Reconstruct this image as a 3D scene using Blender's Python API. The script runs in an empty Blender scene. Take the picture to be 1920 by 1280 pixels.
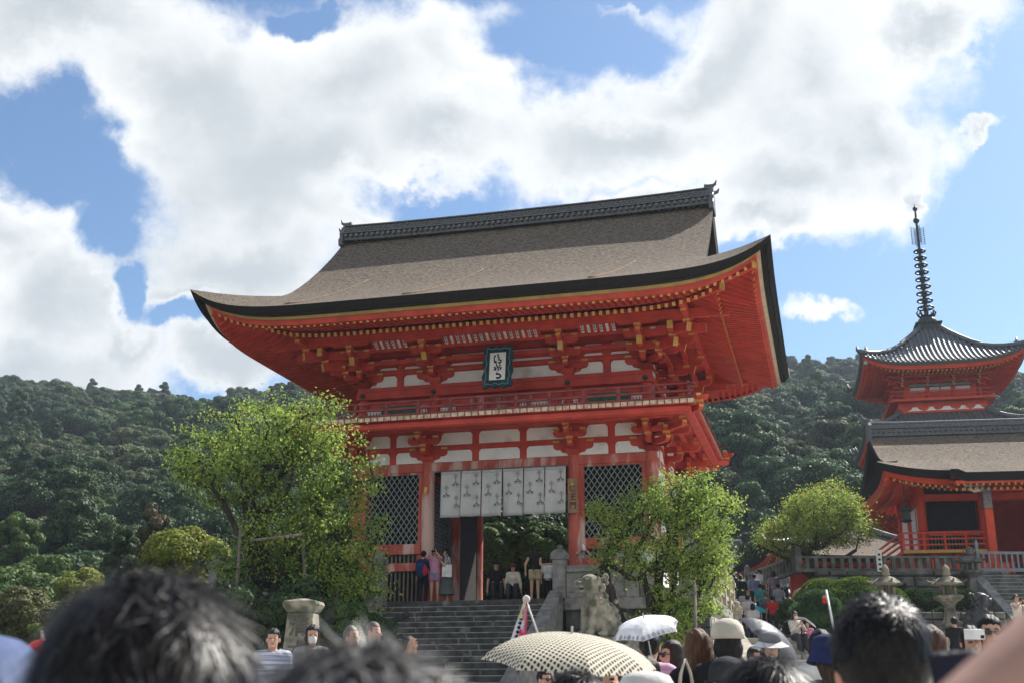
import bpy, math, random, numpy as np
from mathutils import Vector, Matrix
random.seed(7); NR = np.random.default_rng(7)
S = bpy.context.scene; COL = S.collection
R = math.radians
# ---------------------------------------------------------------- camera
F_PX, PITCH, EYE = 2193.046, R(16.862), 1.5
cd = bpy.data.cameras.new('camera'); cam = bpy.data.objects.new('camera', cd); COL.objects.link(cam)
cam.location = (0, 0, EYE); cam.rotation_euler = (R(90)+PITCH, 0, 0)
cd.sensor_width = 36; cd.lens = F_PX/1920*36; cd.clip_start = .05; cd.clip_end = 4000
cd.dof.use_dof = True; cd.dof.focus_distance = 32; cd.dof.aperture_fstop = 5.6
S.camera = cam
S.view_settings.view_transform = 'Standard'; S.view_settings.look = 'None'
S.view_settings.gamma = 1; S.view_settings.use_curve_mapping = False
S.view_settings.exposure = 1.15
S.render.resolution_x, S.render.resolution_y = 1024, 682
def ray(px, py):                      # direction of a photo pixel (1920x1280)
    x = (px-960)/F_PX; v = (640-py)/F_PX; c, s = math.cos(PITCH), math.sin(PITCH)
    return Vector((x, c-v*s, s+v*c))
def W(px, py, y):
    r = ray(px, py); return r*(y/r.y)+Vector((0, 0, EYE))
# ---------------------------------------------------------------- sun and sky
SUN_EL, SUN_AZ = R(47), R(50)         # azimuth clockwise from +Y (view direction)
sd = Vector((math.sin(SUN_AZ)*math.cos(SUN_EL), math.cos(SUN_AZ)*math.cos(SUN_EL), math.sin(SUN_EL)))
sl = bpy.data.lights.new('sun', 'SUN'); sl.energy = 4.5; sl.angle = R(.53); sl.color = (1, .95, .87)
so = bpy.data.objects.new('sun', sl); COL.objects.link(so)
so.rotation_euler = sd.to_track_quat('Z', 'Y').to_euler(); so.location = (20, 20, 60)
wd = bpy.data.worlds.new('World'); S.world = wd; wd.use_nodes = True
def build_sky():
    nt = wd.node_tree; N = nt.nodes; L = nt.links; N.clear()
    out = N.new('ShaderNodeOutputWorld'); bg = N.new('ShaderNodeBackground'); bg.inputs[1].default_value = .14
    L.new(bg.outputs[0], out.inputs[0])
    sky = N.new('ShaderNodeTexSky'); sky.sky_type = 'NISHITA'; sky.sun_disc = False
    sky.sun_elevation = SUN_EL; sky.sun_rotation = SUN_AZ; sky.air_density = 1.0; sky.dust_density = .9; sky.ozone_density = 1.3
    tc = N.new('ShaderNodeTexCoord')
    def M(op, a, b=None, c=None, clamp=False):
        n = N.new('ShaderNodeMath'); n.operation = op; n.use_clamp = clamp
        for i, v in enumerate((a, b, c)):
            if v is None: continue
            if isinstance(v, (int, float)): n.inputs[i].default_value = v
            else: L.new(v, n.inputs[i])
        return n.outputs[0]
    def V(op, a, b=None):
        n = N.new('ShaderNodeVectorMath'); n.operation = op
        for i, v in enumerate((a, b)):
            if v is None: continue
            if isinstance(v, (tuple, list)): n.inputs[i].default_value = v
            else: L.new(v, n.inputs[i])
        return n
    nz = N.new('ShaderNodeSeparateXYZ'); L.new(tc.outputs['Generated'], nz.inputs[0])
    az = M('ARCTAN2', nz.outputs[0], nz.outputs[1]); el = M('ARCSINE', nz.outputs[2])
    cb = N.new('ShaderNodeCombineXYZ'); L.new(az, cb.inputs[0]); L.new(el, cb.inputs[1])
    def noise(scale, det, rough, dist=0, off=(0, 0, 0)):
        a = V('ADD', tc.outputs['Generated'], off)
        n = N.new('ShaderNodeTexNoise'); n.inputs['Scale'].default_value = scale; n.inputs['Detail'].default_value = det
        n.inputs['Roughness'].default_value = rough; n.inputs['Distortion'].default_value = dist
        L.new(a.outputs[0], n.inputs['Vector']); return n
    w1 = noise(7, 9, .58, .2); w2 = noise(26, 8, .6, 0, (3, 1, 7))
    d1 = V('MULTIPLY', V('SUBTRACT', w1.outputs['Color'], (.5, .5, .5)).outputs[0], (.14, .14, 0))
    d2 = V('MULTIPLY', V('SUBTRACT', w2.outputs['Color'], (.5, .5, .5)).outputs[0], (.05, .05, 0))
    p = V('ADD', V('ADD', cb.outputs[0], d1.outputs[0]).outputs[0], d2.outputs[0]).outputs[0]
    def blob(px, py, rx, ry, k=1.0):
        r = ray(px, py).normalized(); a = math.atan2(r.x, r.y); e = math.asin(r.z)
        s = V('MULTIPLY', V('SUBTRACT', p, (a, e, 0)).outputs[0], (math.cos(e)*F_PX/rx*1.0, F_PX/ry, 0))
        ln = V('LENGTH', s.outputs[0]).outputs['Value']
        return M('MULTIPLY', M('SUBTRACT', 1.0, ln), k)
    blobs = [(130,40,330,110),(360,190,330,180),(560,330,320,200),(640,170,300,190),(450,500,190,110),(860,100,170,120),(830,250,260,110),
             (1180,255,300,105),(1330,120,250,150),(1510,170,250,190),(1480,330,230,110),(1620,270,120,140),(1720,70,130,60),(1230,400,260,60),(1420,400,130,55),
             (40,420,100,150),(110,560,190,150),(40,680,260,120),(230,640,80,110),(420,680,150,60),(1690,345,28,45),
             (1545,592,60,22,.55),(1800,250,40,18,.6),(1140,-5,55,28),(990,105,38,26),(730,412,70,12,.8),(930,397,30,10,.8),(350,560,120,60),
             (-500,300,400,260),(1000,-420,700,220),(-900,900,500,130),(2700,900,300,110),(300,-700,600,200)]
    def fill_cloud(a, e, ra, re):
        s = V('MULTIPLY', V('SUBTRACT', p, (a, e, 0)).outputs[0], (1/ra, 1/re, 0)); return M('SUBTRACT', 1.0, V('LENGTH', s.outputs[0]).outputs['Value'])
    acc = fill_cloud(2.5, .55, 1.0, .5)  # unseen clouds behind and beside the camera, added for fill light
    for q in ((-2.5, .5, 1.0, .48), (-1.3, 1.0, .6, .25)):
        n = N.new('ShaderNodeMath'); n.operation = 'MAXIMUM'; L.new(acc, n.inputs[0]); L.new(fill_cloud(*q), n.inputs[1]); acc = n.outputs[0]
    for b in blobs:
        v = blob(*b)
        if acc is None: acc = v
        else:
            n = N.new('ShaderNodeMath'); n.operation = 'SMOOTH_MAX'; n.inputs[2].default_value = .16
            L.new(acc, n.inputs[0]); L.new(v, n.inputs[1]); acc = n.outputs[0]
    for h in [(1085,55,150,70),(45,232,115,72),(150,325,98,60),(212,400,50,60),(850,385,170,40),(552,2,70,36),(248,545,28,56),(335,600,70,30)]:
        v = M('MULTIPLY', blob(*h), -.75)
        n = N.new('ShaderNodeMath'); n.operation = 'SMOOTH_MIN'; n.inputs[2].default_value = .3
        L.new(acc, n.inputs[0]); L.new(v, n.inputs[1]); acc = n.outputs[0]
    w3 = noise(20, 10, .62, .1, (9, 4, 2)); fine = M('MULTIPLY', M('SUBTRACT', w3.outputs['Fac'], .5), .8)
    val = M('ADD', acc, fine)
    def sm(v, a, b):
        n = N.new('ShaderNodeMapRange'); n.interpolation_type = 'SMOOTHSTEP'; n.inputs[1].default_value = a; n.inputs[2].default_value = b
        L.new(v, n.inputs[0]); return n.outputs[0]
    cov = sm(val, -.16, .36)
    w4 = noise(4.2, 6, .5, .3, (1, 7, 3)); w5 = noise(14, 8, .6, .2, (5, 2, 8))
    g = M('ADD', M('MULTIPLY', w4.outputs['Fac'], 1.1), M('MULTIPLY', w5.outputs['Fac'], .35))
    g = M('ADD', g, M('MULTIPLY', acc, .75))
    grey = sm(g, .68, 1.5)
    cr = N.new('ShaderNodeValToRGB'); L.new(grey, cr.inputs[0])
    cr.color_ramp.elements[0].color = (3.45, 3.48, 3.5, 1); cr.color_ramp.elements[1].color = (1.95, 2.12, 2.26, 1)
    e = cr.color_ramp.elements.new(.45); e.color = (2.85, 2.95, 3.02, 1)
    sk = V('MULTIPLY', sky.outputs[0], (.33, .415, .48))
    mx = N.new('ShaderNodeMix'); mx.data_type = 'RGBA'; L.new(cov, mx.inputs[0]); L.new(sk.outputs[0], mx.inputs[6]); L.new(cr.outputs[0], mx.inputs[7])
    L.new(mx.outputs[2], bg.inputs[0])
build_sky()
# ---------------------------------------------------------------- helpers
def tag(o, label=None, cat=None, group=None, kind=None):
    if label: o['label'] = label
    if cat: o['category'] = cat
    if group: o['group'] = group
    if kind: o['kind'] = kind
    return o
def empty(name, loc=(0, 0, 0), rz=0, label=None, cat=None, group=None):
    o = bpy.data.objects.new(name, None); COL.objects.link(o); o.location = loc; o.rotation_euler = (0, 0, rz)
    o.empty_display_size = .2; return tag(o, label, cat, group)
def link(name, me, mats, parent=None, smooth=False):
    for m in (mats if isinstance(mats, (list, tuple)) else [mats]): me.materials.append(m)
    if smooth: me.shade_smooth()
    o = bpy.data.objects.new(name, me); COL.objects.link(o)
    if parent is not None: o.parent = parent
    return o
def copy_tree(o, parent=None):
    c = o.copy(); COL.objects.link(c)
    if parent is not None: c.parent = parent
    for ch in [q for q in COL.objects if q.parent == o]: copy_tree(ch, c)
    return c
class MB:
    def __init__(s): s.v = []; s.f = []; s.m = []
    def add(s, vs, fs, m=0):
        b = len(s.v); s.v += [tuple(q) for q in vs]
        for i, f in enumerate(fs): s.f.append([b+k for k in f]); s.m.append(m[i] if isinstance(m, (list, tuple)) else m)
    def box(s, x0, x1, y0, y1, z0, z1, m=0, fm=None):   # fm: material of the -y face
        v = [(x0,y0,z0),(x1,y0,z0),(x1,y1,z0),(x0,y1,z0),(x0,y0,z1),(x1,y0,z1),(x1,y1,z1),(x0,y1,z1)]
        f = [(0,3,2,1),(4,5,6,7),(0,1,5,4),(2,3,7,6),(1,2,6,5),(3,0,4,7)]
        s.add(v, f, [m, m, m if fm is None else fm, m, m, m])
    def beam(s, p0, p1, w, h, m=0, e0=None, e1=None, up=(0, 0, 1), taper=1):
        p0, p1 = Vector(p0), Vector(p1); d = (p1-p0).normalized(); side = d.cross(Vector(up)).normalized()*(w/2); u = side.cross(d).normalized()*(h/2)
        v = [p0-side-u, p0+side-u, p0+side+u, p0-side+u]+[p1+(-side-u)*taper, p1+(side-u)*taper, p1+(side+u)*taper, p1+(-side+u)*taper]
        s.add(v, [(0,1,2,3),(7,6,5,4),(1,0,4,5),(2,1,5,6),(3,2,6,7),(0,3,7,4)], [m if e0 is None else e0, m if e1 is None else e1, m, m, m, m])
    def tube(s, pts, rad, n=8, m=0, cap=True):
        pts = [Vector(p) for p in pts]; k = len(pts)
        if isinstance(rad, (int, float)): rad = [rad]*k
        b = len(s.v); a = None
        for i, p in enumerate(pts):
            d = (pts[min(i+1, k-1)]-pts[max(i-1, 0)]).normalized()
            if a is None: a = d.orthogonal().normalized()
            a = (a-d*a.dot(d)).normalized(); c = d.cross(a)
            for j in range(n):
                t = 2*math.pi*j/n; q = p+(a*math.cos(t)+c*math.sin(t))*rad[i]; s.v.append(tuple(q))
        for i in range(k-1):
            for j in range(n):
                s.f.append([b+i*n+j, b+i*n+(j+1) % n, b+(i+1)*n+(j+1) % n, b+(i+1)*n+j]); s.m.append(m)
        if cap:
            s.f.append([b+j for j in range(n)][::-1]); s.m.append(m); s.f.append([b+(k-1)*n+j for j in range(n)]); s.m.append(m)
    def lathe(s, prof, c=(0, 0, 0), n=16, m=0, rot=0, sq=None):
        b = len(s.v)
        for r, z in prof:
            for j in range(n):
                t = 2*math.pi*j/n+rot; s.v.append((c[0]+r*math.cos(t), c[1]+r*math.sin(t), c[2]+z))
        for i in range(len(prof)-1):
            for j in range(n):
                s.f.append([b+i*n+j, b+i*n+(j+1) % n, b+(i+1)*n+(j+1) % n, b+(i+1)*n+j]); s.m.append(m)
        s.f.append([b+j for j in range(n)][::-1]); s.m.append(m)
        k = len(prof)-1; s.f.append([b+k*n+j for j in range(n)]); s.m.append(m)
    def extr(s, poly, fn, d0, d1, m=0, em=None):        # poly [(a,b)], fn(a,b,d) -> point
        n = len(poly); v = [fn(a, b, d0) for a, b in poly]+[fn(a, b, d1) for a, b in poly]
        s.add(v, [tuple(range(n))[::-1], tuple(range(n, 2*n))]+[(i, (i+1) % n, n+(i+1) % n, n+i) for i in range(n)], [m, m if em is None else em]+[m]*n)
    def grid(s, P, m=0, flip=False):
        P = np.asarray(P); a, b = P.shape[:2]; o = len(s.v); s.v += [tuple(q) for q in P.reshape(-1, 3)]
        for i in range(a-1):
            for j in range(b-1):
                q = [o+i*b+j, o+i*b+j+1, o+(i+1)*b+j+1, o+(i+1)*b+j]
                s.f.append(q[::-1] if flip else q); s.m.append(m)
    def build(s, name, mats, parent=None, smooth=False, bevel=0, auto=None):
        me = bpy.data.meshes.new(name); me.from_pydata(s.v, [], s.f); me.polygons.foreach_set('material_index', s.m)
        if auto: me.shade_smooth()
        o = link(name, me, mats, parent, smooth)
        if auto: me.set_sharp_from_angle(angle=R(auto))
        if bevel:
            b = o.modifiers.new('bevel', 'BEVEL'); b.width = bevel; b.segments = 1; b.limit_method = 'ANGLE'; b.angle_limit = R(50)
        return o
def quads(name, V, mats, parent=None, mi=None, attr=None, tri=False):   # V: (n,4,3) array -> one mesh of loose quads
    k = 3 if tri else 4
    n = len(V); me = bpy.data.meshes.new(name); me.vertices.add(n*k); me.vertices.foreach_set('co', np.ascontiguousarray(V, dtype=np.float32).ravel())
    me.loops.add(n*k); me.loops.foreach_set('vertex_index', np.arange(n*k, dtype=np.int32))
    me.polygons.add(n); me.polygons.foreach_set('loop_start', np.arange(n, dtype=np.int32)*k)
    if mi is not None: me.polygons.foreach_set('material_index', mi.astype(np.int32))
    me.update(calc_edges=True); return link(name, me, mats, parent)
# ---------------------------------------------------------------- materials
def mat(name, c1, c2=None, rough=.7, scale=3.0, det=5, bump=0., bscale=30., stretch=(1, 1, 1), spec=.3, lo=.35, hi=.65, coord='Object', c3=None, sc3=.6, f3=(.55, .7), metal=0., trans=0., bdist=.02, rnd=0.):
    m = bpy.data.materials.new(name); m.use_nodes = True; nt = m.node_tree; N = nt.nodes; L = nt.links
    b = N['Principled BSDF']; b.inputs['Roughness'].default_value = rough; b.inputs['Specular IOR Level'].default_value = spec; b.inputs['Metallic'].default_value = metal
    tc = N.new('ShaderNodeTexCoord'); mp = N.new('ShaderNodeMapping'); mp.inputs['Scale'].default_value = stretch; L.new(tc.outputs[coord], mp.inputs[0])
    def noise(s, d=5):
        n = N.new('ShaderNodeTexNoise'); n.inputs['Scale'].default_value = s; n.inputs['Detail'].default_value = d; L.new(mp.outputs[0], n.inputs['Vector']); return n
    def ramp(src, a, b_):
        r = N.new('ShaderNodeMapRange'); r.inputs[1].default_value = a; r.inputs[2].default_value = b_; r.interpolation_type = 'SMOOTHSTEP'; L.new(src, r.inputs[0]); return r.outputs[0]
    def mix(f, a, b_):
        x = N.new('ShaderNodeMix'); x.data_type = 'RGBA'
        if isinstance(f, (int, float)): x.inputs[0].default_value = f
        else: L.new(f, x.inputs[0])
        for i, v in ((6, a), (7, b_)):
            if isinstance(v, tuple): x.inputs[i].default_value = (*v, 1)
            else: L.new(v, x.inputs[i])
        return x.outputs[2]
    if c2 is None: c2 = tuple(q*.8 for q in c1)
    n = noise(scale, det); col = mix(ramp(n.outputs['Fac'], lo, hi), c1, c2)
    if c3: col = mix(ramp(noise(sc3, 6).outputs['Fac'], *f3), col, c3)
    if rnd:
        oi = N.new('ShaderNodeObjectInfo'); hs = N.new('ShaderNodeHueSaturation')
        r = N.new('ShaderNodeMapRange'); r.inputs[3].default_value = 1-rnd; r.inputs[4].default_value = 1+rnd; L.new(oi.outputs['Random'], r.inputs[0]); L.new(r.outputs[0], hs.inputs['Value'])
        L.new(col, hs.inputs['Color']); col = hs.outputs[0]
    L.new(col, b.inputs['Base Color'])
    if bump:
        bn = N.new('ShaderNodeBump'); bn.inputs['Strength'].default_value = bump; bn.inputs['Distance'].default_value = bdist
        L.new(noise(bscale, 6).outputs['Fac'], bn.inputs['Height']); L.new(bn.outputs[0], b.inputs['Normal'])
    if trans:
        t = N.new('ShaderNodeBsdfTranslucent'); L.new(col, t.inputs[0]); ms = N.new('ShaderNodeMixShader'); ms.inputs[0].default_value = trans
        L.new(b.outputs[0], ms.inputs[1]); L.new(t.outputs[0], ms.inputs[2]); L.new(ms.outputs[0], N['Material Output'].inputs[0])
    m['_'] = 1
    return m
M = {}
M['red'] = mat('red_lacquer', (.56, .062, .038), (.43, .045, .028), .55, 2.2, bump=.15, bscale=25, c3=(.55, .12, .08), sc3=1.3, f3=(.62, .8))
M['redold'] = mat('worn_red_wood', (.48, .115, .085), (.38, .07, .05), .75, 3, stretch=(1.5, 1.5, .35), bump=.3, bscale=30, c3=(.56, .38, .33), sc3=1.7, f3=(.50, .64))
M['redbright'] = mat('vermilion_lacquer', (.62, .065, .02), (.50, .05, .018), .5, 2)
M['yellow'] = mat('yellow_paint', (.62, .36, .07), (.50, .28, .06), .6, 6, c3=(.45, .40, .33), sc3=5, f3=(.55, .7))
M['cream'] = mat('cream_board', (.60, .50, .34), (.5, .42, .3), .7, 4)
M['ochre'] = mat('ochre_board', (.42, .28, .09), (.33, .22, .08), .7, 3)
M['white'] = mat('white_plaster', (.84, .83, .81), (.76, .75, .73), .85, 1.5, c3=(.58, .54, .49), sc3=1.8, f3=(.55, .75))
M['bark'] = mat('cypress_bark', (.185, .148, .112), (.070, .054, .042), .95, 24, det=9, bump=1., bscale=30, stretch=(.35, 1, 1), c3=(.24, .165, .10), sc3=.45, f3=(.60, .72), bdist=.05, lo=.4, hi=.62)
M['barkedge'] = mat('dark_bark_edge', (.010, .009, .009), (.018, .014, .011), .95, 8, stretch=(1, 1, 8), bump=.4, bscale=20)
M['tile'] = mat('grey_roof_tile', (.07, .075, .085), (.12, .125, .13), .45, 9, bump=.2, bscale=12, spec=.5)
M['stone'] = mat('grey_granite', (.26, .255, .24), (.17, .165, .155), .9, 5, bump=.35, bscale=22, c3=(.10, .105, .09), sc3=1.6, f3=(.52, .68))
M['stonedark'] = mat('dark_weathered_stone', (.10, .10, .095), (.055, .057, .055), .9, 4, bump=.4, bscale=18, c3=(.20, .195, .18), sc3=2.2, f3=(.6, .75))
M['stonelight'] = mat('pale_granite', (.42, .38, .31), (.30, .27, .22), .9, 5, bump=.35, bscale=18, c3=(.16, .15, .13), sc3=2, f3=(.52, .7))
M['maroon'] = mat('dull_maroon_rail', (.27, .055, .05), (.18, .04, .04), .7, 4, c3=(.36, .16, .14), sc3=3, f3=(.62, .78))
M['moss'] = mat('mossy_carved_stone', (.30, .27, .21), (.15, .14, .11), .95, 4, bump=.6, bscale=16, c3=(.075, .08, .055), sc3=2.6, f3=(.5, .64))
M['wood'] = mat('aged_grey_wood', (.20, .17, .14), (.12, .10, .085), .85, 4, stretch=(3, 3, .5), bump=.3)
M['lattice'] = mat('grey_green_lattice', (.22, .26, .24), (.16, .19, .18), .7, 5)
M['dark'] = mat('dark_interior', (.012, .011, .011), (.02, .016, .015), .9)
M['iron'] = mat('dark_bronze', (.03, .032, .035), (.05, .055, .055), .5, 6, metal=.3)
M['gold'] = mat('gilt_metal', (.60, .36, .08), (.45, .27, .06), .4, 6, metal=.5)
M['green'] = mat('green_painted_shutter', (.03, .17, .12), (.02, .12, .09), .7)
M['paper'] = mat('votive_paper', (.74, .73, .71), (.60, .58, .55), .8, 9)
M['ink'] = mat('black_ink', (.012, .012, .012), (.02, .02, .02), .7)
# ---------------------------------------------------------------- the main gate (its own frame: x along the front, y into depth, z up from the landing)
GZ = EYE+2.59; GA = R(-14.854)
gate = empty('temple_gate', (-.357, 35.313, GZ), GA, 'two storey vermilion temple gate with sweeping brown bark roof above the stone stairs', 'gate')
C1, C2, D, ZT = 2.3, 4.646, 5.33, 4.33
U1, U2 = 2.16, 4.55
def GP(x, y, z): return gate.matrix_basis @ Vector((x, y, z))
gate.matrix_basis = Matrix.Translation(gate.location) @ Matrix.Rotation(GA, 4, 'Z')
# --- lower storey
m = MB(); m.box(-5.6, 5.6, -.9, D+.9, -.30, 0.0); m.build('stone_base', M['stone'], gate, bevel=.02)
for (cx, cy) in [(x, y) for y in (0, D/2, D) for x in (-C2, -C1, C1, C2)]:
    m = MB(); m.lathe([(.34, 0), (.34, .06), (.27, .12)], (cx, cy, .002), 20)
    m.lathe([(.195, .12), (.205, .6), (.205, 3), (.195, 4.1), (.17, ZT+.02)], (cx, cy, 0), 20); o = m.build('column', M['redold'], gate, auto=40)
    if abs(cx) < C2:
        pass
for cx in (-C1, C1, C2):
    m = MB(); m.box(cx-.05, cx+.05, -.25, -.2, 3.36, 3.56); m.tube([(cx, -.25, 3.43), (cx, -.30, 3.43)], .04, 8); m.build('nail_cover', M['gold'], gate)
def walls(side_y, sgn):
    pass
def rounded(x0, x1, z0, z1, rl, rr, kind='top', n=5):
    # panel outline with rounded top corners
    p = [(x0, z0), (x1, z0)]
    for i in range(n+1): t = math.pi/2*i/n; p.append((x1-rr+rr*math.cos(t), z1-rr*.8+rr*.8*math.sin(t)))
    for i in range(n+1): t = math.pi/2*i/n; p.append((x0+rl-rl*math.sin(t), z1-rl*.8+rl*.8*math.cos(t)))
    return p
def panelshape(x0, x1, z0, z1, cl, cr):
    # cl / cr: True where a bracket arm cuts the upper corner with an ogee
    p = [(x0, z0), (x1, z0)]
    w = .26; h = z1-z0
    if cr: p += [(x1-.02, z0+h*.12), (x1-.10, z0+h*.22), (x1-w*.8, z0+h*.28), (x1-w, z0+h*.45), (x1-w-.02, z0+h*.72), (x1-w-.06, z0+h*.93), (x1-w-.12, z1)]
    else: p += [(x1, z1-.1), (x1-.03, z1-.04), (x1-.08, z1)]
    if cl: p += [(x0+w+.12, z1), (x0+w+.06, z0+h*.93), (x0+w+.02, z0+h*.72), (x0+w, z0+h*.45), (x0+w*.8, z0+h*.28), (x0+.10, z0+h*.22), (x0+.02, z0+h*.12)]
    else: p += [(x0+.08, z1), (x0+.03, z1-.04), (x0, z1-.1)]
    return p
FX = lambda y: (lambda a, b, d: (a, y+d, b))
def facade(bays, y, zs, posts, parent, back=False, side=None):
    pass
# front and back wall skins between lintel and balcony; sides likewise
def skin_front(y, s):                      # s=-1 front face outwards -y, +1 back
    bays = [(-C2, -C1, [-C2+1.17]), (-C1, C1, [-.775, .74]), (C1, C2, [C1+1.17])]
    m = MB(); m.box(-C2, C2, y-.05, y+.05, 4.33, 5.4); m.build('wall', M['red'], gate)
    for x0, x1, ps in bays:
        xs = [x0+.14]+[q for p in ps for q in (p-.11, p+.11)]+[x1-.14]
        for i in range(0, len(xs), 2):
            for z0, z1 in ((4.35, 4.70), (4.88, 5.26)):
                poly = panelshape(xs[i], xs[i+1], z0, z1, i == 0, i == len(xs)-2)
                mm = MB(); mm.extr(poly, lambda a, b, d: (a, y+s*d, b), .045, .062); mm.build('plaster_panel', M['white'], gate)
    for x0, x1, ps in bays:
        m = MB(); m.box(x0, x1, y-.11, y+.11, 4.06, 4.33); m.build('lintel', M['redold'], gate, bevel=.015)
    m = MB(); m.box(-C2, C2, y-.08, y+.08, 4.715, 4.865); m.build('tie_beam', M['red'], gate, bevel=.01)
    m = MB(); m.box(-C2-.3, C2+.3, y-.1, y+.1, 5.3, 5.42); m.build('wall_plate', M['red'], gate, bevel=.01)
    for x0, x1, ps in bays:
        for p in ps: m = MB(); m.box(p-.09, p+.09, y-.075, y+.075, 4.33, 5.3); m.build('strut', M['red'], gate, bevel=.01)
skin_front(0, -1); skin_front(D, 1)
def skin_side(x, s):
    ys = (0, D/2, D)
    m = MB(); m.box(x-.05, x+.05, 0, D, 0, 5.4); m.build('wall', M['red'], gate)
    for k in (0, 1):
        y0, y1 = ys[k]+.2, ys[k+1]-.2; yc = (y0+y1)/2
        for z0, z1 in ((4.35, 4.70), (4.88, 5.26)):
            for a, b, l, r in ((y0, yc-.1, True, False), (yc+.1, y1, False, True)):
                mm = MB(); mm.extr(panelshape(a, b, z0, z1, l, r), lambda a_, b_, d: (x+s*d, a_, b_), .045, .062); mm.build('plaster_panel', M['white'], gate)
        for z0, z1 in ((.5, 1.85), (2.1, 4.04)):
            mm = MB(); mm.box(min(x+s*.045, x+s*.06), max(x+s*.045, x+s*.06), y0+.06, y1-.06, z0, z1); mm.build('plaster_panel', M['white'], gate)
        for z0, z1 in ((.0, .45), (1.86, 2.09), (4.06, 4.33)):
            mm = MB(); mm.box(x-.1, x+.1, y0, y1, z0+.001, z1); mm.build('side_rail', M['redold'], gate, bevel=.01)
    m = MB(); m.box(x-.08, x+.08, 0, D, 4.715, 4.865); m.build('tie_beam', M['red'], gate)
skin_side(C2, 1); skin_side(-C2, -1)
# lattice screens, rails, slats in the side bays; lattices facing the passage
def lattice(fn, u0, u1, z0, z1, parent, step=.175, w=.016):
    m = MB(); sl_ = 1.45                       # slope of the strips
    n = int((u1-u0+(z1-z0)/sl_)/step)+2
    for k in range(n):
        for sg in (1, -1):
            # line: u = c + sg*(z-z0)/sl
            c = (u0-(z1-z0)/sl_+k*step) if sg == 1 else (u0+k*step)
            za, zb = z0, z1; ua, ub = c+sg*(za-z0)/sl_, c+sg*(zb-z0)/sl_
            pts = []
            for zz, uu in ((za, ua), (zb, ub)):
                u = min(max(uu, u0), u1); pts.append((u, z0+(u-c)*sg*sl_))
            if pts[0][1] > z1 or pts[1][1] < z0 or abs(pts[0][0]-pts[1][0]) < .02: continue
            if not (z0-1e-3 <= pts[0][1] <= z1+1e-3 and z0-1e-3 <= pts[1][1] <= z1+1e-3): continue
            a, b = fn(*pts[0], sg*.012), fn(*pts[1], sg*.012); nrm = Vector(fn(u0, z0, 1))-Vector(fn(u0, z0, 0))
            m.beam(a, b, .012, w*1.6, up=nrm, m=0) if False else m.beam(a, b, w*1.7, .012, up=nrm)
    return m.build('lattice_screen', M['lattice'], parent)
for sx in (-1, 1):
    x0, x1 = (C1, C2) if sx > 0 else (-C2, -C1)
    lattice(lambda u, z, d: (u, d, z), x0+.30, x1-.30, 1.86, 4.02, gate)
    m = MB()
    for a, b in ((x0+.19, x0+.30), (x1-.30, x1-.19)): m.box(a, b, -.05, .05, 1.1, 4.06)
    m.box(x0+.30, x1-.30, -.05, .05, 4.0, 4.06); m.build('screen_frame', M['redold'], gate)
    m = MB(); m.box(x0+.19, x1-.19, -.10, .10, 1.55, 1.86); m.build('rail', M['redold'], gate, bevel=.01)
    m = MB(); m.box(x0+.19, x1-.19, -.10, .10, 1.04, 1.29); m.build('rail', M['redold'], gate, bevel=.01)
    m = MB(); m.box(x0+.19, x1-.19, -.10, .10, .002, .14); m.build('rail', M['redold'], gate, bevel=.01)
    m = MB(); k = x0+.24
    while k < x1-.24:
        m.box(k, k+.06, -.03, .03, 1.29, 1.55); m.box(k, k+.06, -.03, .03, .14, 1.04); k += .135
    m.build('slat_row', M['wood'], gate)
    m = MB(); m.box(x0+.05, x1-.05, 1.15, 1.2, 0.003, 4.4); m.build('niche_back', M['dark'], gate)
    # faintly visible guardian figure inside: dark painted wood
    xi = sx*C1
    lattice(lambda u, z, d: (xi+d, u, z), .25, D/2-.25, 1.3, 3.9, gate)
    m = MB(); m.box(xi-.06, xi+.06, .2, D/2-.2, 3.9, 4.06); m.box(xi-.06, xi+.06, .2, D/2-.2, 1.1, 1.3); m.box(xi-.05, xi+.05, .2, D/2-.2, .003, 1.1)
    m.build('passage_screen', M['red'], gate)
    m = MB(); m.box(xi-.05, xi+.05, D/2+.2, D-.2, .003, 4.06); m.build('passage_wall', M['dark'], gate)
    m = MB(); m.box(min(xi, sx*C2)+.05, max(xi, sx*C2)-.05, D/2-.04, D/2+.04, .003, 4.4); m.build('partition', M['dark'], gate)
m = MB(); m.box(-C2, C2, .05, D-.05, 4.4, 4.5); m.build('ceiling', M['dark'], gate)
for y in (D/2, D):
    m = MB(); m.box(-C1, C1, y-.1, y+.1, 4.06, 4.33) if y < D else None; 
    if y < D: m.build('lintel', M['red'], gate)
# --- brackets
def arm(m, c, axis, half, zb, h=.17, w=.15, m0=0, me=None):
    # boat shaped arm centred at c (x,y), along axis 'x','y' or a unit vector, bottom corners curved up
    ax = Vector((1, 0, 0)) if axis == 'x' else Vector((0, 1, 0)) if axis == 'y' else Vector(axis)
    sd_ = Vector((0, 0, 1)).cross(ax); r = h*.62
    poly = [(-half, zb+h), (-half, zb+h*.55), (-half+r*.3, zb+h*.22), (-half+r*.75, zb+h*.06), (-half+r*1.3, zb), (half-r*1.3, zb), (half-r*.75, zb+h*.06), (half-r*.3, zb+h*.22), (half, zb+h*.55), (half, zb+h)]
    n = len(poly); cc = Vector((c[0], c[1], 0)); v = []
    for s_ in (-1, 1):
        for a, z in poly: q = cc+ax*a+sd_*(s_*w/2); v.append((q.x, q.y, z))
    fs = [tuple(range(n))[::-1], tuple(range(n, 2*n))]; ms = [m0, m0]
    for i in range(n):
        fs.append((i, (i+1) % n, n+(i+1) % n, n+i)); ms.append(me if (me is not None and i in (0, 8)) else m0)
    m.add(v, [f[::-1] for f in fs], ms)
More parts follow.
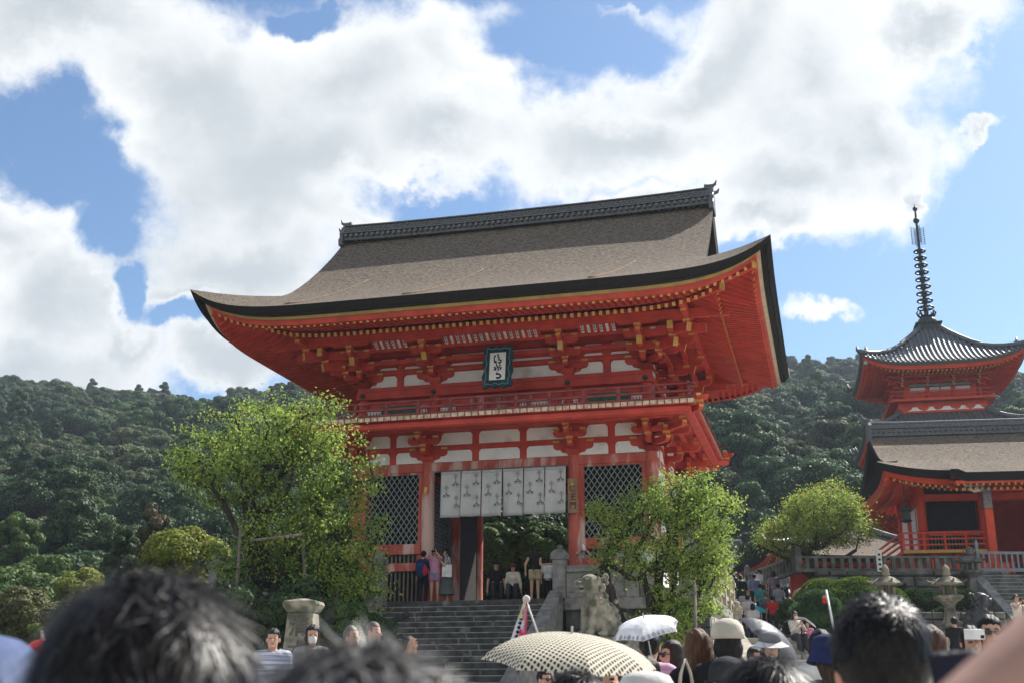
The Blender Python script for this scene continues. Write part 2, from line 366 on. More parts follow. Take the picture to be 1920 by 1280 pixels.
def block(m, x, y, z, s=.2, h=.14, m0=0, fm=None):
    a, b = s/2, s/2*.68
    v = [(x-b,y-b,z),(x+b,y-b,z),(x+b,y+b,z),(x-b,y+b,z),(x-a,y-a,z+h*.45),(x+a,y-a,z+h*.45),(x+a,y+a,z+h*.45),(x-a,y+a,z+h*.45),
         (x-a,y-a,z+h),(x+a,y-a,z+h),(x+a,y+a,z+h),(x-a,y+a,z+h)]
    f = [(0,3,2,1),(8,9,10,11)]; mm = [m0, m0]
    for k, l in ((0, 4), (4, 8)):
        for i in range(4):
            j = (i+1) % 4; f.append((k+i, k+j, l+j, l+i)); mm.append(fm if fm is not None and k == 4 and i in (0,) else m0)
    m.add(v, f, mm)
def bracket(x, y, out, z0, dz, step, steps, par, tail=True, wall=True, k=1.0):
    """stepped bracket set on a column; out = outward unit vector"""
    m = MB(); o = Vector((out[0], out[1], 0)).normalized(); t = Vector((-o.y, o.x, 0)); diag = abs(o.x*o.y) > .1; q = 1.414 if diag else 1
    block(m, x, y, z0, .40*k, .22)
    z = z0+.20
    if not diag:
        arm(m, (x, y), t, .62*k, z, .18, .15)
        for e in (-1, 1): block(m, x+t.x*e*.52*k, y+t.y*e*.52*k, z+.17, .2, .12, 0, 1)
    for i in range(1, steps+1):
        L_ = step*i*q; zz = z0+.20+(i-1)*dz
        c = Vector((x, y, 0))+o*(L_/2-.1); arm(m, (c.x, c.y), o, L_/2+.16, zz, .18, .15, 0, 1)
        e = Vector((x, y, 0))+o*L_
        block(m, e.x, e.y, zz+.17, .21, .13, 0, 1)
        if not diag:
            wv = (.50+.0*i)*k
            if i < steps or not tail:
                arm(m, (e.x, e.y), t, wv, zz+.29, .16, .13, 0, None)
                for s_ in (-1, 0, 1): block(m, e.x+t.x*s_*(wv-.1), e.y+t.y*s_*(wv-.1), zz+.44, .18, .11, 0, 1 if o.y < -.5 else None)
            else:
                arm(m, (e.x, e.y), t, wv+.12, zz+.29, .16, .13, 0, None)
        else:
            for ax in (Vector((1, 0, 0)), Vector((0, 1, 0))):
                c2 = e-ax*(ax.dot(o)*.25); arm(m, (c2.x, c2.y), ax, .42, zz+.29, .16, .13, 0, 1)
    if tail:
        for i_, (zi, le) in enumerate(((z0+.52, step*2.2), (z0+.80, step*3.15)) if diag else ((z0+.62, step*2.55),)):
            p0 = Vector((x, y, zi+.35))+o*.1; p1 = Vector((x, y, zi))+o*(le*q); m.beam(p0, p1, .17, .26, 0, None, 1)
    return m.build('bracket_set', [M['red'], M['yellow']], par, bevel=0)
ov = lambda x, y: ((0 if abs(x) < C2-.2 else (1 if x > 0 else -1)), (-1 if y < .2 else (1 if y > D-.3 else 0)))
LZ = ZT
for y in (0, D/2, D):
    for x in (-C2, -C1, C1, C2):
        if y == D/2 and abs(x) < C2-.1: continue
        ox, oy = ov(x, y)
        if ox and oy:
            bracket(x, y, (ox, oy), LZ, .30, .55, 3, gate, False)
            bracket(x, y, (0, oy), LZ, .30, .55, 2, gate, False); bracket(x, y, (ox, 0), LZ, .30, .55, 2, gate, False)
        else: bracket(x, y, (ox, oy), LZ, .30, .55, 2, gate, False)
# --- balcony
BX, BY0, BY1 = 6.2, -2.05, D+2.05
def ring(name, x, y0, y1, w, z0, z1, ma, par=None, bev=.01):
    m = MB(); m.box(-x, x, y0, y0+w, z0, z1); m.box(-x, x, y1-w, y1, z0, z1); m.box(-x, -x+w, y0+w, y1-w, z0, z1); m.box(x-w, x, y0+w, y1-w, z0, z1)
    return m.build(name, ma, par or gate, bevel=bev)
ring('balcony_beam', BX-.14, BY0+.14, BY1-.14, .24, 5.04, 5.275, M['red'], bev=.05)
ring('balcony_joist', BX-.75, BY0+.75, BY1-.75, .16, 5.1, 5.26, M['red'])
m = MB(); m.box(-BX+.03, BX-.03, BY0+.03, BY1-.03, 5.28, 5.40); m.build('balcony_floor', M['red'], gate)
be1 = mat('pale_board_end', (.62, .52, .38), (.42, .34, .24), .8, 7, lo=.45, hi=.55); be2 = mat('red_board_end', (.5, .10, .06), (.4, .3, .2), .8, 7)
for q0, q1 in ((BY0, BY0+.06), (BY1-.06, BY1)):
    m = MB(); k = -BX
    while k < BX-.02: m.box(k+.02, k+.19, q0, q1, 5.285, 5.405); k += .21
    m.build('board_ends', be1, gate)
for q0, q1 in ((-BX, -BX+.06), (BX-.06, BX)):
    m = MB(); k = BY0+.1
    while k < BY1-.1: m.box(q0, q1, k+.012, k+.198, 5.285, 5.405); k += .21
    m.build('board_ends', be2, gate)
RX, RY0, RY1 = BX-.16, BY0+.14, BY1-.14
def rails(z0, z1, w, ext=0, name='balcony_rail'):
    m = MB()
    m.box(-RX-ext, RX+ext, RY0-w/2, RY0+w/2, z0, z1); m.box(-RX-ext, RX+ext, RY1-w/2, RY1+w/2, z0, z1)
    m.box(-RX-w/2, -RX+w/2, RY0-ext, RY1+ext, z0-.004, z1-.004); m.box(RX-w/2, RX+w/2, RY0-ext, RY1+ext, z0-.004, z1-.004)
    return m.build(name, M['maroon'], gate, bevel=.008)
rails(5.405, 5.50, .11); rails(5.62, 5.69, .09, .12); rails(5.84, 5.90, .075, .24)
nx = 13
def bpost(x, y): m = MB(); m.box(x-.045, x+.045, y-.045, y+.045, 5.5, 5.84); m.build('balcony_post', M['maroon'], gate)
for i in range(nx):
    for y in (RY0, RY1): bpost(-RX+2*RX*i/(nx-1), y)
for i in range(1, 10):
    for x in (-RX, RX): bpost(x, RY0+(RY1-RY0)*i/10)
# --- upper storey body
UY = .10; UD = D-.10; Z2 = 5.41; ZU = 6.88
m = MB(); m.box(-U2, U2, UY, UY+.1, Z2, 8.5); m.box(-U2, U2, UD-.1, UD, Z2, 8.5); m.box(-U2, -U2+.1, UY+.1, UD-.1, Z2, 8.5); m.box(U2-.1, U2, UY+.1, UD-.1, Z2, 8.5); m.build('upper_wall', M['red'], gate)
for x, y in [(x, y) for y in (UY, D/2, UD) for x in (-U2, -U1, U1, U2) if not (y == D/2 and abs(x) < 3)]:
    m = MB(); m.lathe([(.175, Z2), (.175, ZU-.06), (.15, ZU)], (x, y, 0), 16); m.build('upper_column', M['red'], gate, auto=40)
for s_, y in ((-1, UY), (1, UD)):
    m = MB(); m.box(-U2-.2, U2+.2, y-.06+s_*.16, y+.06+s_*.16, 6.48, 6.72); m.build('lower_tie', M['red'], gate, bevel=.01)
    m = MB(); m.box(-U2-.2, U2+.2, y-.05+s_*.1, y+.05+s_*.1, 6.74, 6.87); m.build('upper_tie', M['red'], gate, bevel=.01)
    for x in (-U2, -U1, U1, U2):
        m = MB(); m.tube([(x, y+s_*.2, 6.60), (x, y+s_*.25, 6.60)], .085, 12); m.tube([(x, y+s_*.25, 6.60), (x, y+s_*.29, 6.60)], .04, 8); m.build('boss', M['iron'], gate)
for s_, x in ((-1, -U2), (1, U2)):
    m = MB(); m.box(x-.06+s_*.16, x+.06+s_*.16, UY-.2, UD+.2, 6.484, 6.724); m.build('lower_tie', M['red'], gate, bevel=.01)
def upanels(a0, a1, posts, put):
    xs = [a0+.15]+[q for p in posts for q in (p-.12, p+.12)]+[a1-.15]
    for i in range(0, len(xs), 2):
        l, r = i == 0, i == len(xs)-2
        m = MB(); m.extr(panelshape(xs[i], xs[i+1], 6.89, 7.26, l, r), put, 0, .014); m.build('plaster_panel', M['white'], gate)
        for z in (7.47, 7.76):
            a, b = xs[i]+(.36 if l else .02), xs[i+1]-(.36 if r else .02)
            m = MB(); m.extr([(a-.03, z), (b+.03, z), (b-.03, z+.07), (a+.03, z+.07)], put, 0, .01); m.build('plaster_strip', M['white'], gate)
for (a0, a1, ps) in ((-U2, -U1, [-U2+1.2]), (-U1, U1, []), (U1, U2, [U1+1.2])):
    upanels(a0, a1, ps, lambda a, b, d: (a, UY-.003-d, b)); upanels(a0, a1, ps, lambda a, b, d: (a, UD+.003+d, b))
    m = MB(); m.box(a0, a1, UY-.07, UY-.001, 7.29, 7.42); m.box(a0, a1, UY-.07, UY-.001, 7.58, 7.71); m.box(a0, a1, UY-.07, UY-.001, 7.87, 8.0)
    for p in ps: m.box(p-.10, p+.10, UY-.065, UY-.001, 6.875, 8.0)
    m.build('wall_rails', M['red'], gate, bevel=.006)
for (a0, a1) in ((UY, D/2), (D/2, UD)):
    for sx in (-1, 1): upanels(a0, a1, [(a0+a1)/2], lambda a, b, d: (sx*(U2+.003+d), a, b))
# shutters and doors behind the balcony rail
for x0, x1, z0, z1, mm_ in ((-4.0, -2.75, 5.8, 6.25, 'green'), (2.75, 4.0, 5.8, 6.25, 'green'), (-1.0, 0, 5.6, 6.42, 'redold'), (.02, 1.0, 5.6, 6.42, 'redold')):
    m = MB(); m.box(x0, x1, UY-.06, UY-.02, z0, z1)
    k = x0+.05
    while k < x1-.04: m.box(k, k+.03, UY-.09, UY-.06, z0, z1); k += .1
    m.build('shutter', M[mm_], gate)
def slip(x0, x1, z0, z1, y, par, n=4):     # paper notice with brush marks
    m = MB(); m.box(x0, x1, y-.012, y, z0, z1); rr = random.Random(int(x0*100)+int(z0*77))
    for i in range(n):
        a = x0+(x1-x0)*(i+.5)/n
        for k in range(2):
            b = z0+(z1-z0)*(.2+.27*k); m.box(a-.012, a+.012, y-.017, y-.0125, b-.02-rr.random()*.02, b+.03, 1)
            m.box(a-.02, a+.02, y-.0165, y-.0125, b, b+.008, 1)
    m.build('paper_notice', [M['paper'], M['ink']], par)
for x in (-4.45, -1.95, 1.0, 1.95, 4.1): slip(x, x+.5, 5.93, 6.14, UY-.1, gate, 5); slip(x+.05, x+.48, 5.70, 5.86, UY-.1, gate, 5)
for x in (-2.6, -2.25, .62): slip(x, x+.2, 5.95, 6.2, UY-.1, gate, 2)
# upper bracket sets
for y in (UY, D/2, UD):
    for x in (-U2, -U1, U1, U2):
        if y == D/2 and abs(x) < 3: continue
        ox, oy = ov(x*1.02, y)
        if ox and oy:
            bracket(x, y, (ox, oy), ZU, .27, .48, 3, gate, True)
            bracket(x, y, (0, oy), ZU, .27, .48, 3, gate, True); bracket(x, y, (ox, 0), ZU, .27, .48, 3, gate, True)
        else: bracket(x, y, (ox, oy), ZU, .27, .48, 3, gate, True)
def ring2(name, off, w, z0, z1, ext=0, mm=M['red']):
    x, y0, y1 = U2+off, UY-off, UD+off; m = MB()
    m.box(-x-ext, x+ext, y0-w/2, y0+w/2, z0, z1); m.box(-x-ext, x+ext, y1-w/2, y1+w/2, z0, z1)
    m.box(-x-w/2, -x+w/2, y0-ext, y1+ext, z0-.004, z1-.004); m.box(x-w/2, x+w/2, y0-ext, y1+ext, z0-.004, z1-.004)
    return m.build(name, mm, gate, bevel=.01)
ring2('through_beam', .48, .13, 7.50, 7.64, .1); ring2('through_beam', .96, .13, 7.80, 7.93, .4); ring2('eave_purlin', 1.44, .19, 8.02, 8.24, 1.1)
for sx in (-1, 1):
    for sy, yb in ((-1, UY), (1, UD)):
        for off, zz_, ll in ((.96, 7.80, 1.0), (1.44, 8.10, 1.25)):
            m = MB(); m.beam((sx*(U2+.3), yb+sy*off, zz_), (sx*(U2+off+ll), yb+sy*off, zz_-.02), .17, .26, 0, None, 1); m.build('beam_end', [M['red'], M['yellow']], gate)
            m = MB(); m.beam((sx*(U2+off), yb-sy*.3, zz_-.003), (sx*(U2+off), yb+sy*(off+ll*.6), zz_-.023), .17, .25, 0, None, 1); m.build('beam_end', [M['red'], M['yellow']], gate)
# little coved ceiling between the outer beams with paper slips between its ribs
def cove(a0, a1, put, nm='cove'):
    m = MB(); k = a0
    m.add([put(a0, -1.02, 7.88), put(a1, -1.02, 7.88), put(a1, -1.38, 8.10), put(a0, -1.38, 8.10)], [(0, 1, 2, 3)]);
    while k < a1: m.beam(put(k, -1.02, 7.86), put(k, -1.4, 8.09), .05, .04, 0); k += .19
    m.build(nm, M['red'], gate)
    m = MB(); k = a0+.095; i = 0
    while k < a1-.05:
        m.add([put(k-.045, -1.05, 7.885), put(k+.045, -1.05, 7.885), put(k+.045, -1.36, 8.075), put(k-.045, -1.36, 8.075)], [(0, 1, 2, 3)], 0)
        if i % 3 != 1:
            for t in (.2, .5, .75): m.add([put(k-.02, -1.06-.3*t, 7.887+.18*t), put(k+.025, -1.06-.3*t, 7.887+.18*t), put(k+.02, -1.1-.3*t, 7.911+.18*t), put(k-.03, -1.1-.3*t, 7.911+.18*t)], [(0, 1, 2, 3)], 1)
        k += .19; i += 1
    m.build('paper_slips', [M['paper'], M['ink']], gate)
pf = lambda a, o, z: (a, UY+o, z-.02)
cove(-3.85, -2.75, pf); cove(-1.55, 1.55, pf); cove(2.75, 3.85, pf)
m = MB()
for s_ in (-1, 1):
    m.box(-U2-.9, U2+.9, (UY-1.45 if s_ < 0 else UD+.1), (UY-.1 if s_ < 0 else UD+1.45), 8.13, 8.18)
    m.box(min(s_*(U2+.1), s_*(U2+1.4)), max(s_*(U2+.1), s_*(U2+1.4)), UY-.1, UD+.1, 8.13, 8.18)
m.build('soffit_board', M['red'], gate)
# --- roof
EX, EY, HD, ZE, ZR = 8.62, 4.18, D/2+4.18, 8.40, 13.12       # half length of eave, overhang from y=0, half depth, eave height, ridge foot
YC = D/2
LIFT = lambda s: .80*abs(s)**8.5
def prof(d): return .40*d+(ZR-ZE-.40*HD)/HD**2*d*d
def xb(d):                                   # half length of the front slope at distance d from the eave
    g = 1.98; xg = EX-g
    return EX-d if d < g-.5 else (xg+.12*math.exp(-(d-g+.5)*2.2)+ (EX-(g-.5)-xg-.12)*math.exp(-(d-g+.5)*2.8))+.0
DS = [0, .12, .3, .55, .85, 1.15, 1.35, 1.6, 1.9, 2.3, 2.8, 3.4, 4.1, 4.9, 5.8, HD]
def roofP(s, d, front=True, drop=0, inset=0):
    lf = LIFT(s)*max(0, 1-d/2.6)**1.3
    if front:
        x = s*(xb(d)-inset); y = -EY+d+inset; return (x, y, ZE+prof(d)+lf-drop)
    hy = HD-d; y = YC+s*(hy-inset); return (EX-d-inset, y, ZE+prof(d)+lf-drop)
SS = np.sin(np.linspace(-1, 1, 57)*math.pi/2)
def mir(P, my=False, mx=False):
    P = np.array(P, float)
    if my: P[..., 1] = 2*YC-P[..., 1]
    if mx: P[..., 0] = -P[..., 0]
    return P
m = MB(); G = [[roofP(s, d) for s in SS] for d in DS]; m.grid(G); m.grid(mir(G, my=True), flip=True)
G2 = [[roofP(s, d, False) for s in SS] for d in DS if d <= 1.4]+[[(EX-d, YC+s*(HD-d-.35*max(0, d-1.5)), ZE+prof(d)-.02) for s in SS] for d in (1.6, 1.9, 2.3, 2.8)]
m.grid(G2); m.grid(mir(G2, mx=True), flip=True)
rf = m.build('roof', M['bark'], gate, smooth=True)
# verge thickness of the gable ends
for sx in (-1, 1):
    m = MB(); ds = [d for d in DS if d >= 1.3]
    for my in (False, True):
        A = np.array([[roofP(1, d) for d in ds], [(xb(d)-.05, -EY+d, ZE+prof(d)-.42) for d in ds], [(6.1, -EY+d, ZE+prof(d)-.5) for d in ds]])
        m.grid(mir(A, my=my, mx=sx < 0))
    m.build('verge', M['barkedge'], gate, smooth=False)
    m = MB(); P = [(YC+e*(HD-d), ZE+prof(d)-.2) for e, dd in ((-1, ds), (1, ds[::-1])) for d in dd]
    m.extr(P, lambda a, b, d: (sx*(6.05+d), a, b), 0, .1); m.build('gable_wall', M['red'], gate)
    m = MB()
    for e in (-1, 1):
        for a, b in zip(ds[:-1], ds[1:]): m.beam((sx*6.25, YC+e*(HD-a), ZE+prof(a)-.6), (sx*6.25, YC+e*(HD-b), ZE+prof(b)-.6), .09, .3)
    m.build('barge_board', M['red'], gate)
# eave edge: thick dark bark lip, ochre fillet, cream board, red fascia (front/back and sides)
def band(name, ma, i0, z0, i1, z1, i2=None, z2=None):
    rows = [(i0, z0), (i1, z1)]+([(i2, z2)] if i2 is not None else [])
    for front in (True, False):
        A = [[roofP(s, 0, front, z, i) for s in SS] for i, z in rows]
        for k in (False, True): m = MB(); m.grid(mir(A, my=k and front, mx=k and not front), flip=k); m.build(name, ma, gate)
band('eave_lip', M['barkedge'], 0, 0, .07, .09, .14, .20)
band('eave_lip', M['barkedge'], .16, .20, .18, .25, .38, .255)
for fr_, ma_, w_ in ((True, M['ochre'], .44), (False, M['cream'], .60)):
    A = np.array([[roofP(s, 0, fr_, z, i) for s in SS] for i, z in ((.31, .256), (.34, .335), (w_, .34))])
    for k in (False, True): m = MB(); m.grid(mir(A, my=k and fr_, mx=k and not fr_), flip=k); m.build('eave_fillet', ma_, gate)
band('fascia', M['red'], .42, .34, .46, .48, .62, .49)
# under-eave boarding and the two tiers of rafters
def sof(s, i, z, front): # i inset from eave edge
    p = roofP(s, 0, front, 0, i); return (p[0], p[1], ZE-z+LIFT(s)*max(0, 1-i/4.4))
INS = [.60, .9, 1.3, 1.62, 2.2, 3.0, 4.0, 4.7]
def szz(i): return .43+(-(i-.6)*.16 if i < 1.62 else -.163-(i-1.62)*.30)-.0
m = MB()
for front in (True, False):
    A = [[sof(s, i, szz(i)-.03, front) for s in SS] for i in INS if not front or True]
    for k in (False, True): m.grid(mir(A, my=k and front, mx=k and not front), flip=not k)
m.build('soffit', M['red'], gate)
def zs(x_or_y, half, i):                        # soffit height at along-position a, inset i
    s = max(-1, min(1, x_or_y/max(.1, half-i))); return ZE-szz(i)+LIFT(s)*max(0, 1-i/4.4)
def rafter_rows():
    for front in (True, False):
        half = EX if front else HD
        for k in (0, 1):
            fly, base = MB(), MB(); a = -half+.75; stepr = .21
            while a < half-.7:
                for mb, i0, i1, w, h, dz in ((fly, .55, 1.75, .085, .10, .05), (base, 1.60, 4.6, .095, .12, .22)):
                    lim = half-abs(a)       # rafters stop at the hip
                    i1_ = min(i1, lim) if not front or True else i1
                    if i1_-i0 < .12: continue
                    p0 = zs(a, half, i0)-dz; p1 = zs(a, half, i1_)-dz
                    if front: q0 = (a, -EY+i0, p0); q1 = (a, -EY+i1_, p1)
                    else: q0 = (EX-i0, YC+a, p0); q1 = (EX-i1_, YC+a, p1)
                    if k: 
                        q0, q1 = [tuple(mir(q, my=front, mx=not front)) for q in (q0, q1)]
                    mb.beam(q0, q1, w, h, 0, 1)
                a += stepr
            fly.build('flying_rafters', [M['red'], M['yellow']], gate); base.build('base_rafters', [M['red'], M['yellow']], gate)
rafter_rows()
# eave beam carrying the flying rafters, hip rafters
m = MB()
for front in (True, False):
    A = [[(lambda p: (p[0], p[1], p[2]-dz))(sof(s, i, szz(i), front)) for s in SS] for i, dz in ((1.60, .0), (1.60, .085), (1.72, .085), (1.72, .0))]
    for k in (False, True): m.grid(mir(A, my=k and front, mx=k and not front), flip=not k)
m.build('eave_beam', M['red'], gate)
for sx in (-1, 1):
    for sy in (0, 1):
        def cp(i, dz): p = sof(1, i, szz(i), True); q = (p[0], p[1], p[2]-dz); q = mir(q, my=bool(sy), mx=sx < 0); return tuple(q)
        m = MB(); m.beam(cp(.5, .08), cp(1.9, .12), .17, .22, 0, 1); m.beam(cp(1.45, .26), cp(4.4, .3), .2, .26, 0, 1); m.build('hip_rafter', [M['red'], M['yellow']], gate)
# ridge: tiled box with rows of round tiles and end ornaments
rx = 6.52
m = MB(); zr0 = ZR-.10
def rz_(x): return .08*(abs(x)/rx)**3
xs_ = np.linspace(-rx, rx, 33)
def rrow(m, y, z0, z1, hw0, hw1):
    A = [[(x, YC+sg*hw, z+rz_(x)) for x in xs_] for sg, hw, z in ((-1, hw0, z0), (-1, hw1, z1), (1, hw1, z1), (1, hw0, z0))]
    m.grid(A)
    for x in (-rx, rx):
        m.add([(x, YC-hw0, z0+rz_(x)), (x, YC-hw1, z1+rz_(x)), (x, YC+hw1, z1+rz_(x)), (x, YC+hw0, z0+rz_(x))], [(0, 1, 2, 3)])
rrow(m, 0, zr0, zr0+.24, .30, .30); rrow(m, 0, zr0+.24, zr0+.28, .40, .40); rrow(m, 0, zr0+.28, zr0+.56, .22, .20); rrow(m, 0, zr0+.56, zr0+.60, .27, .27); rrow(m, 0, zr0+.60, zr0+.68, .16, .08)
for i in range(64):
    x = -rx+.1+(2*rx-.2)*i/63; z = rz_(x)
    m.tube([(x, YC-.42, zr0+.15+z), (x, YC+.42, zr0+.15+z)], .062, 7)
for k in range(3):
    for i in range(90):
        x = -rx+.1+(2*rx-.2)*(i+.5*(k % 2))/90; z = rz_(x)
        m.tube([(x, YC-.245, zr0+.33+k*.08+z), (x, YC+.245, zr0+.33+k*.08+z)], .04, 6)
rd = m.build('ridge', M['tile'], gate)
for sx in (-1, 1):
    m = MB(); zb = zr0+rz_(rx)
    P = [(-.42, -.15), (-.46, .1), (-.34, .3), (-.38, .45), (-.24, .62), (-.2, .8), (-.08, .86), (-.05, 1.02), (0, 1.12), (.05, 1.02), (.08, .86), (.2, .8), (.24, .62), (.38, .45), (.34, .3), (.46, .1), (.42, -.15)]
    m.extr(P, lambda a, b, d: (sx*(rx+d), YC+a, zb+b*.82-.1), 0, .16)
    m.tube([(sx*(rx-.15), YC, zb+.75), (sx*(rx+.1), YC, zb+.72), (sx*(rx+.22), YC, zb+.80), (sx*(rx+.27), YC, zb+.95)], [.08, .07, .05, .01], 8)
    m.tube([(sx*(rx+.1), YC, zb+.45), (sx*(rx+.28), YC, zb+.5), (sx*(rx+.34), YC, zb+.62)], [.07, .06, .02], 8)
    m.build('ridge_end_tile', M['tile'], gate, bevel=.02)
# raised seams and patches on the bark
for x0_, x1_ in ((3.6, 4.55), (-1.9, -.4), (-5.6, -4.3)):
    m = MB(); pts = []
    for k in range(12):
        t = k/11; d = .35+t*3.2*(.8 if x0_ > 0 else 1); x = x0_+(x1_-x0_)*t**.8; pts.append((x, -EY+d, ZE+prof(d)+LIFT(x/xb(d))*max(0, 1-d/2.6)**1.3+.0))
    m.tube(pts, [.05*(1-.75*k/11) for k in range(12)], 6); m.build('bark_seam', mat('fresh_bark', (.26, .17, .10), (.2, .13, .08), .95, 9), gate, smooth=True)
# --- hanging things on the gate
pl = empty('name_plaque', tuple(GP(.27, -1.30, 6.93)), 0, 'white name plaque in a scalloped dark teal frame hung under the gate eave', 'plaque')
pl.rotation_euler = (R(-9), R(0), GA)
m = MB(); P = []
W_, H_ = .45, .67
for k in range(120):
    t = k/120*4; s_ = int(t); u = t-s_; w = .03*math.sin(u*math.pi*6)
    P.append([(-W_+2*W_*u, -H_-w), (W_+w, -H_+2*H_*u), (W_-2*W_*u, H_+w), (-W_-w, H_-2*H_*u)][s_])
m.extr(P, lambda a, b, d: (a, d, b), -.02, .06); m.build('frame', mat('teal_frame', (.012, .05, .065), (.01, .03, .04), .6), pl, bevel=.0)
m = MB()
for off, zz in ((.09, .0), ):
    for k in range(64):
        a, b = k/64*4, (k+1)/64*4
        def fp(t):
            t = t % 4; s_ = int(t); u = t-s_; w = .022*math.sin(u*math.pi*6+3.1)+.0; w_, h_ = W_-off, H_-off
            return [(-w_+2*w_*u, -.03, -h_-w), (w_+w, -.03, -h_+2*h_*u), (w_-2*w_*u, -.03, h_+w), (-w_-w, -.03, h_-2*h_*u)][s_]
        m.tube([fp(a), fp(b-.0001)], .013, 5)
m.build('scroll_line', mat('pale_teal', (.12, .30, .32), (.1, .25, .3), .6), pl)
m = MB()
for a, b, c, d in ((-.29, -.25, -.49, .49), (.25, .29, -.49, .49), (-.25, .25, -.49, -.45), (-.25, .25, .45, .49)): m.box(a, b, -.035, -.02, c, d)
m.build('inner_frame', mat('dark_green', (.02, .06, .03), None, .6), pl)
m = MB(); m.box(-.25, .25, -.03, -.02, -.45, .45); m.build('white_board', mat('plaque_white', (.78, .78, .76), (.7, .7, .7), .7), pl)
# brush characters traced as strokes (x, z, thickness) in plaque coordinates from the photo
def stroke(m, pts, y=-.034):
    n = len(pts); v = []
    for i, (x, z, w) in enumerate(pts):
        a = pts[max(i-1, 0)]; b = pts[min(i+1, n-1)]; dx, dz = b[0]-a[0], b[1]-a[1]; L_ = math.hypot(dx, dz) or 1
        nx_, nz_ = -dz/L_*w/2, dx/L_*w/2; v += [(x+nx_, y, z+nz_), (x-nx_, y, z-nz_)]
    b0 = len(m.v); m.v += v
    for i in range(n-1): m.f.append([b0+2*i, b0+2*i+1, b0+2*i+3, b0+2*i+2]); m.m.append(0)
m = MB(); q = lambda *a: [( (x-520)/700., (650-z)/700., w/400.) for x, z, w in a]
for s_ in (q((440,398,20),(462,410,24),(440,455,14),(445,500,14),(462,560,28),(480,575,30),(492,530,16)),
           q((505,370,18),(522,385,22),(520,420,14),(545,415,14)), q((515,455,10),(540,430,16),(552,455,16),(520,480,14),(560,490,18),(525,515,14)),
           q((545,500,16),(590,520,24),(592,560,20),(560,580,30),(525,560,12)),
           q((500,590,12),(495,620,18),(515,660,16),(540,720,18),(545,750,14),(510,760,8)), q((435,680,14),(470,670,22),(480,690,18),(455,735,28),(475,745,12),(505,700,8)),
           q((590,620,22),(560,640,16),(530,690,12),(590,680,18),(605,690,20),(570,740,16)),
           q((520,795,26),(508,830,30),(560,835,24),(590,860,22),(600,890,26),(575,915,28),(530,925,28),(500,905,20))):
    stroke(m, s_)
m.build('brush_characters', M['ink'], pl)
# noren curtain of six cloth panels with tree-and-deer motifs
def deer(m, x, z, s, y, f=1):
    P = [(-.5, .25), (-.42, -.5), (-.34, -.5), (-.3, .0), (.2, .0), (.26, -.5), (.34, -.5), (.36, .15), (.45, .5), (.62, .52), (.6, .66), (.4, .75), (.3, .6), (.22, .32)]
    v = [(x+f*a*s, y, z+b*s) for a, b in P]; n = len(P)
    # as a fan of small pieces to stay clean
    m.box(x-.42*s, x+.36*s, y-.0008, y, z+.0*s, z+.3*s, 1)
    for a in (-.42, -.22, .12, .3): m.box(x+a*s, x+(a+.08)*s, y-.0008, y, z-.5*s, z, 1)
    a, b = sorted((x+f*.3*s, x+f*.48*s)); m.box(a, b, y-.0012, y-.0004, z+.2*s, z+.75*s, 1); a, b = sorted((x+f*.3*s, x+f*.72*s)); m.box(a, b, y-.0016, y-.0004, z+.6*s, z+.76*s, 1)
curt = empty('noren_curtain', tuple(GP(0, -.36, 0)), GA, 'white noren curtain of six printed panels hanging across the gate opening', 'curtain')
cloth = mat('white_cotton', (.66, .65, .64), (.60, .59, .59), .9, 3, trans=.25); motif = mat('grey_print', (.10, .10, .105), (.16, .16, .17), .8)
def cy(x, z, i): return .085*math.sin(x*9+i*2.1)*(4.0-z)*.45+.03*math.sin(x*23+i)*(4.0-z)*.3
for i in range(6):
    x0 = -1.78+i*.655; x1 = x0+.625; m = MB(); bot = 2.58+.015*math.sin(i*1.7)
    A = [[(x0+(x1-x0)*u-.02*(1-v), cy(x0+(x1-x0)*u, bot+(3.99-bot)*v, i), bot+(3.99-bot)*v) for u in np.linspace(0, 1, 15)] for v in np.linspace(0, 1, 12)]
    m.grid(A); o = m.build('cloth_panel', cloth, curt, smooth=True); sf = o.modifiers.new('thick', 'SOLIDIFY'); sf.thickness = .006
    m = MB()
    def put(mm, x, z):
        y = cy(x, z, i)-.02
        for s_ in (1.0,):
            # tree: trunk, arched crown strokes
            mm.box(x-.006, x+.006, y-.001, y, z-.10, z+.06, 0)
            for rr_, zz_ in ((.075, .06), (.06, .105), (.04, .15)):
                pts = [(x+rr_*math.cos(t), y-.0005, z+zz_+rr_*.6*math.sin(t)) for t in np.linspace(0, math.pi, 7)]; mm.tube(pts, .0035, 4)
            for t in np.linspace(-1, 1, 5): mm.tube([(x, y, z+.04), (x+.06*t, y, z+.16-.05*abs(t))], .0022, 4)
        deer(mm, x-.065, z-.15, .10, y-.001, 1); deer(mm, x+.065, z-.15, .10, y-.001, -1)
    put(m, x0+.47, 3.72); put(m, x0+.19, 3.38); put(m, x0+.49, 3.06)
    for k in range(3):
        c_ = x0+.02+.2*k; m.tube([(c_+.2*t, cy(c_+.2*t, 3.9, i)-.012, 3.93-.035*math.sin(t*math.pi)) for t in np.linspace(0, 1, 6)], .004, 4)
    m.build('print', [motif, motif], o)
m = MB(); m.tube([(-1.85, 0, 4.0), (2.2, 0, 4.0)], .022, 8); m.build('hanging_rod', M['wood'], curt)
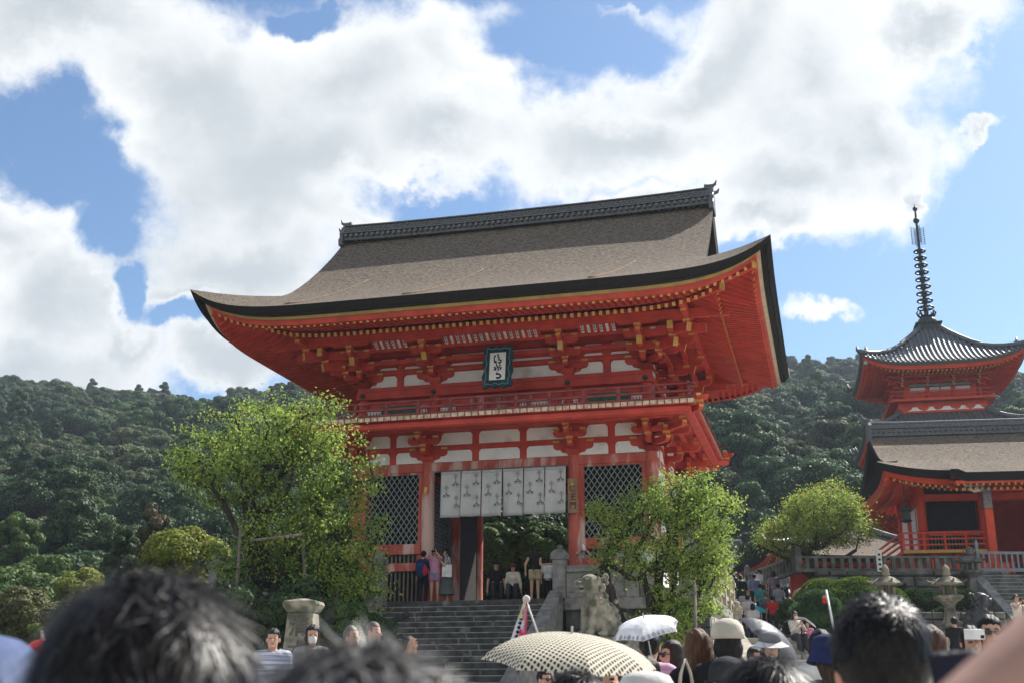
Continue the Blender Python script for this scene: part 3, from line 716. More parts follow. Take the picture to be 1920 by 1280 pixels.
# wooden name board on the right inner column
sb = empty('name_board', tuple(GP(C1, -.24, 3.1)), GA, 'weathered wooden name board with black brush characters nailed to the gate column', 'sign')
m = MB(); m.box(-.15, .15, -.05, 0, -.52, .52); m.build('board', mat('brown_board', (.32, .19, .11), (.22, .13, .08), .8, 3, stretch=(4, 4, .6)), sb, bevel=.01)
def text(name, body, size, loc, parent, ma, rot=(R(90), 0, 0), depth=.004, vertical=True, spacing=1.0):
    out = []
    for i, ch in enumerate(body):
        cu = bpy.data.curves.new(name, 'FONT'); cu.body = ch; cu.size = size; cu.extrude = depth; cu.align_x = 'CENTER'; cu.align_y = 'CENTER'; cu.offset = size*.012
        t = bpy.data.objects.new('tmp', cu); COL.objects.link(t); dg = bpy.context.evaluated_depsgraph_get(); me = bpy.data.meshes.new_from_object(t.evaluated_get(dg))
        COL.objects.unlink(t); bpy.data.objects.remove(t)
        o = link(name, me, ma, parent); o.location = (loc[0], loc[1], loc[2]-i*size*spacing) if vertical else (loc[0]+i*size*spacing, loc[1], loc[2]); o.rotation_euler = rot; out.append(o)
    return out
text('character', '仁王門', .22, (0, -.055, .20), sb, mat('faded_ink', (.05, .035, .025), (.09, .06, .04), .8, 9), spacing=1.15)
# ---------------------------------------------------------------- terrain
def sstep(a, b, x): t = np.clip((x-a)/(b-a), 0, 1); return t*t*(3-2*t)
def Hn(x, y):
    x = np.asarray(x, float); y = np.asarray(y, float)
    z = 1.35*np.clip((y-3)/24, 0, 1)
    left = sstep(0, -14, x); z = z+(1-left)*sstep(36, 46, y)*1.6
    pl_ = sstep(10.9, 11.4, x-.13*np.clip(y-44, 0, 30)-.2)*sstep(46.3, 47, y); z = z+pl_*(6.2-z)*(y < 140)
    s = np.clip((y-70)/235, 0, 1); hill = 77*s**1.02*(1+.05*np.sin(x*.021+1)+.035*np.sin(x*.05+y*.03))+2.5*sstep(20, 110, x)*s-3*sstep(60,100,x)*s
    hill = hill*(1-.0*x); w = np.where(x > 8, sstep(84, 112, y), sstep(66, 84, y))
    z = z+w*hill*1.0+w*2*np.sin(x*.09)*np.sin(y*.07)
    return z-.06*np.clip(y-306, 0, 400)
def H(x, y): return float(Hn(x, y))
M['ground'] = mat('ground_earth', (.10, .085, .06), (.05, .06, .03), .95, .5, bump=.3, bscale=4)
M['paving'] = mat('stone_paving', (.48, .46, .42), (.40, .38, .35), .85, 1.2, bump=.2, bscale=20)
gx = np.concatenate([np.linspace(-1500, -200, 12), np.linspace(-190, -30, 33), np.linspace(-28, 34, 63), np.linspace(38, 230, 40), np.linspace(260, 1500, 12)])
gy = np.concatenate([np.linspace(-1500, -20, 10), np.linspace(-10, 60, 57), np.linspace(63, 340, 90), np.linspace(380, 3000, 16)])
X, Y = np.meshgrid(gx, gy); Zg = np.maximum(Hn(X, Y), -30)
m = MB(); m.grid(np.stack([X, Y, Zg], -1)); tag(m.build('ground', M['ground'], smooth=True), kind='structure')
m = MB(); xs_ = np.linspace(-16, 22, 20); ys_ = np.linspace(-14, 30, 24); X, Y = np.meshgrid(xs_, ys_)
m.grid(np.stack([X, Y, Hn(X, Y)+.012], -1)); tag(m.build('plaza_paving', M['paving']), kind='structure')
# ---------------------------------------------------------------- main stairs (gate frame)
def steps(root, n, x0, x1, y0, z0, rise, run, ma, dirn=-1, sub=None):
    for k in range(n):
        m = MB(); z = z0-rise*(k+1); ya = y0+dirn*run*(k+1); yb = y0+dirn*run*k
        ya, yb = min(ya, yb), max(ya, yb)
        r = random.Random(k*31+n); x = x0; i = 0
        while x < x1-.01:
            w = r.uniform(1.1, 1.9); xe = min(x1, x+w); 
            if x1-xe < .6: xe = x1
            d = r.uniform(-.006, .006); m.box(x+.006, xe-.006, ya-.02+d, yb+.10, z-.5, z+d*.5); x = xe; i += 1
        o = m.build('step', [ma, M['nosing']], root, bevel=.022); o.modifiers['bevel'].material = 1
M['nosing'] = mat('pale_step_edge', (.30, .30, .285), (.18, .18, .17), .8, 4)  # lighter grey than the main stair stone, for the bevelled step edges
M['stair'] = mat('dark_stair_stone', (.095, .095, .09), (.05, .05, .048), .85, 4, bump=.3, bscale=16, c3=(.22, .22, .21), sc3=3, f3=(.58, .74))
st = empty('main_stairs', tuple(gate.location), GA, 'broad dark stone stairs rising to the vermilion gate', 'stairs')
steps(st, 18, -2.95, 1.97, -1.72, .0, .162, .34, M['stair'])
m = MB(); m.box(-2.95, 1.97, -1.9, -.9, -.162, -.002); m.build('top_step', M['stair'], st, bevel=.012)
for x0, x1 in ((1.97, 2.34), (-3.32, -2.95)):
    m = MB(); L_ = 18*.34; P = [(-1.95, .22), (-1.95, -3.0), (-1.95-L_, -3.0), (-1.95-L_, .22-18*.162)]
    m.extr(P, lambda a, b, d: (d, a, b), x0, x1); m.build('side_kerb', M['stone'], st, bevel=.015)
# platform body with coursed masonry
pf_ = empty('gate_platform', tuple(gate.location), GA, 'weathered masonry platform under the vermilion gate', 'platform')
def masonry(name, x0, x1, y, z0, z1, par, ma, rows=5, seed=1, axis='x', depth=.3, outward=-1):
    m = MB(); r = random.Random(seed); h = (z1-z0)/rows
    for i in range(rows):
        x = x0
        while x < x1-.02:
            w = r.uniform(.7, 1.5); xe = min(x1, x+w)
            if x1-xe < .5: xe = x1
            o = r.uniform(0, .03)
            if axis == 'x':
                a, b = (y+outward*o, y-outward*depth) if outward < 0 else (y-outward*depth, y+o); m.box(x+.006, xe-.006, min(a, b), max(a, b), z0+i*h+.005, z0+(i+1)*h-.005)
            else:
                a, b = (y+outward*o, y-outward*depth); m.box(min(a, b), max(a, b), x+.006, xe-.006, z0+i*h+.005, z0+(i+1)*h-.005)
            x = xe
    return m.build(name, ma, par, bevel=.02)
masonry('stone_courses', 2.35, 6.3, -1.75, -2.9, -.32, pf_, M['stonedark'], 5, 2)
masonry('stone_courses', -8.6, -3.33, -1.75, -2.9, -.32, pf_, M['stonedark'], 5, 3)
masonry('stone_courses', -1.4, 8, 6.3, -2.9, -.32, pf_, M['stonelight'], 5, 4, 'y', outward=1)
m = MB(); m.box(-8.6, 6.0, -1.44, 8, -2.9, -.33); m.build('core', M['ground'], pf_)
m = MB(); m.box(2.35, 6.42, -1.87, -.92, -.32, -.003); m.box(-8.6, -3.33, -1.87, -.92, -.32, -.003); m.box(5.61, 6.42, -.92, 8, -.32, -.003); m.box(-8.6, -5.7, -.92, 8, -.32, -.003); m.build('coping', M['stone'], pf_, bevel=.02)
m = MB(); m.box(-5.7, 5.7, 6.3, 9, -.4, -.02); m.build('rear_paving', M['stone'], pf_)
# posts and balustrade
def post(x, y, z, par, name='post', w=.36, h=1.08, ma=None):
    m = MB(); m.box(x-w/2, x+w/2, y-w/2, y+w/2, z, z+h); m.box(x-w/2-.05, x+w/2+.05, y-w/2-.05, y+w/2+.05, z+h, z+h+.05)
    b = w/2+.04
    for k in range(9):
        t = -b+2*b*(k+.5)/9
        m.box(x+t-.016, x+t+.016, y-b-.02, y+b+.02, z+h+.05, z+h+.17)
    m.box(x-b, x+b, y-b, y+b, z+h+.05, z+h+.165)
    m.lathe([(b*1.3, 0), (b*1.05, .06), (b*.7, .1), (b*.62, .13)], (x, y, z+h+.17), 4, rot=R(45)); m.lathe([(.07, 0), (.1, .05), (.07, .1), (.0, .14)], (x, y, z+h+.29), 10)
    return m.build(name, ma or M['stone'], par, bevel=.01)
bl = empty('stone_balustrade', tuple(gate.location), GA, 'grey stone balustrade with ribbed post right of the main stairs, behind the stone lion', 'balustrade')
post(2.2, -1.68, 0, bl); post(4.25, -1.68, 0, bl); post(6.2, -1.68, 0, bl)
bl2 = empty('stone_balustrade', tuple(gate.location), GA, 'grey stone balustrade left of the main stairs, half hidden by the big tree', 'balustrade')
post(-3.2, -1.68, 0, bl2); post(-5.8, -1.68, 0, bl2); post(-8.4, -1.68, 0, bl2)
def bal_panel(x0, x1, par):
    m = MB(); m.box(x0, x1, -1.80, -1.56, .72, .9); m.box(x0, x1, -1.76, -1.60, 0, .16)
    # slab with a cloud shaped opening
    xc = (x0+x1)/2; w = (x1-x0)/2
    m.box(x0, xc-w*.55, -1.74, -1.62, .16, .72); m.box(xc+w*.55, x1, -1.74, -1.62, .16, .72)
    for s_ in (-1, 1):
        P = [(xc+s_*w*.56, .16), (xc+s_*w*.56, .5), (xc+s_*w*.40, .42), (xc+s_*w*.34, .30), (xc+s_*w*.18, .33), (xc+s_*w*.12, .24), (xc, .22), (xc, .16)]
        m.extr(P, lambda a, b, d: (a, -1.735+d, b), 0, .11)
        P = [(xc+s_*w*.56, .72), (xc+s_*w*.56, .56), (xc+s_*w*.42, .6), (xc+s_*w*.35, .66), (xc+s_*w*.12, .64), (xc, .68), (xc, .72)]
        m.extr(P, lambda a, b, d: (a, -1.735+d, b), 0, .11)
    m.build('panel', M['stone'], par, bevel=.01)
bal_panel(2.39, 4.06, bl); bal_panel(4.44, 6.01, bl); bal_panel(-5.6, -3.39, bl2); bal_panel(-8.2, -6.0, bl2)
m = MB()
for k in range(5): post(6.2, .2+k*1.7, 0, bl, w=.26, h=.95, ma=M['stonelight'])
m.box(6.1, 6.3, -1.4, 7, .72, .85); m.box(6.12, 6.28, -1.4, 7, .35, .47); m.build('side_rail', M['stonelight'], bl)
# ---------------------------------------------------------------- right-hand stairs up to the terrace, and the narrow flight beyond it
LZ2, LX0 = 3.02, 6.3
ts = empty('terrace_stairs', (0, 0, 0), 0, 'wide sunlit stone stairs right of the main gate, leading to the upper terrace', 'stairs')
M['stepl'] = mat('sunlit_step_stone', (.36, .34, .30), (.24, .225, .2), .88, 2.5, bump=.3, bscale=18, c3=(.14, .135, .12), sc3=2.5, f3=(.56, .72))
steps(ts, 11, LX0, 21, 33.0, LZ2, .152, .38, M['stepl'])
m = MB(); m.box(LX0, 22, 32.7, 33.3, LZ2-.16, LZ2); m.build('top_step', M['stepl'], ts, bevel=.012)
m = MB(); m.box(LX0, 10.8, 43.85, 46.5, LZ2-.6, LZ2-.008); m.box(LX0, 24, 33.31, 43.9, LZ2-.6, LZ2-.004); tag(m.build('terrace_paving', M['paving']), kind='structure')
m = MB(); m.extr([(33.4, LZ2+.35), (33.4, 1), (27.8, 1), (27.8, 1.55)], lambda a, b, d: (d, a, b), LX0-.5, LX0-.004); m.build('side_kerb', M['stonelight'], ts, bevel=.02)
NFO = Vector((8.1, 44.0, 0)); NA = R(-7)
nf = empty('upper_stairs', tuple(NFO), NA, 'narrow stone stairs packed with people beyond the terrace', 'stairs')
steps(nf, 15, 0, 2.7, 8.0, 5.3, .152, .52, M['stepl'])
m = MB(); m.box(-3, 4.5, 8.0, 30, 4.7, 5.295); m.build('top_landing', M['paving'], nf)
for x0, x1 in ((-.36, -.01), (2.71, 3.0)):
    m = MB(); m.extr([(8, 5.6), (8, 2.7), (-.2, 2.7), (-.2, 3.3)], lambda a, b, d: (d, a, b), x0, x1); m.build('side_kerb', M['stonelight'], nf, bevel=.02)
br = empty('stair_balustrade', tuple(NFO), NA, 'pale sunlit stone balustrade climbing beside the narrow upper stairs, left of the crowd', 'balustrade')
for k in range(9):
    y = -5.6+k*1.7; z = LZ2+max(0, y*.285+.2); post(-.18, y, z, br, w=.24, h=1.0, ma=M['stonelight'])
for a, b in ((.85, .97), (.45, .55)):
    m = MB(); m.beam((-.18, -5.6, LZ2+a), (-.18, 0, LZ2+a), .16, b-a); m.beam((-.18, 0, LZ2+a+.1), (-.18, 8, LZ2+a+2.4), .16, b-a); m.build('rail', M['stonelight'], br)
m = MB(); m.box(-.3, -.06, -5.8, 0, LZ2-.01, LZ2+.2); m.build('base_kerb', M['stonelight'], br)
# ---------------------------------------------------------------- foliage
def leafmat(name, c1, c2, tr=.5, scale=1.2, rnd=0.): return mat(name, c1, c2, .6, scale, trans=tr, spec=.2, lo=.4, hi=.6, rnd=rnd)
LF = [leafmat('leaf_yellow_green', (.36, .44, .09), (.26, .36, .07)), leafmat('leaf_mid_green', (.20, .29, .07), (.14, .22, .05)), leafmat('leaf_deep_green', (.045, .085, .022), (.03, .06, .018)), leafmat('leaf_autumn', (.30, .20, .03), (.22, .2, .03))]
BARKM = mat('tree_bark', (.05, .042, .035), (.02, .017, .014), .95, 3, stretch=(3, 3, .7), bump=.6, bscale=14, c3=(.16, .155, .14), sc3=2.5, f3=(.62, .74))
def leaf_quads(C, n_per, spread, size, rng, droop=.4, flat=.6):
    n = len(C)*n_per; P = np.repeat(C, n_per, 0)+rng.normal(0, 1, (n, 3))*np.array([spread, spread, spread*flat])
    d = rng.normal(0, 1, (n, 3)); d[:, 2] -= droop; d /= np.linalg.norm(d, axis=1, keepdims=True)
    u = rng.normal(0, 1, (n, 3)); u -= (u*d).sum(1, keepdims=True)*d; u /= np.linalg.norm(u, axis=1, keepdims=True)
    s = size*rng.uniform(.6, 1.3, (n, 1)); L_ = d*s; Wd = u*s*.32; nn = np.cross(d, u)*s*.12
    return np.stack([P, P+L_*.45+Wd+nn, P+L_, P+L_*.45-Wd+nn], 1)
def grow(name, base, trunk, ell, ncl, rng, r0, par, leaf=.11, n_per=42, spread=.22, mix=(.45, .4, .12, .03), minr=.45, ma=None, light=None, flat=.6, hollow=.55):
    """trunk: list of polylines from base (several stems); ell: crown ellipsoids (c, r); branches grow to cluster points spread through them"""
    nodes = []; par_ = []
    for tl in trunk:
        prev = -1
        for p in tl: nodes.append(np.array(p, float)); par_.append(prev); prev = len(nodes)-1
    C = []
    wts = np.array([np.prod(e[1]) for e in ell]); wts = wts/wts.sum()
    while len(C) < ncl:
        c, r = ell[rng.choice(len(ell), p=wts)]; v = rng.normal(0, 1, 3); v /= np.linalg.norm(v); k = rng.uniform(hollow, 1)**.7
        C.append(np.array(c)+v*k*np.array(r))
    C = np.array(C); root = nodes[0]; order = np.argsort(np.linalg.norm(C-nodes[len(trunk[0])-1], axis=1)); leafn = []
    for i in order:
        A = np.array(nodes); dv = C[i]-A; dist = np.linalg.norm(dv, axis=1); up = dv[:, 2]/np.maximum(dist, .01)
        cost = dist*(1.0+.5*np.clip(-up, 0, 1))+.08*np.linalg.norm(A-root, axis=1); cost[0] += 5
        j = int(np.argmin(cost)); a = nodes[j]; L_ = dist[j]; k = max(1, int(L_/.45)); pv = j
        for q_ in range(1, k+1):
            t = q_/k; p = a+(C[i]-a)*t+rng.normal(0, .05, 3)*L_*.5*(t < 1)+np.array([0, 0, .12*L_*math.sin(math.pi*t)]); nodes.append(p); par_.append(pv); pv = len(nodes)-1
        leafn.append(pv)
    n = len(nodes); cnt = np.zeros(n)
    for i in leafn: cnt[i] += 1
    for i in range(n-1, -1, -1):
        if par_[i] >= 0: cnt[par_[i]] += cnt[i]
    rad = np.maximum(.005, r0*(cnt/max(cnt.max(), 1))**.52)
    mt, mb_ = MB(), MB(); nt_ = sum(len(t) for t in trunk)
    b = 0
    for tl in trunk: mt.tube([nodes[b+i] for i in range(len(tl))], [max(rad[b+i], r0*.35) for i in range(len(tl))], 9); b += len(tl)
    for i in range(nt_, n):
        j = par_[i]; mb_.tube([nodes[j], nodes[i]], [min(rad[j], rad[i]*1.25), rad[i]], 5, cap=False)
    mt.build('trunk', BARKM, par, smooth=True); mb_.build('branches', BARKM, par, smooth=True)
    T = np.array([nodes[i] for i in leafn]); Q = leaf_quads(T, n_per, spread, leaf, rng, flat=flat)
    # also some leaves along the branch midpoints
    mid = np.array([nodes[i]*.5+nodes[par_[i]]*.5 for i in range(nt_, n) if rad[i] < r0*.22]); 
    if len(mid): Q = np.concatenate([Q, leaf_quads(mid, max(3, n_per//6), spread*.8, leaf, rng, flat=flat)])
    # pick tone per cluster of leaves
    pr_ = np.array(mix)/sum(mix); ctone = rng.choice(4, len(Q)//7+1, p=pr_); mi = np.repeat(ctone, 7)[:len(Q)]
    sw = rng.random(len(Q)) < .35; mi[sw] = rng.choice(4, sw.sum(), p=pr_)
    o = quads('leaves', Q, ma or LF, par, mi); return o
def tree(name, label, loc, cat='tree', **k):
    t = empty(name, loc, 0, label, cat); rng = np.random.default_rng(int(abs(loc[0]*100)+loc[1])); grow(name, None, rng=rng, par=t, **k); return t
# the big cherry tree left of the stairs
bz = 1.6
def rel(base, *px):                                   # photo pixel (+depth) to coordinates relative to a tree's base
    return [tuple(W(a, b, y)-Vector(base)) for a, b, y in px]
tb = (-5.05, 27.6, bz)
E_ = lambda px, py, y, rx_, rz_, ry=None: (tuple(W(px, py, y)-Vector(tb)), (rx_, ry or rx_, rz_))
tree('cherry_tree', 'large spreading cherry tree with sunlit leaves left of the vermilion gate', tb,
     trunk=[[(0, 0, -.5), (.02, 0, .5), (.1, .05, 1.3), (.0, .1, 1.9)], [(.0, .1, 1.5), (-.5, 0, 2.4), (-1.2, -.2, 3.3), (-1.75, -.3, 4.3)], [(0, .1, 1.8), (.05, .2, 2.8), (-.1, .3, 4.0)], [(.05, .1, 1.6), (.7, -.1, 2.4), (1.2, 0, 3.4)],
            [(.05, .1, 1.2), (.9, -.2, 1.5), (1.9, -.3, 1.35), (2.7, -.3, 1.7)], [(0, .1, 1.3), (-.8, -.3, 1.5), (-1.8, -.3, 2.0)]],
     ell=[E_(400, 840, 27.5, 1.0, .9), E_(500, 800, 27.8, 1.3, .8), E_(590, 800, 27.5, 1.1, .8), E_(650, 870, 27.3, .85, .9), E_(560, 900, 27.6, 1.5, 1.1), E_(430, 900, 27.2, 1.0, .7),
          E_(600, 1010, 27.0, 1.3, .9), E_(670, 990, 27.2, .7, .8), E_(680, 930, 27.2, .5, .5), E_(660, 1080, 27, .9, .6), E_(520, 1000, 27.6, 1.2, .8), E_(705, 1045, 27.2, .4, .5), E_(440, 1060, 27.6, .7, .5), E_(560, 1100, 27, 1.2, .6), E_(700, 1110, 27, .7, .5), E_(640, 1160, 26.8, .7, .4), E_(350, 870, 27.3, .45, .45)],
     ncl=500, r0=.2, leaf=.078, n_per=62, spread=.165, mix=(.52, .38, .095, .005), hollow=.25)
# the multi-stemmed tree right of the stairs
tb = (3.5, 28.6, 1.35)
tree('young_tree', 'multi stemmed tree with yellow green leaves right of the stairs, behind the stone lion', tb,
     trunk=[[(-.2, 0, -.2), (-.5, .1, 1.2), (-1.0, .1, 2.2), (-1.3, .1, 3.2)], [(-.1, 0, -.2), (-.1, .1, 1.2), (-.2, .1, 2.4), (-.5, .1, 3.6)], [(0, 0, -.2), (.2, -.1, 1.5), (.4, 0, 2.8), (.5, 0, 4.2), (.7, 0, 5.2)], [(.1, 0, -.2), (.5, .1, 1.4), (1.1, .2, 2.7), (1.6, .2, 3.8)], [(0, 0, -.2), (-.05, .2, 1.5), (.1, .3, 3.2)]],
     ell=[E_(1150, 980, 28.6, .75, .6), E_(1200, 960, 28.6, .8, .65), E_(1270, 930, 28.8, .85, .8), E_(1340, 940, 28.6, .75, .75), E_(1300, 1010, 28.6, 1.1, .9), E_(1220, 1040, 28.4, 1.0, .7), E_(1130, 1040, 28.6, .5, .5),
          E_(1290, 1110, 28.4, .95, .8), E_(1350, 1040, 28.6, .6, .7), E_(1250, 1170, 28.4, .8, .6), E_(1340, 1120, 28.6, .45, .6), E_(1275, 890, 28.8, .25, .35), E_(1385, 960, 28.6, .25, .25)],
     ncl=430, r0=.12, leaf=.070, n_per=56, spread=.135, mix=(.55, .37, .075, .005), hollow=.25)
# tree left of the west gate
tb = (12.2, 48.0, 4.2)
tree('cherry_tree', 'yellowing cherry tree left of the west gate, above the stone fence', tb,
     trunk=[[(0, 0, -.3), (.1, 0, 1.2), (.0, 0, 2.2), (-.3, 0, 3.2)], [(0, 0, 1.5), (.8, 0, 2.4), (1.8, 0, 3.0)], [(0, 0, 1.8), (-1.0, 0, 2.6), (-2.2, 0, 3.2)]],
     ell=[E_(1540, 960, 48, 1.6, 1.0), E_(1500, 1000, 48, 1.7, .7), E_(1580, 990, 48, 1.3, .8), E_(1470, 1010, 48, .9, .6), E_(1620, 995, 48, .5, .25), E_(1550, 925, 48, .7, .5)],
     ncl=300, r0=.2, leaf=.085, n_per=85, spread=.24, mix=(.55, .22, .08, .15))
# --- dense crowns made of many leafy lobes
def icos(sub):
    import bmesh
    b = bmesh.new(); bmesh.ops.create_icosphere(b, subdivisions=sub, radius=1); v = np.array([q.co[:] for q in b.verts]); f = np.array([[q.index for q in p.verts] for p in b.faces]); b.free(); return v, f
IV, IF = icos(3)
def crown_arrays(rng, R_=4.2, Hh=3.4, lobes=46, lr=(.9, 1.5), leaves=150, leaf=.34, conic=False, zc=0., full=False):
    Vs, Fs, Q = [], [], []; n = 0
    for k in range(lobes):
        u = rng.normal(0, 1, 3); u /= np.linalg.norm(u); u[2] = abs(u[2])*1.0-.25 if not (conic or full) else u[2]
        if conic:
            t = rng.uniform(0, 1)**1.0; rr_ = R_*(1-t)**.75*.9+.15; a = rng.uniform(0, 6.28); c = np.array([rr_*math.cos(a), rr_*math.sin(a), t*Hh*2-Hh*.9]); r = rng.uniform(*lr)*(.55+.6*(1-t))
        else: c = u*np.array([R_, R_, Hh])*rng.uniform(.62, .95); r = rng.uniform(*lr)
        nv = IV*(.86+.10*np.sin(IV@rng.normal(0, 4.5, 3)+rng.uniform(0, 6))+.07*np.sin(IV@rng.normal(0, 8, 3)))[:, None]*np.array([r, r, r*.78])+c; Vs.append(nv); Fs.append(IF+n); n += len(nv)
        d = rng.normal(0, 1, (leaves, 3)); d[:, 2] += .55; d /= np.linalg.norm(d, axis=1, keepdims=True); P = c+d*np.array([r, r, r*.8])*rng.uniform(.9, 1.14, (leaves, 1))
        a = rng.normal(0, 1, (leaves, 3)); a -= (a*d).sum(1, keepdims=True)*d*.75; a /= np.linalg.norm(a, axis=1, keepdims=True); b = np.cross(d+rng.normal(0, .45, (leaves, 3)), a); b /= np.linalg.norm(b, axis=1, keepdims=True)
        s = leaf*rng.uniform(.5, 1.2, (leaves, 1)); Q.append(np.stack([P-a*s*.5, P+b*s*.35, P+a*s*.5, P-b*s*.35], 1))
    return np.concatenate(Vs)+[0, 0, zc], np.concatenate(Fs), np.concatenate(Q)+np.array([0, 0, zc])
def crown_mesh(name, mats, rng, **k):
    V_, F_, Q = crown_arrays(rng, **k); nv = len(V_); nf_ = len(F_); nq = len(Q); me = bpy.data.meshes.new(name)
    co = np.concatenate([V_, Q.reshape(-1, 3)]); me.vertices.add(len(co)); me.vertices.foreach_set('co', co.astype(np.float32).ravel())
    li = np.concatenate([F_.ravel(), nv+np.arange(nq*4)]).astype(np.int32); me.loops.add(len(li)); me.loops.foreach_set('vertex_index', li)
    ls = np.concatenate([np.arange(nf_)*3, nf_*3+np.arange(nq)*4]).astype(np.int32); me.polygons.add(len(ls)); me.polygons.foreach_set('loop_start', ls)
    me.polygons.foreach_set('material_index', np.concatenate([np.zeros(nf_), np.ones(nq)]).astype(np.int32)); me.update(calc_edges=True)
    for q in mats: me.materials.append(q)
    return me
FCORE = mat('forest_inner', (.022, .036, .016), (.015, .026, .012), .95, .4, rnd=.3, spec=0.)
FLEAF = leafmat('forest_leaf', (.085, .135, .045), (.05, .095, .035), .2, .25, rnd=.45)
FLEAF2 = leafmat('forest_leaf_dark', (.05, .10, .04), (.035, .072, .03), .2, .25, rnd=.4)
FLEAF3 = leafmat('forest_leaf_light', (.13, .15, .065), (.08, .11, .05), .2, .25, rnd=.3)
protos = []
for k in range(7):
    rng = np.random.default_rng(100+k); con = k >= 5
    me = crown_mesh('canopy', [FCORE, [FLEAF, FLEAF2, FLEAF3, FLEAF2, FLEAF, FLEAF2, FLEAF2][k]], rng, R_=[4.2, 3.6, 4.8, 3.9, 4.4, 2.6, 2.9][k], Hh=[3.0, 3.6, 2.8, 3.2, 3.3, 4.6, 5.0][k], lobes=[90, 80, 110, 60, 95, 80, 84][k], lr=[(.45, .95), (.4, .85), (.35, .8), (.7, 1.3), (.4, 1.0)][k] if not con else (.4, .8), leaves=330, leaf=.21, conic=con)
    protos.append(bpy.data.objects.new('canopy_source', me))
pts = []; rng = np.random.default_rng(5)
y = 78.0
while y < 318:
    st_ = 4.6+y*.010; xw = y*.60+30; x = -xw
    while x < xw:
        px, py = x+rng.uniform(-.45, .45)*st_, y+rng.uniform(-.45, .45)*st_
        if not (px > 9 and py < 92): pts.append((px, py))
        x += st_
    y += st_*.85
pts = np.array(pts); sc_ = rng.uniform(.5, 1.0, len(pts))**1.6*1.3+.12; zz = Hn(pts[:, 0], pts[:, 1])+2.6*sc_
fm = bpy.data.meshes.new('hill_forest'); fm.from_pydata(np.column_stack([pts, zz]).tolist(), [], [])
at_ = fm.attributes.new('tsc', 'FLOAT', 'POINT'); at_.data.foreach_set('value', sc_.astype(np.float32))
at_ = fm.attributes.new('trot', 'FLOAT', 'POINT'); at_.data.foreach_set('value', rng.uniform(0, 6.28, len(pts)).astype(np.float32))
at_ = fm.attributes.new('tid', 'INT', 'POINT'); at_.data.foreach_set('value', np.where(rng.random(len(pts)) < .12, rng.integers(5, 7, len(pts)), rng.integers(0, 5, len(pts))).astype(np.int32))
fo = bpy.data.objects.new('hill_forest', fm); COL.objects.link(fo); tag(fo, 'dense dark green forest covering the hillside behind the temple', 'forest', None, 'stuff')
ng = bpy.data.node_groups.new('scatter', 'GeometryNodeTree'); ng.interface.new_socket('Geometry', in_out='INPUT', socket_type='NodeSocketGeometry'); ng.interface.new_socket('Geometry', in_out='OUTPUT', socket_type='NodeSocketGeometry')
N = ng.nodes; L = ng.links; gi = N.new('NodeGroupInput'); go = N.new('NodeGroupOutput'); ip = N.new('GeometryNodeInstanceOnPoints'); jn = N.new('GeometryNodeJoinGeometry')
for o in reversed(protos):
    oi = N.new('GeometryNodeObjectInfo'); oi.inputs['Object'].default_value = o; oi.inputs['As Instance'].default_value = True; L.new(oi.outputs['Geometry'], jn.inputs[0])
def na(nm, dt):
    a = N.new('GeometryNodeInputNamedAttribute'); a.data_type = dt; a.inputs[0].default_value = nm; return a.outputs[0]
mpn = N.new('GeometryNodeMeshToPoints'); L.new(gi.outputs[0], mpn.inputs[0]); L.new(mpn.outputs[0], ip.inputs['Points']); L.new(jn.outputs[0], ip.inputs['Instance']); ip.inputs['Pick Instance'].default_value = True
L.new(na('tid', 'INT'), ip.inputs['Instance Index']); cx_ = N.new('ShaderNodeCombineXYZ'); L.new(na('trot', 'FLOAT'), cx_.inputs[2]); er = N.new('FunctionNodeEulerToRotation'); L.new(cx_.outputs[0], er.inputs[0]); L.new(er.outputs[0], ip.inputs['Rotation'])
L.new(na('tsc', 'FLOAT'), ip.inputs['Scale']); L.new(ip.outputs[0], go.inputs[0])
fo.modifiers.new('scatter', 'NODES').node_group = ng
print('forest', len(pts))
# --- individual trees in front of the forest
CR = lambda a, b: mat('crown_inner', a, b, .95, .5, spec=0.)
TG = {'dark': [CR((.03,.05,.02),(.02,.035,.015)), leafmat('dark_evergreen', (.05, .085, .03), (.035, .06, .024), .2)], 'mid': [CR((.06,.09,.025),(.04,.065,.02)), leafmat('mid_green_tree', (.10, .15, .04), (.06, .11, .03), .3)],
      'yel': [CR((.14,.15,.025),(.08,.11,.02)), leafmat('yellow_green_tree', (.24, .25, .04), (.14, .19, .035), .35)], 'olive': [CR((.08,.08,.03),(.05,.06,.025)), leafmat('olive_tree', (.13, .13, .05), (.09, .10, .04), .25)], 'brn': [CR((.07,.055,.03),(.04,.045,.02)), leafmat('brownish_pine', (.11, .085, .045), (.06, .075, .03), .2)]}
def bgtree(label, px, pyt, pyb, y, hw, tone, conic=False, lobes=40, trunkvis=.0, leaf=.22, name='tree', leaves=420):
    top = W(px, pyt, y); bot = W(px, pyb, y); x = top.x; h = top.z-bot.z; gz = H(x, y); rng = np.random.default_rng(int(px*7+pyt))
    t = empty(name, (x, y, gz), 0, label, 'tree'); zc = (top.z+bot.z)/2-gz
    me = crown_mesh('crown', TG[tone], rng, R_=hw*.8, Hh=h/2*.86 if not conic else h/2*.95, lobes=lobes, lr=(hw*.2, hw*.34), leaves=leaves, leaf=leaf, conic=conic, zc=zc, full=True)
    o = bpy.data.objects.new('crown', me); COL.objects.link(o); o.parent = t
    m = MB(); m.tube([(0, 0, -.5), (.05, 0, zc*.5), (0, .05, max(zc, .5))], [hw*.09, hw*.07, hw*.04], 8); m.build('trunk', BARKM, t, smooth=True); return t
bgtree('tall dark cedar with a layered crown standing at the foot of the forest', 145, 925, 1100, 78, 3.1, 'dark', True, 52, leaf=.3, name='cedar_tree')
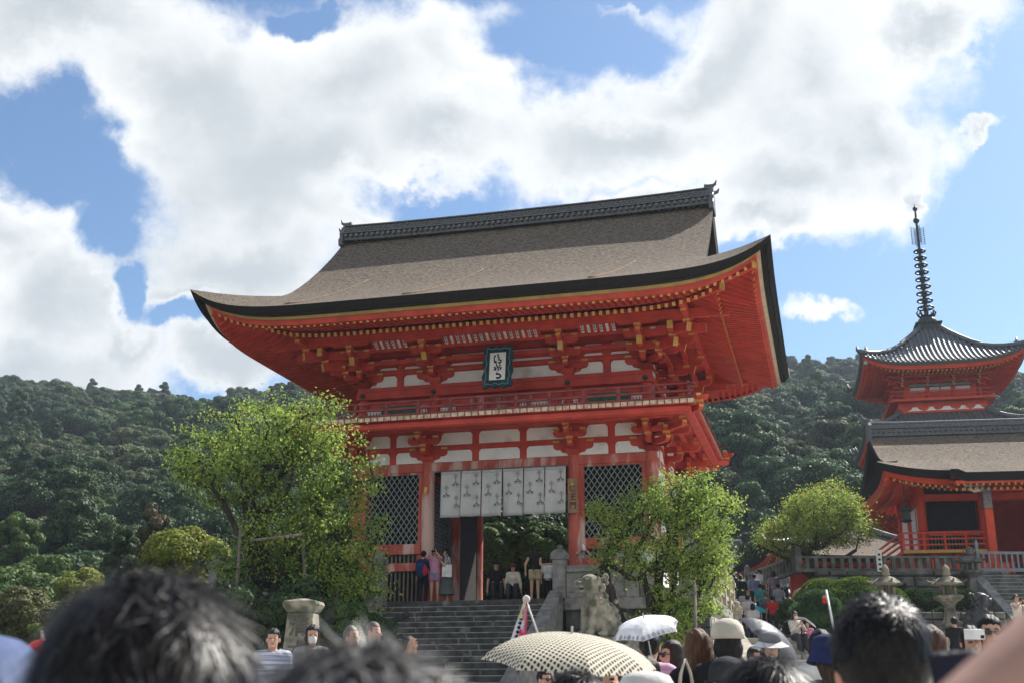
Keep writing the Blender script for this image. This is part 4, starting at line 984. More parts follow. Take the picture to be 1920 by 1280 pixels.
bgtree('smaller dark cedar right of the tallest one', 205, 985, 1105, 76, 2.3, 'dark', True, 40, leaf=.3, name='cedar_tree')
bgtree('round topped slender tree at the far left edge of the woods', 42, 950, 1090, 74, 1.6, 'mid', False, 26, leaf=.25)
bgtree('mid green leafy tree below the cedars at the left', 88, 1035, 1190, 66, 2.4, 'mid', False, 40, leaf=.25)
bgtree('small yellow green tree low on the left side', 152, 1062, 1180, 58, 1.5, 'yel', False, 40, leaf=.2)
bgtree('dull green bush filling the lower left corner of the woods', 20, 1060, 1210, 60, 2.6, 'mid', False, 40, leaf=.25, name='bush')
bgtree('olive bush above the blue grey umbrella', 55, 1105, 1215, 50, 2.0, 'olive', False, 44, leaf=.18, name='bush')
bgtree('yellow green bush just left of the nearest dark haired head', 115, 1150, 1230, 46, 1.3, 'yel', False, 36, leaf=.16, name='bush')
bgtree('brownish pine between the cedars and the big cherry tree', 290, 955, 1150, 62, 2.0, 'brn', True, 46, leaf=.22, name='pine_tree')
bgtree('dark pine just left of the big cherry tree', 235, 1000, 1160, 60, 1.6, 'dark', True, 36, leaf=.22, name='pine_tree')
bgtree('loose yellow green maple left of the big cherry tree', 362, 985, 1190, 44, 2.1, 'yel', False, 60, leaf=.16, name='maple_tree')
bgtree('green maple partly behind the nearest dark haired head', 300, 1060, 1210, 46, 1.9, 'olive', False, 44, leaf=.16, name='maple_tree')
bgtree('broad dark tree seen through the gate passage', 960, 930, 1130, 50, 3.4, 'dark', False, 60, leaf=.2, leaves=520)
bgtree('sunlit green tree at the left inside the gate passage view', 925, 975, 1080, 47, 1.3, 'mid', False, 44, leaf=.16, leaves=480)
bgtree('bright leaved tree at the right inside the gate passage view', 1020, 975, 1075, 46.5, 1.2, 'mid', False, 44, leaf=.15, leaves=480)
bgtree('dark tree behind the right gate columns', 1120, 920, 1130, 51, 3.0, 'dark', False, 50, leaf=.2)
bgtree('dark tree behind the left gate bay', 760, 930, 1130, 54, 4.5, 'dark', False, 50, leaf=.25)
bgtree('light green tree above the thatched roof', 1425, 1035, 1090, 66, 2.0, 'mid', False, 36, leaf=.2)
bgtree('dark tree right of the thatched roof, behind the cherry', 1475, 1000, 1100, 64, 2.6, 'dark', False, 40, leaf=.22)
bgtree('dark green tree behind the big cherry tree', 560, 1040, 1170, 34, 2.2, 'dark', False, 46, leaf=.16)
bgtree('dark bush at the foot of the big cherry tree', 470, 1120, 1190, 31, 1.3, 'dark', False, 36, leaf=.14, name='bush')
bgtree('dark leafy bush in front of the platform wall, left of the marker stone', 450, 1100, 1230, 25.6, 1.0, 'dark', False, 46, leaf=.11, name='bush')
bgtree('dark leafy bush directly behind the marker stone', 560, 1085, 1230, 25.9, 1.0, 'dark', False, 46, leaf=.11, name='bush')
bgtree('green bush between the marker stone and the stairs', 650, 1130, 1230, 25.7, .75, 'mid', False, 40, leaf=.1, name='bush')
bgtree('dark shrub against the left kerb of the main stairs', 705, 1150, 1230, 26.2, .5, 'dark', False, 36, leaf=.09, name='bush')
bgtree('olive tree low behind the blue grey umbrella and red cap', 215, 1100, 1230, 42, 2.2, 'olive', False, 46, leaf=.16)
bgtree('dark bush at the foot of the upper stairs bank, left of the trained pine', 1478, 1115, 1190, 43.2, .55, 'dark', False, 36, leaf=.09, name='bush')
# ---------------------------------------------------------------- generic curved eave roof for the other halls (centred on its parent's origin)
def hall_roof(par, EX, HD, ZE, ZR, lift, mats, slope0=.38, tiles=True, gab=None, top=.55, lip=.22, raf=.24, under=2.2, tip=True, name='roof', drop=.26, rmat=None):
    top_d = HD-top if gab is None else HD
    pr = lambda d: slope0*d+(ZR-ZE-slope0*top_d)/top_d**2*d*d
    def P(s, d, fr, z=0, i=0):
        lf = lift*abs(s)**4*max(0, 1-d/(HD*.5))**1.3; a = (EX, HD) if fr else (HD, EX)
        w = a[0]-d if (gab is None or d < gab or not fr) else a[0]-gab
        u = s*(w-i); v = -(a[1]-d-i)
        return (u, v, ZE+pr(d)+lf-z) if fr else (-v, u, ZE+pr(d)+lf-z)
    S_ = np.sin(np.linspace(-1, 1, 33)*math.pi/2); Ds = np.linspace(0, top_d, 12)
    for fr in (True, False):
        dd = Ds if (gab is None or fr) else np.linspace(0, gab+.6, 5)
        m = MB(); G = np.array([[P(s, d, fr) for s in S_] for d in dd]); m.grid(G); G2 = G*np.array([-1, -1, 1]); m.grid(G2)
        if tiles:
            sp = .30; k = -int((EX if fr else HD)/sp)*sp
            while k < (EX if fr else HD):
                dm = min(top_d, (EX if fr else HD)-abs(k)-.05) if (gab is None or not fr) else (min(top_d, EX-abs(k)-.05) if abs(k) > EX-gab else top_d)
                if not fr and gab is not None: dm = min(dm, gab+.3)
                if dm > .3:
                    for g in (1, -1):
                        pts = []
                        for d in np.linspace(0, dm, 7):
                            w = (EX if fr else HD)-d; w = max(w, EX-gab) if (gab is not None and fr) else w; q = P(max(-1, min(1, k/max(w, .01))), d, fr); pts.append((q[0]*g, q[1]*g, q[2]+.03))
                        m.tube(pts, .075, 6)
                k += sp
        m.build(name, mats[0], par, smooth=not tiles, auto=50 if tiles else None)
        for g in (1, -1):
            mg = np.array([g, g, 1]); m = MB(); A = np.array([[P(s, 0, fr, z, i) for s in S_] for i, z in ((0, 0), (lip*.4, lip*.5), (lip*.9, lip))]); m.grid(A*mg); m.build('eave_edge', mats[1], par)
            m = MB(); rows = ((lip*.9, lip), (lip*1.1, lip+.10), (lip*1.3, lip+.22), (lip*1.3+.15, lip+.23), (under, lip+.10), (under+.9, lip-.1)); A = np.array([[P(s, 0, fr, z, i) for s in S_] for i, z in rows])
            m.grid(A*mg); m.build('soffit', mats[2], par)
            m2 = MB(); half = EX if fr else HD; k = -half+.5
            while k < half-.45:
                for i0, i1, dz in ((.38, 1.1, .30), (.95, under+.6, .34)):
                    i1 = min(i1, half-abs(k))
                    if i1-i0 < .15: continue
                    a = P(k/(half-i0), 0, fr, lip+dz-.0, i0); b = P(k/(half-i1) if half-i1 > .1 else 0, 0, fr, lip+dz-.22*(i1-i0), i1)
                    m2.beam((a[0]*g, a[1]*g, a[2]), (b[0]*g, b[1]*g, b[2]), .09, .1, 0, 1)
                k += raf
            m2.build('rafter_row', [mats[2], M['yellow']], par)
    # hip ridges
    if rmat:
        for sx in (-1, 1):
            for sy in (-1, 1):
                pts = []
                for d in np.linspace(0, top_d if gab is None else gab, 9): q = P(1, d, True); pts.append((q[0]*sx, q[1]*sy, q[2]+.12))
                m = MB(); m.tube(pts, .17, 8); q = pts[0]
                if tip:
                    m.tube([pts[0], (q[0]+.12*sx, q[1]+.12*sy, q[2]+.15), (q[0]+.16*sx, q[1]+.16*sy, q[2]+.45)], [.16, .12, .03], 7); q = pts[1]
                    m.tube([q, (q[0]+.1*sx, q[1]+.1*sy, q[2]+.2), (q[0]+.12*sx, q[1]+.12*sy, q[2]+.5)], [.18, .14, .03], 7)
                m.build('hip_ridge', rmat, par, smooth=True)
    return P, pr
RB = M['redbright']
# ---------------------------------------------------------------- three storey pagoda
pc = W(1738, 600, 75.2); PZ = 6.4
pg = empty('pagoda', (pc.x, 75.2, PZ), R(-12), 'vermilion three storey pagoda with grey tiled roofs and tall black finial', 'pagoda')
zt = [W(1612, 655, 70.5).z-PZ-.75]; zt += [zt[0]-4.7, zt[0]-9.3]; hw = [5.0, 5.2, 5.5]; bw = [2.35, 2.65, 2.95]
for k in range(3):
    ze = zt[k]; zr = W(1745, 618, 75).z-PZ if k == 0 else ze+2.05
    hall_roof(pg, hw[k], hw[k], ze, zr, .75, (M['tile'], M['tile'], RB), .42, True, None, .55 if k == 0 else hw[k]-2.7-.0, .2, .26, 2.1, rmat=M['tile'])
    b = bw[k]; fz = ze-2.0 if k < 2 else 0
    m = MB(); m.box(-b, b, -b, b, fz-.3 if k < 2 else 0, ze+.3); m.build('storey_wall', RB, pg)
    for i in range(4):
        for x, y in ((-b+2*b*i/3, -b), (-b+2*b*i/3, b), (-b, -b+2*b*i/3), (b, -b+2*b*i/3)):
            m = MB(); m.tube([(x, y, max(fz-.3, 0)), (x, y, ze-.5)], .14, 10); m.build('column', RB, pg, smooth=True) if i in (0, 3) or y == -b else None
    # bracket tiers
    m = MB()
    for t, (o, z) in enumerate(((.35, -.75), (.7, -.48), (1.1, -.2))):
        for s_ in (-1, 1):
            m.box(-b-o-.2, b+o+.2, s_*(b+o)-.07, s_*(b+o)+.07, ze+z, ze+z+.13); m.box(s_*(b+o)-.07, s_*(b+o)+.07, -b-o-.2, b+o+.2, ze+z, ze+z+.127)
        for i in range(7):
            x = -b+2*b*i/6
            for s_ in (-1, 1):
                block(m, x, s_*(b+o), ze+z-.13, .2, .13, 0, 1 if s_ < 0 and i % 2 == 0 else None); block(m, s_*(b+o), x, ze+z-.13, .2, .13)
                if i % 2 == 0: m.beam((x, s_*b, ze+z-.2), (x, s_*(b+o+.1), ze+z-.2), .13, .15, 0, None, 1); m.beam((s_*b, x, ze+z-.2), (s_*(b+o+.1), x, ze+z-.2), .13, .15, 0, None, 1)
    m.build('bracket_tiers', [RB, M['yellow']], pg)
    if k < 2:
        for a, c in ((-.78, -.02), (.02, .78)):
            m = MB(); m.box(a*b, c*b, -b-.03, -b-.005, ze-1.28, ze-1.02); m.build('plaster_panel', M['white'], pg)
        m = MB(); m.box(-b*.8, b*.8, -b-.3, -b-.05, ze-1.0, ze-.86); m.build('painted_beam', mat('blue_green_paint', (.14, .22, .22), (.20, .26, .22), .7), pg)
        bb = b+.75; m = MB()
        for s_ in (-1, 1):
            m.box(-bb, bb, s_*bb-.1, s_*bb+.1, ze-2.05, ze-1.9)
            m.box(s_*bb-.1, s_*bb+.1, -bb+.1, bb-.1, ze-2.05, ze-1.9)
        m.box(-bb+.1, bb-.1, -bb+.1, bb-.1, ze-2.02, ze-1.93); m.build('balcony_floor', [RB], pg)
        m = MB()
        for z, w in ((-1.68, .05), (-1.42, .06)):
            for s_ in (-1, 1):
                m.box(-bb-.12, bb+.12, s_*(bb-.06)-w/2, s_*(bb-.06)+w/2, ze+z, ze+z+w); m.box(s_*(bb-.06)-w/2, s_*(bb-.06)+w/2, -bb-.12, bb+.12, ze+z-.003, ze+z+w-.003)
        for i in range(9):
            x = -bb+.06+(2*bb-.12)*i/8
            for s_ in (-1, 1): m.box(x-.03, x+.03, s_*(bb-.06)-.03, s_*(bb-.06)+.03, ze-1.9, ze-1.42); m.box(s_*(bb-.06)-.03, s_*(bb-.06)+.03, x-.03, x+.03, ze-1.9, ze-1.42)
        m.build('balcony_rail', RB, pg)
        # skirt under the balcony with white frog-leg panels
        m = MB(); m.box(-b-.35, b+.35, -b-.35, b+.35, ze-2.75, ze-2.06); m.build('skirt', RB, pg)
        for x, w in ((-.72, .28), (-.3, .22), (0.1, .34), (.52, .22), (.9, .25)):
            m = MB(); P_ = [(-w, 0), (w, 0), (w*.6, .06), (w*.42, .13), (w*.3, .24), (-w*.3, .24), (-w*.42, .13), (-w*.6, .06)] if w < .3 or x == .1 else [(-w, 0), (w, 0), (w, .07), (-w, .07)]
            m.extr([(b*x+p*1.8, ze-2.62+q) for p, q in P_], lambda a_, b_, d: (a_, -b-.352-d, b_), .0, .012); m.build('plaster_panel', M['white'], pg)
fz = W(1745, 618, 75).z-PZ
m = MB(); m.box(-.75, .75, -.75, .75, fz-.25, fz+.30); m.box(-.85, .85, -.85, .85, fz+.30, fz+.38); m.lathe([(.62, 0), (.66, .15), (.55, .4), (.3, .55), (.18, .6)], (0, 0, fz+.38), 20); m.build('finial_base', M['iron'], pg, auto=40)
ft = W(1722, 382, 75.2).z-PZ; m = MB(); m.tube([(0, 0, fz+.8), (0, 0, fz+4), (0, 0, ft-.9), (0, 0, ft-.3), (0, 0, ft)], [.15, .12, .075, .05, .01], 10); m.build('finial_mast', M['iron'], pg, smooth=True)
H_ = ft-fz
for i in range(9):
    z = fz+H_*(.17+i*.0555); r = .50-.018*i; m = MB()
    pts = [(r*math.cos(t), r*math.sin(t), z) for t in np.linspace(0, 2*math.pi, 25)]; m.tube([(x, y, zz+.0) for x, y, zz in pts], .062, 6); m.lathe([(.13, -.1), (.2, 0), (.13, .1)], (0, 0, z), 10)
    for a in range(4): m.beam((0, 0, z), (r*math.cos(a*1.571+.4), r*math.sin(a*1.571+.4), z), .06, .06)
    m.build('finial_ring', M['iron'], pg, smooth=True)
m = MB()
for a in range(8):
    t = a*math.pi/4; m.tube([(.2*math.cos(t), .2*math.sin(t), fz+.95), (.5*math.cos(t), .5*math.sin(t), fz+1.0), (.62*math.cos(t), .62*math.sin(t), fz+1.25), (.5*math.cos(t), .5*math.sin(t), fz+1.42)], [.1, .08, .06, .02], 6)
m.build('lotus_petals', M['iron'], pg, smooth=True)
m = MB()
for a in range(4):
    t = a*math.pi/2+.2
    for r in (.22, .42): m.tube([(r*math.cos(t), r*math.sin(t), fz+H_*.67), (r*math.cos(t), r*math.sin(t), fz+H_*.80)], .02, 4)
    for q in range(9): z = fz+H_*(.67+.016*q); m.tube([(.12*math.cos(t), .12*math.sin(t), z), (.5*math.cos(t), .5*math.sin(t), z+.05)], .018, 4)
m.build('water_flame', M['iron'], pg)
for z, r in ((.86, .22), (.955, .17)): m = MB(); m.lathe([(.02, -r), (r*.7, -r*.7), (r, 0), (r*.7, r*.7), (.02, r*1.2)], (0, 0, fz+H_*z), 12); m.build('finial_jewel', M['iron'], pg, smooth=True)
m = MB(); m.box(-5.5, 5.5, -5.5, 5.5, -1, 0.02); m.build('stone_base', M['stone'], pg)
# wind bells at the roof corners
for k in range(3):
    m = MB(); q = hw[k]-.35; m.lathe([(.03, .3), (.1, .22), (.14, 0)][::-1], (-q, -q, zt[k]+.1), 8); m.build('wind_bell', mat('verdigris', (.25, .5, .45), (.2, .4, .38), .6), pg)
# ---------------------------------------------------------------- west gate with a bark roof
WT = R(-8); wc_ = W(1643, 868, 49.0); wo = wc_-(Matrix.Rotation(WT, 3, 'Z') @ Vector((-6.4, -4.6, 0))); print('wg', wo, W(1700, 884, 49).z-6.2, W(1660, 797, 53.4).z-6.2)
wg = empty('west_gate', (wo.x, wo.y, 6.2), WT, 'bright vermilion west gate with bark roof, partly out of frame at the right', 'gate')
HWG = 4.3; FZ = 1.25
P_, pr_ = hall_roof(wg, 6.4, 4.6, W(1700, 886, 49).z-6.2, W(1660, 815, 53.4).z-6.2, .5, (M['bark'], M['barkedge'], RB), .42, False, .5, .5, .34, .24, 2.2, rmat=None)
RZ = W(1660, 815, 53.4).z-6.2-9.0; ZEW = W(1700, 886, 49).z-6.2; EH = ZEW-5.15
m = MB(); rxx = 5.75
m.box(-rxx, rxx, -.26, .26, RZ+8.9, RZ+9.25); m.box(-rxx-.05, rxx+.05, -.34, .34, RZ+9.25, RZ+9.31); m.box(-rxx, rxx, -.2, .2, RZ+9.31, RZ+9.46); m.tube([(-rxx-.1, 0, RZ+9.56), (-rxx*.8, 0, RZ+9.52), (rxx*.8, 0, RZ+9.52), (rxx+.1, 0, RZ+9.56)], .10, 8)
for i in range(50): x = -rxx+.1+(2*rxx-.2)*i/49; m.tube([(x, -.36, RZ+9.1), (x, .36, RZ+9.1)], .06, 6)
m.build('ridge', M['tile'], wg)
for sx in (-1, 1):
    m = MB(); m.extr([(-.4, -.3), (-.45, .4), (-.2, .6), (-.12, .8), (.12, .8), (.2, .6), (.45, .4), (.4, -.3)], lambda a, b, d: (sx*(rxx+d), a, RZ+9.0+b), 0, .15); m.tube([(sx*(rxx+.1), 0, RZ+9.7), (sx*(rxx+.3), 0, RZ+9.8), (sx*(rxx+.4), 0, RZ+10.05)], [.12, .1, .02], 7); m.build('ridge_end_tile', M['tile'], wg)
    m = MB(); ds = np.linspace(.5, 4.6, 9)
    for e in (-1, 1):
        A = [[(sx*5.9, e*(4.6-d), ZEW+pr_(d)) for d in ds], [(sx*5.86, e*(4.6-d), ZEW+pr_(d)-.35) for d in ds], [(sx*5.3, e*(4.6-d), ZEW+pr_(d)-.35) for d in ds]]; m.grid(A)
    m.build('verge', M['barkedge'], wg)
    m = MB(); m.extr([(-4.0, ZEW+pr_(.6)-.1), (-2, ZEW+pr_(2.6)-.3), (0, ZEW+pr_(4.6)-.3), (2, ZEW+pr_(2.6)-.3), (4.0, ZEW+pr_(.6)-.1)], lambda a, b, d: (sx*(5.2+d), a, b), 0, .1); m.build('gable_wall', RB, wg)
# projecting porch roof in front (second bark eave step)
m = MB(); A = [[(x, -5.9+t*1.7, ZEW-.28+t*.78+(.22*max(0, 1-abs(x+3.55)/.45))) for x in np.linspace(-3.7, 4.2, 27)] for t in np.linspace(0, 1, 5)]; m.grid(A); B = [[(p[0], p[1]+.25, p[2]-.34) for p in A[0]], A[0]]; m.grid(B); 
m.build('porch_roof', M['bark'], wg, smooth=True)
m = MB(); m.grid([[(p[0], p[1]-.002, p[2]) for p in A[0]], [(p[0], p[1]+.2, p[2]-.33) for p in A[0]]]); m.build('porch_lip', M['barkedge'], wg)
m = MB()
zp = ZEW-.28
for i in range(30): x = -3.4+i*.25; m.beam((x, -5.6, zp-.44), (x, -4.1, zp-.05), .09, .11, 0, 1); m.beam((x, -5.3, zp-.60), (x, -4.1, zp-.25), .09, .11, 0, 1)
m.box(-3.5, 4.1, -5.66, -5.6, zp-.42, zp-.3); m.build('porch_rafters', [RB, M['yellow']], wg)
cols = [(-HWG, -2.3), (-1.75, -2.3), (1.75, -2.3), (HWG, -2.3), (-HWG, 0), (HWG, 0), (-HWG, 2.3), (-1.75, 2.3), (1.75, 2.3), (HWG, 2.3)]
for x, y in cols: m = MB(); m.tube([(x, y, FZ-.1), (x, y, 4.75)], [.21, .19], 14); m.build('column', RB, wg, smooth=True)
painted = mat('painted_brocade', (.16, .20, .15), (.30, .17, .10), .7, 9, c3=(.10, .12, .28), sc3=7, f3=(.5, .6))
for x in (-2.15, 1.75):
    m = MB(); m.box(x-.17, x+.17, -4.97, -4.63, -1.2, 2.7); m.build('porch_post', RB, wg, bevel=.03); m = MB(); m.box(x-.172, x+.172, -4.972, -4.628, 2.7, 4.1); m.build('painted_collar', painted, wg, bevel=.03)
    m = MB(); block(m, x, -4.8, 4.05, .5, .22); arm(m, (x, -4.8), 'x', .6, 4.22, .18, .2); m.build('bracket_set', painted, wg)
m = MB(); m.beam((-2.2, -4.8, 3.62), (4.5, -4.8, 3.62), .26, .36); m.build('rainbow_beam', RB, wg, bevel=.03)
m = MB(); m.tube([(-2.3, -4.8, 3.6), (-2.6, -4.8, 3.55), (-2.9, -4.82, 3.66), (-3.02, -4.82, 3.5)], [.17, .16, .13, .04], 8); m.tube([(-2.9, -4.82, 3.7), (-3.1, -4.82, 3.82), (-3.22, -4.82, 3.7)], [.06, .05, .02], 6); m.build('carved_beam_end', M['white'], wg, smooth=True)
for (x0, x1, y) in ((-HWG, -1.75, -2.3), (1.75, HWG, -2.3), (-1.75, 1.75, -2.3)):
    m = MB(); m.box(x0, x1, y-.12, y+.12, 4.25, 4.6); m.build('head_beam', RB, wg)
    m = MB(); m.box(x0, x1, y-.1, y+.1, 3.45, 3.75); m.build('tie_beam', RB, wg)
    if abs(x0+x1) > 1:
        m = MB(); m.box(x0+.2, x1-.2, y+.3, y+.35, FZ, 4.3); m.build('niche_back', M['dark'], wg)
        m = MB(); m.box(x0+.2, x1-.2, y-.08, y+.08, 1.95, 2.15); m.build('rail', RB, wg)
        m = MB(); k = x0+.3
        while k < x1-.2: m.box(k, k+.05, y-.04, y+.02, FZ, 1.95); k += .14
        m.build('slats', M['green'], wg)
        m = MB(); nn = 14
        for k in range(nn): 
            a = x0+.25+(x1-x0-.5)*k/(nn-1); m.box(a-.012, a+.012, y-.03, y, 2.15, 3.45)
            b = 2.15+1.3*k/(nn-1); m.box(x0+.25, x1-.25, y-.03, y, b-.012, b+.012)
        m.build('grille', M['dark'], wg)
for sx in (-1, 1):
    m = MB(); m.box(sx*HWG-.06, sx*HWG+.06, -2.2, 2.2, FZ, 4.6); m.build('side_wall', RB, wg)
    for a, b in ((-2.0, -1.5), (-1.2, -.25), (.25, 2.0)):
        m = MB(); m.box(sx*(HWG+.07)-.005, sx*(HWG+.07)+.005, a, b, 1.5 if a > -2 else 2.3, 3.3); m.build('plaster_panel', M['white'], wg)
m = MB(); m.box(-HWG, HWG, 2.2, 2.3, FZ, 4.6); m.box(-HWG, HWG, -2.2, 2.2, 4.62, 4.7); m.build('back_wall', RB, wg)
for s_, x0, x1 in ((-1, -5.4, -1.9), (1, 1.9, 5.4)):
    m = MB(); m.box(x0, x1, -3.4, 3.4, FZ-.16, FZ); m.build('veranda_floor', RB, wg); m = MB(); m.box(x0, x1, -3.46, -3.40, FZ-.15, FZ-.03); m.build('board_ends', M['yellow'], wg)
    m = MB()
    for z in (.18, .42, .68): m.box(x0, x1, -3.34, -3.26, FZ+z, FZ+z+.07); xx = x0 if s_ < 0 else x1; m.box(xx-.04, xx+.04, -3.3, 3.3, FZ+z, FZ+z+.068)
    for i in range(5): x = x0+.04+(x1-x0-.08)*i/4; m.box(x-.05, x+.05, -3.35, -3.25, FZ, FZ+.68)
    m.build('veranda_rail', RB, wg)
    for i in range(4): x = x0+.3+i*.95; m = MB(); m.box(x-.12, x+.12, -3.2, -2.96, -.3, FZ-.16); m.build('stilt', RB, wg)
m = MB()
for i in range(8):
    x = -4.6+i*.55
    for t, (o, z) in enumerate(((.35, 4.42), (.8, 4.56), (1.2, 4.68))): block(m, x, -2.3-o, z+EH*.5, .22, .14, 0, 1)
for o, z in ((.35, 4.56), (.8, 4.7), (1.2, 4.82)):
    z += EH*.5
    for s_ in (-1, 1): m.box(-HWG-o, HWG+o, s_*(2.3+o)-.07, s_*(2.3+o)+.07, z, z+.12); m.box(s_*(HWG+o)-.07, s_*(HWG+o)+.07, -2.3-o, 2.3+o, z-.003, z+.117)
m.build('bracket_tiers', [RB, M['yellow']], wg)
m = MB(); m.box(-5.6, 5.6, -3.6, 3.6, -.6, .1); m.build('stone_base', M['stone'], wg)
# hanging bronze lantern at the front left corner of the west gate
hl = empty('hanging_lantern', tuple(wg.location+(Matrix.Rotation(WT, 3, 'Z') @ Vector((-5.2, -3.6, 2.6)))), 0, 'dark bronze lantern hanging under the left eave of the west gate', 'lantern')
m = MB(); m.tube([(0, 0, .5), (0, 0, 2.3)], .02, 5); m.build('chain', M['iron'], hl); m = MB(); m.lathe([(.05, .55), (.32, .32), (.30, .27), (.17, .25), (.19, -.1), (.26, -.14), (.2, -.2), (.05, -.24)][::-1], (0, 0, 0), 6); m.build('body', M['iron'], hl)
# ---------------------------------------------------------------- terrace edge: retaining wall, bank, fence, stairs
def rubble(name, x0, x1, y, z0, z1, par, ma, seed=3, hh=.34):
    m = MB(); r = random.Random(seed); z = z0
    while z < z1-.02:
        h = min(hh*r.uniform(.8, 1.3), z1-z); x = x0
        if z1-(z+h) < .12: h = z1-z
        while x < x1-.02:
            w = r.uniform(.4, 1.2); xe = min(x1, x+w)
            if x1-xe < .3: xe = x1
            o = r.uniform(0, .07); g = .015; a, b, c_, d_ = x+g, xe-g, z+g, z+h-g; q = r.uniform(.02, .07)
            v = [(a, y+.5, c_), (b, y+.5, c_), (b, y+.5, d_), (a, y+.5, d_), (a, y+q-o, c_), (b, y+q-o, c_), (b, y+q-o, d_), (a, y+q-o, d_), (a+q, y-o, c_+q*.8), (b-q*.8, y-o, c_+q), (b-q, y-o, d_-q*.7), (a+q*.9, y-o, d_-q)]
            m.add(v, [(0, 3, 2, 1)]+[(i+k, (i+1) % 4+k, (i+1) % 4+4+k, i+4+k) for k in (0, 4) for i in range(4)]+[(8, 9, 10, 11)])
            x = xe
        z += h
    return m.build(name, ma, par)
rw = empty('retaining_wall', (0, 0, 0), 0, 'dark rubble stone retaining wall below the clipped hedges', 'wall')
M['rubble'] = mat('rubble_stone', (.17, .165, .15), (.085, .085, .078), .95, 2.2, bump=.5, bscale=12, c3=(.06, .07, .04), sc3=1.8, f3=(.52, .68))
rubble('stone_courses', 10.6, 17.3, 42.0, 3.0, 4.35, rw, M['rubble']); m = MB(); m.box(10.6, 17.3, 42.1, 46, 2.4, 3.6); m.build('core', M['ground'], rw)
rubble('stone_courses', 12.0, 19.5, 46.6, 4.9, 6.22, rw, M['rubble'], 8)
m = MB(); xs_ = np.linspace(10.7, 17.25, 14); ys_ = np.linspace(42.4, 46.55, 8); X, Y = np.meshgrid(xs_, ys_); m.grid(np.stack([X, Y, 4.25+(Y-42.4)*.22+.05*np.sin(X*3)*np.sin(Y*4)], -1)); tag(m.build('grass_bank', mat('bank_grass', (.045, .075, .02), (.09, .085, .04), .95, 3, bump=.5, bscale=25)), kind='structure')
sf = empty('stone_fence', (0, 0, 0), 0, 'old stone picket fence along the terrace in front of the west gate', 'fence')
def picket(par, p0, p1, z, h, sp, ma, w=.15):
    p0, p1 = Vector((*p0, z)), Vector((*p1, z)); L_ = (p1-p0).length; n = int(L_/sp); d = (p1-p0)/n
    m = MB(); m.beam(p0+Vector((0, 0, h*.86)), p1+Vector((0, 0, h*.86)), w*1.1, h*.13); m.beam(p0+Vector((0, 0, .07)), p1+Vector((0, 0, .07)), w*1.2, .14); m.build('rail', ma, par, bevel=.01)
    for k in range(n+1):
        q = p0+d*k; m = MB(); big = k in (0, n); ww = w*(1.5 if big else 1); m.box(q.x-ww/2, q.x+ww/2, q.y-ww/2, q.y+ww/2, z, z+(h*1.3 if big else h*.8)); 
        if big: m.lathe([(ww*.75, 0), (ww*.5, .08), (.02, .14)], (q.x, q.y, z+h*1.3), 4, rot=R(45))
        m.build('post' if big else 'picket', ma, par)
picket(sf, (11.35, 46.9), (18.2, 46.9), 6.2, .68, .34, M['rubble'])
picket(sf, (11.35, 47.5), (10.9, 55), 6.2, .78, .5, M['rubble'])
gf = empty('grey_railing', (0, 0, 0), 0, 'grey painted railing at the right, in front of the west gate porch', 'railing')
picket(gf, (18.4, 46.7), (23, 46.9), 6.2, .86, .22, mat('grey_paint', (.22, .235, .25), (.17, .18, .19), .7, 5), w=.07)
ss = empty('west_gate_stairs', (0, 0, 0), 0, 'shaded stone stairs at the right edge leading up to the west gate', 'stairs')
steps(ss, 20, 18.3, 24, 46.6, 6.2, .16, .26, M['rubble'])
m = MB(); m.extr([(46.8, 6.4), (46.8, 3), (41.4, 3), (41.4, 3.25)], lambda a, b, d: (d, a, b), 17.9, 18.29); m.build('side_kerb', M['stone'], ss, bevel=.02)
for i, (nm, lb, x, y, z) in enumerate((('notice_stake', 'small white notice board with black writing on the stone fence left of the lanterns', 16.1, 46.7, 6.25),)):
    s_ = empty(nm, tuple(Vector((W(1649, 1060, 46.7).x, 46.7, 6.1))), 0, lb, 'sign'); m = MB(); m.box(-.11, .11, -.05, -.02, .05, .95); m.build('board', M['paper'], s_); m = MB()
    for k in range(4): m.box(-.03, .05, -.056, -.051, .15+k*.19, .24+k*.19); m.box(-.06, .06, -.056, -.051, .18+k*.19, .2+k*.19)
    m.build('writing', M['ink'], s_)
